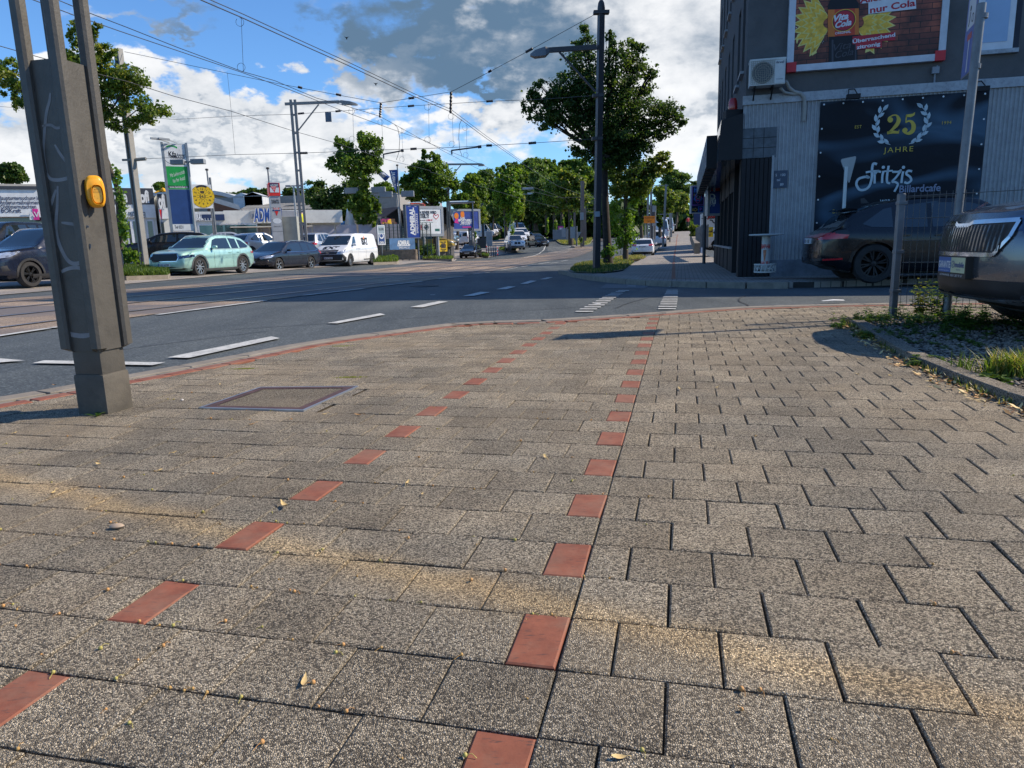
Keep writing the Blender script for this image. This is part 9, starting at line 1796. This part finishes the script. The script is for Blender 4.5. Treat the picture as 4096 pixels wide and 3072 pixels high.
tree('young linden with a ragged sunlit crown rising behind the grey tram pole', cB(1330, 1215), 29.5, [(A_, 60, 640, 120, 100), (A_, 100, 800, 120, 120), (A_, 170, 960, 70, 110), (A_, 770, 330, 110, 150), (A_, 920, 280, 60, 60), (A_, 1040, 500, 110, 90), (A_, 820, 620, 230, 150), (A_, 1000, 740, 180, 120), (A_, 1250, 760, 170, 130), (A_, 1060, 930, 180, 130), (A_, 1420, 1060, 190, 120), (A_, 1170, 1150, 150, 90), (A_, 960, 1080, 90, 90)], 9000, .16, 'lime', [(B__, 1330, 900), (B__, 1300, 300), (A_, 900, 1200)], .12, group=ST,
 ivy=[(B__, 1300, 140, 50, 100, 120), (B__, 1345, 430, 50, 140, 260), (B__, 1370, 720, 60, 140, 300), (B__, 1390, 1050, 60, 130, 250), (B__, 1480, 1040, 70, 80, 160)])
tree('broad dark leafed tree behind the white van', cD(745, 1180), 62, [(D_, 550, 820, 90, 70), (D_, 520, 910, 80, 70), (D_, 620, 940, 140, 100), (D_, 740, 1000, 150, 110), (D_, 680, 1080, 110, 50), (D_, 790, 880, 120, 110), (D_, 840, 1020, 110, 90)], 8000, .30, 'dark', None, .2, group=ST)
tree('tall two lobed linden between the van and the flag pole', cE(165, 1095), 58, [(D_, 745, 440, 45, 60), (D_, 780, 520, 85, 95), (D_, 960, 430, 70, 70), (D_, 990, 500, 110, 110), (D_, 700, 640, 75, 70), (D_, 850, 640, 160, 120), (D_, 1010, 640, 85, 90), (D_, 920, 760, 110, 90), (D_, 950, 900, 70, 90), (D_, 1000, 990, 85, 100), (D_, 950, 1090, 70, 70), (D_, 880, 970, 80, 90), (D_, 1020, 1080, 50, 70)], 9500, .28, 'mid', [(E_, 165, 900), (E_, 155, 620), (E_, 140, 480)], .17, group=ST)
tree('round crowned linden with an ivy wrapped trunk before the white billboard', cE(882, 1335), 64, [(E_, 765, 310, 35, 60), (E_, 850, 330, 60, 50), (E_, 905, 360, 35, 50), (E_, 850, 430, 120, 90), (E_, 720, 470, 130, 100), (E_, 920, 540, 140, 110), (E_, 600, 600, 100, 80), (E_, 1060, 610, 65, 80), (E_, 780, 640, 190, 100), (E_, 880, 720, 120, 80), (E_, 690, 730, 100, 50), (E_, 850, 800, 60, 50)], 10500, .30, 'mid', [(E_, 870, 1150), (E_, 850, 960), (E_, 830, 850)], .22, group=ST, ivy=[(E_, 895, 930, 25, 80, 160), (E_, 905, 1060, 25, 80, 160), (E_, 880, 880, 35, 40, 90)])
tree('small pointed tree in front of the blue billboard', cE(1268, 1200), 77, [(E_, 1260, 690, 25, 50), (E_, 1268, 770, 60, 60), (E_, 1280, 850, 85, 60), (E_, 1285, 930, 115, 70), (E_, 1290, 985, 100, 35)], 4200, .30, 'lime', [(E_, 1268, 1050)], .1, group=ST, ivy=[(E_, 1275, 1120, 14, 60, 80)])
tree('slender bright green tree beside the parked white suvs', cF(627, 1205), 92, [(F_c, 540, 400, 50, 70), (F_c, 600, 470, 100, 80), (F_c, 700, 400, 70, 70), (F_c, 690, 500, 90, 80), (F_c, 560, 600, 90, 100), (F_c, 680, 640, 110, 110), (F_c, 590, 740, 90, 70), (F_c, 720, 780, 80, 80)], 8000, .38, 'bright', [(F_c, 620, 1000), (F_c, 600, 800)], .2, group=ST, ivy=[(F_c, 640, 880, 60, 90, 160), (F_c, 690, 1040, 25, 70, 80)])
tree('yellow green street tree behind the slender bright one', cF(742, 1060), 112, [(F_c, 780, 680, 50, 80), (F_c, 770, 780, 65, 80), (F_c, 750, 860, 60, 60)], 3000, .42, 'lime', [(F_c, 738, 940)], .22, group=ST)
tree('small pale tree left of the road among the lamp posts', cF(470, 990), 120, [(F_c, 480, 740, 40, 40), (F_c, 460, 800, 60, 60), (F_c, 520, 830, 50, 60)], 2200, .4, 'far', None, .15, group=ST)
ML = 'linden trees on the median'
for k, (x, yb, Y, kind, bl) in enumerate([(1335, 1150, 84, 'lime', [(1290, 430, 110, 70), (1390, 520, 110, 100), (1250, 560, 120, 110), (1340, 650, 150, 110), (1440, 680, 100, 90), (1300, 760, 120, 50)]), (1245, 1010, 100, 'mid', [(1180, 500, 110, 110), (1150, 650, 120, 110), (1240, 740, 110, 80)]), (1160, 1045, 108, 'dark', [(1120, 600, 110, 110), (1080, 720, 110, 90), (1160, 790, 90, 50)]), (1070, 1025, 118, 'dark', [(1020, 560, 90, 90), (1000, 700, 110, 110), (1060, 800, 80, 60)]), (943, 1010, 130, 'far', [(930, 430, 60, 80), (980, 500, 70, 90), (900, 560, 80, 90), (940, 690, 110, 110), (930, 800, 80, 50)])]):
 tree(['sunlit yellow green linden at the near end of the median', 'second linden on the median behind the poster board', 'third linden on the median, in shade', 'fourth dark linden of the median row', 'far loose crowned tree ending the median row'][k], cF(x, yb), Y, [(F_c, *q) for q in bl], [9000, 5000, 4500, 4500, 5000][k], .42, kind, [(F_c, x-4, 950), (F_c, x-12, 840)], .26, group=ML, ivy=[(F_c, x+8, 990, 16, 90, 130)] if k < 4 else None)
tree('big dark tree behind the tall dark pole on the grass corner', cG(372, 1108), 33, [(H_c, 410, 185, 30, 45), (H_c, 405, 260, 60, 50), (H_c, 400, 350, 90, 80), (H_c, 590, 270, 45, 50), (H_c, 700, 250, 50, 40), (H_c, 740, 290, 40, 40), (H_c, 600, 360, 110, 80), (H_c, 710, 370, 80, 60), (H_c, 790, 420, 50, 40), (H_c, 130, 560, 55, 60), (H_c, 220, 560, 90, 80), (H_c, 330, 520, 110, 100), (H_c, 200, 680, 100, 60), (H_c, 320, 670, 120, 90), (H_c, 430, 560, 110, 150), (H_c, 570, 520, 150, 110), (H_c, 720, 500, 90, 70), (H_c, 600, 660, 170, 110), (H_c, 760, 660, 130, 90), (H_c, 880, 640, 80, 70), (H_c, 950, 650, 40, 40), (H_c, 860, 750, 90, 60), (H_c, 680, 780, 170, 80), (H_c, 480, 770, 130, 90), (H_c, 420, 860, 80, 60), (H_c, 520, 900, 110, 70), (H_c, 640, 880, 110, 70), (H_c, 580, 970, 80, 60), (H_c, 680, 930, 90, 70), (H_c, 720, 860, 100, 60), (H_c, 560, 215, 25, 40), (H_c, 820, 400, 30, 25), (H_c, 970, 690, 40, 40), (H_c, 90, 620, 40, 60), (H_c, 150, 480, 40, 30), (H_c, 300, 440, 35, 30)], 27000, .15, 'dark', [(G_c, 350, 800), (G_c, 335, 500), (G_c, 330, 250), (H_c, 530, 900)], .20, m_barkdark, clump=.36,
 ivy=[(G_c, 390, 980, 70, 60, 200), (G_c, 310, 1020, 30, 40, 50)])
tree('backlit yellow green linden behind the big dark tree', cG(557, 1050), 42, [(G_c, 860, 100, 110, 100), (G_c, 780, 180, 130, 110), (G_c, 960, 60, 90, 60), (G_c, 640, 200, 140, 110), (G_c, 520, 300, 150, 130), (G_c, 700, 330, 130, 100), (G_c, 430, 130, 110, 90), (G_c, 640, 80, 120, 80), (G_c, 960, -60, 90, 70), (G_c, 1020, 10, 70, 50), (G_c, 850, 0, 110, 70)], 9500, .19, 'lime', [(G_c, 560, 800), (G_c, 558, 500), (G_c, 560, 300)], .15, m_bark, ivy=[(G_c, 420, 520, 90, 90, 330), (G_c, 430, 680, 80, 100, 360), (G_c, 590, 620, 70, 110, 340), (G_c, 590, 830, 90, 100, 400), (G_c, 500, 880, 60, 80, 200), (G_c, 660, 420, 50, 60, 120)])
RT = 'trees along the right pavement'
for k, (x, yb, Y, kind, bl, n, lf) in enumerate([(735, 845, 62, 'dark', [(740, 300, 90, 90), (700, 430, 110, 80), (760, 520, 90, 60), (730, 640, 40, 60)], 3500, .3), (940, 860, 70, 'deep', [(930, 620, 40, 40), (945, 680, 35, 35)], 900, .26), (1010, 800, 92, 'lime', [(960, 330, 90, 80), (1020, 400, 110, 80), (960, 480, 80, 50), (1030, 500, 60, 50)], 4500, .36), (1110, 700, 112, 'lime', [(1120, 380, 110, 60), (1180, 430, 80, 60), (1140, 490, 100, 50)], 3800, .42), (1130, 640, 150, 'far', [(1090, 130, 100, 60), (1060, 220, 120, 80), (1190, 180, 80, 80), (1200, 290, 80, 80), (1120, 320, 110, 60)], 6000, .55), (1330, 620, 170, 'dark', [(1310, 225, 40, 22), (1360, 205, 40, 25), (1340, 300, 90, 70)], 2500, .6)]):
 tree(['dark street tree beside the orange place name sign', 'tiny round dark tree before the parked van', 'sunlit linden over the right pavement', 'far linden further down the right pavement', 'tall pale green tree closing the pavement view', 'dark treetops behind the corner building signs'][k], cG(x, yb), Y, [(G_c, *q) for q in bl], n, lf, kind, None, .18, group=RT)
WT = 'tall trees closing the street view'
bgs = [(250, 620, [(250, 450, 80, 50), (220, 540, 90, 90), (300, 600, 110, 110), (200, 650, 60, 60)], 'rounded dark tree behind the blue billboard', 'mid'), (400, 700, [(410, 420, 90, 60), (390, 520, 130, 100), (450, 620, 120, 110), (380, 740, 130, 90)], 'tall tree left of the slender bright one', 'far'),
 (700, 700, [(640, 330, 70, 50), (720, 320, 80, 50), (730, 420, 130, 100), (800, 560, 120, 120), (850, 700, 110, 110)], 'big tree right behind the slender bright tree', 'mid'), (880, 700, [(880, 275, 70, 40), (950, 270, 70, 40), (920, 350, 150, 80), (850, 440, 120, 100), (960, 480, 150, 110)], 'highest pale green tree in the middle of the view', 'far'),
 (1100, 700, [(1060, 290, 70, 50), (1120, 290, 60, 50), (1100, 370, 120, 90), (1150, 450, 130, 90), (1050, 480, 110, 90)], 'rounded green tree right of the highest tree', 'mid'), (1350, 700, [(1260, 300, 60, 40), (1330, 290, 80, 40), (1420, 290, 90, 50), (1320, 380, 140, 80), (1450, 400, 130, 100)], 'wide tree crown left of the tall dark pole', 'mid'),
 (1520, 800, [(1520, 450, 110, 110), (1550, 600, 110, 130), (1580, 750, 110, 110), (1650, 550, 100, 150)], 'dark woodland tree right behind the tall dark pole', 'dark'), (1300, 900, [(1200, 820, 120, 70), (1320, 850, 150, 80), (1450, 860, 150, 80), (1570, 850, 120, 90)], 'low dark undergrowth crown behind the median lindens', 'deep'),
 (950, 950, [(850, 800, 110, 80), (950, 860, 150, 80), (1080, 860, 130, 80), (860, 900, 60, 50)], 'dark shaded crown behind the end of the median', 'deep'), (300, 900, [(250, 760, 110, 60), (350, 850, 110, 70), (440, 900, 60, 60)], 'dark low tree behind the far parked cars', 'dark')]
for k, (x, y, bl, lab, kind) in enumerate(bgs): tree(lab, cF(x, 1010), 145+k*3 if y < 900 else 128, [(F_c, *q) for q in bl], 7000, .75, kind, None, .4, group=WT, clump=.34)
FT_ = 'far treetops over the left roofs'
for lab, bs_, Y, kind in (('round treetop above the inspection station at the left edge', [(B__, 120, 60, 100, 50), (B__, 180, 140, 100, 80), (B__, 60, 150, 100, 80)], 80, 'dark'), ('small treetop behind the yellow roof device', [(B__, 1780, 280, 60, 40), (C_, 230, 620, 50, 30)], 90, 'mid'), ('low treetops over the curved tan roof', [(C_, 900, 710, 40, 15), (C_, 960, 715, 60, 20)], 120, 'dark'), ('broad dark treetop left of the red topped pylon', [(C_, 1080, 700, 60, 30), (C_, 1160, 690, 80, 40), (C_, 1260, 700, 70, 35)], 115, 'dark'), ('dark treetops right of the red topped pylon', [(D_, 150, 870, 50, 30), (D_, 330, 870, 60, 35), (D_, 400, 880, 60, 35)], 115, 'dark'),
      ('dense mid green tree behind the flag pole', [(E_, 350, 640, 100, 45), (E_, 420, 700, 140, 70), (E_, 280, 740, 110, 60), (E_, 480, 760, 80, 50)], 90, 'mid'), ('dark tree over the workshop roof', [(E_, 560, 760, 90, 40), (E_, 640, 770, 60, 40)], 95, 'dark'), ('low tree beside the round crowned linden', [(E_, 1080, 770, 60, 60), (E_, 1130, 830, 70, 50), (E_, 1160, 740, 50, 50)], 100, 'mid')):
 x, y = bs_[0][0](bs_[0][1], bs_[0][2]); tree(lab, (x, y+260), Y, bs_, 3200, .5, kind, None, .25, group=FT_)
mb = MB()
for (cf, x0, x1, yt0, yt1, yb, Yw, n) in ((F_c, 80, 520, 700, 780, 1130, 165, 6000), (F_c, 480, 1000, 700, 700, 1120, 185, 7000), (F_c, 950, 1650, 650, 700, 1060, 150, 9000), (G_c, 60, 760, 420, 500, 800, 135, 5000), (G_c, 850, 1420, 470, 520, 745, 185, 6000)):
 for _ in range(n):
  u = rnd.random(); x = x0+(x1-x0)*u; yt = yt0+(yt1-yt0)*u+25*math.sin(x*.02)+18*math.sin(x*.07); y = yt+(yb-yt)*rnd.random()**.8; p = at(*cf(x, y), Yw+rnd.gauss(0, 3)); l = rnd.uniform(.5, 1.3); t1 = Vector((rnd.gauss(0, 1), rnd.gauss(0, 1), rnd.gauss(0, 1))).normalized(); t2 = t1.cross(Vector((rnd.gauss(0, 1), 1, rnd.gauss(0, 1)))).normalized()
  mb.add([p-t1*l, p+t2*l*.8, p+t1*l, p-t2*l*.8], [(0, 1, 2, 3)], rnd.choice([0, 0, 0, 1]))
tag(mb.build('woodland', gm('dark')[:2], fix=False), 'dark shaded wood behind the street trees at the end of the view', 'woodland', None, 'stuff')
def shrub(label, p, Y, blobs, n, leaf, kind): 
 return tree(label, p, Y, blobs, n, leaf, kind, None, .03, name='shrub', cat_='shrub', group=None)
shrub('low rounded shrub right of the log palisade', cE(700, 1330), 57, [(E_, 700, 1275, 50, 45), (E_, 690, 1310, 40, 20)], 1500, .14, 'mid'); shrub('wide drooping shrub next to the yellow poster', cE(790, 1330), 58, [(E_, 800, 1265, 70, 60), (E_, 760, 1300, 60, 35)], 2200, .14, 'mid'); shrub('thin wild bush on the grass island behind the van', cE(440, 1395), 53, [(E_, 440, 1355, 55, 35), (E_, 400, 1370, 40, 20)], 900, .12, 'bright')
shrub('spiky green shrub by the railing at the right pavement', cG(1330, 830), 44, [(G_c, 1320, 740, 60, 50), (G_c, 1340, 790, 70, 40), (G_c, 1410, 740, 50, 30)], 1800, .16, 'lime'); shrub('reddish brown hedge at the bend of the road', cF(800, 1035), 116, [(F_c, 760, 1015, 60, 18), (F_c, 830, 1010, 40, 14)], 900, .35, 'dark')
shrub('small weedy bush at the foot of the bare signpost on the islet', cF(1450, 1170), 66, [(F_c, 1448, 1130, 18, 35)], 300, .12, 'bright')
def inpoly_sampler(P):
 x0, x1, y0, y1 = min(p.x for p in P), max(p.x for p in P), min(p.y for p in P), max(p.y for p in P)
 def f():
  while True:
   x, y = rnd.uniform(x0, x1), rnd.uniform(y0, y1)
   if in_poly(P, x, y): return x, y
 return f
blades(inpoly_sampler(GG(verge1)), 11000, .11, [m_gr3, m_gr2, m_gr3], 'verge_grass', 'tufted grass on the corner verge under the tall dark pole', .010, .9, .08)
blades(inpoly_sampler(GG(verge2)), 6000, .10, [m_gr2, m_gr2, m_gr3], 'dry_grass', 'dry yellowish grass behind the corner verge', .014, .8, .07)
for W, n, lab in zip(ISL, (6000, 2500, 2500, 1500, 2500), ('tall green grass on the kerbed island before the mint suv', 'grass on the island behind the white van', 'bright grass on the island with the round crowned linden', 'grass beside the black hatchback', 'grass with small yellow flowers beside the white suvs')):
 blades(inpoly_sampler(W), n, .22 if n > 5000 else .26, [m_gr1, m_gr1, m_gr3], 'island_grass', lab, .014 if n > 5000 else .025, .8, .10)
blades(inpoly_sampler(GG(isl)), 15000, .3, [m_gr1, m_gr2, leafmat('lawn_blade', (.17, .19, .04))], 'median_grass', 'sunlit lawn grass on the median', .05, .9, .05)
print('objects', len(bpy.data.objects))
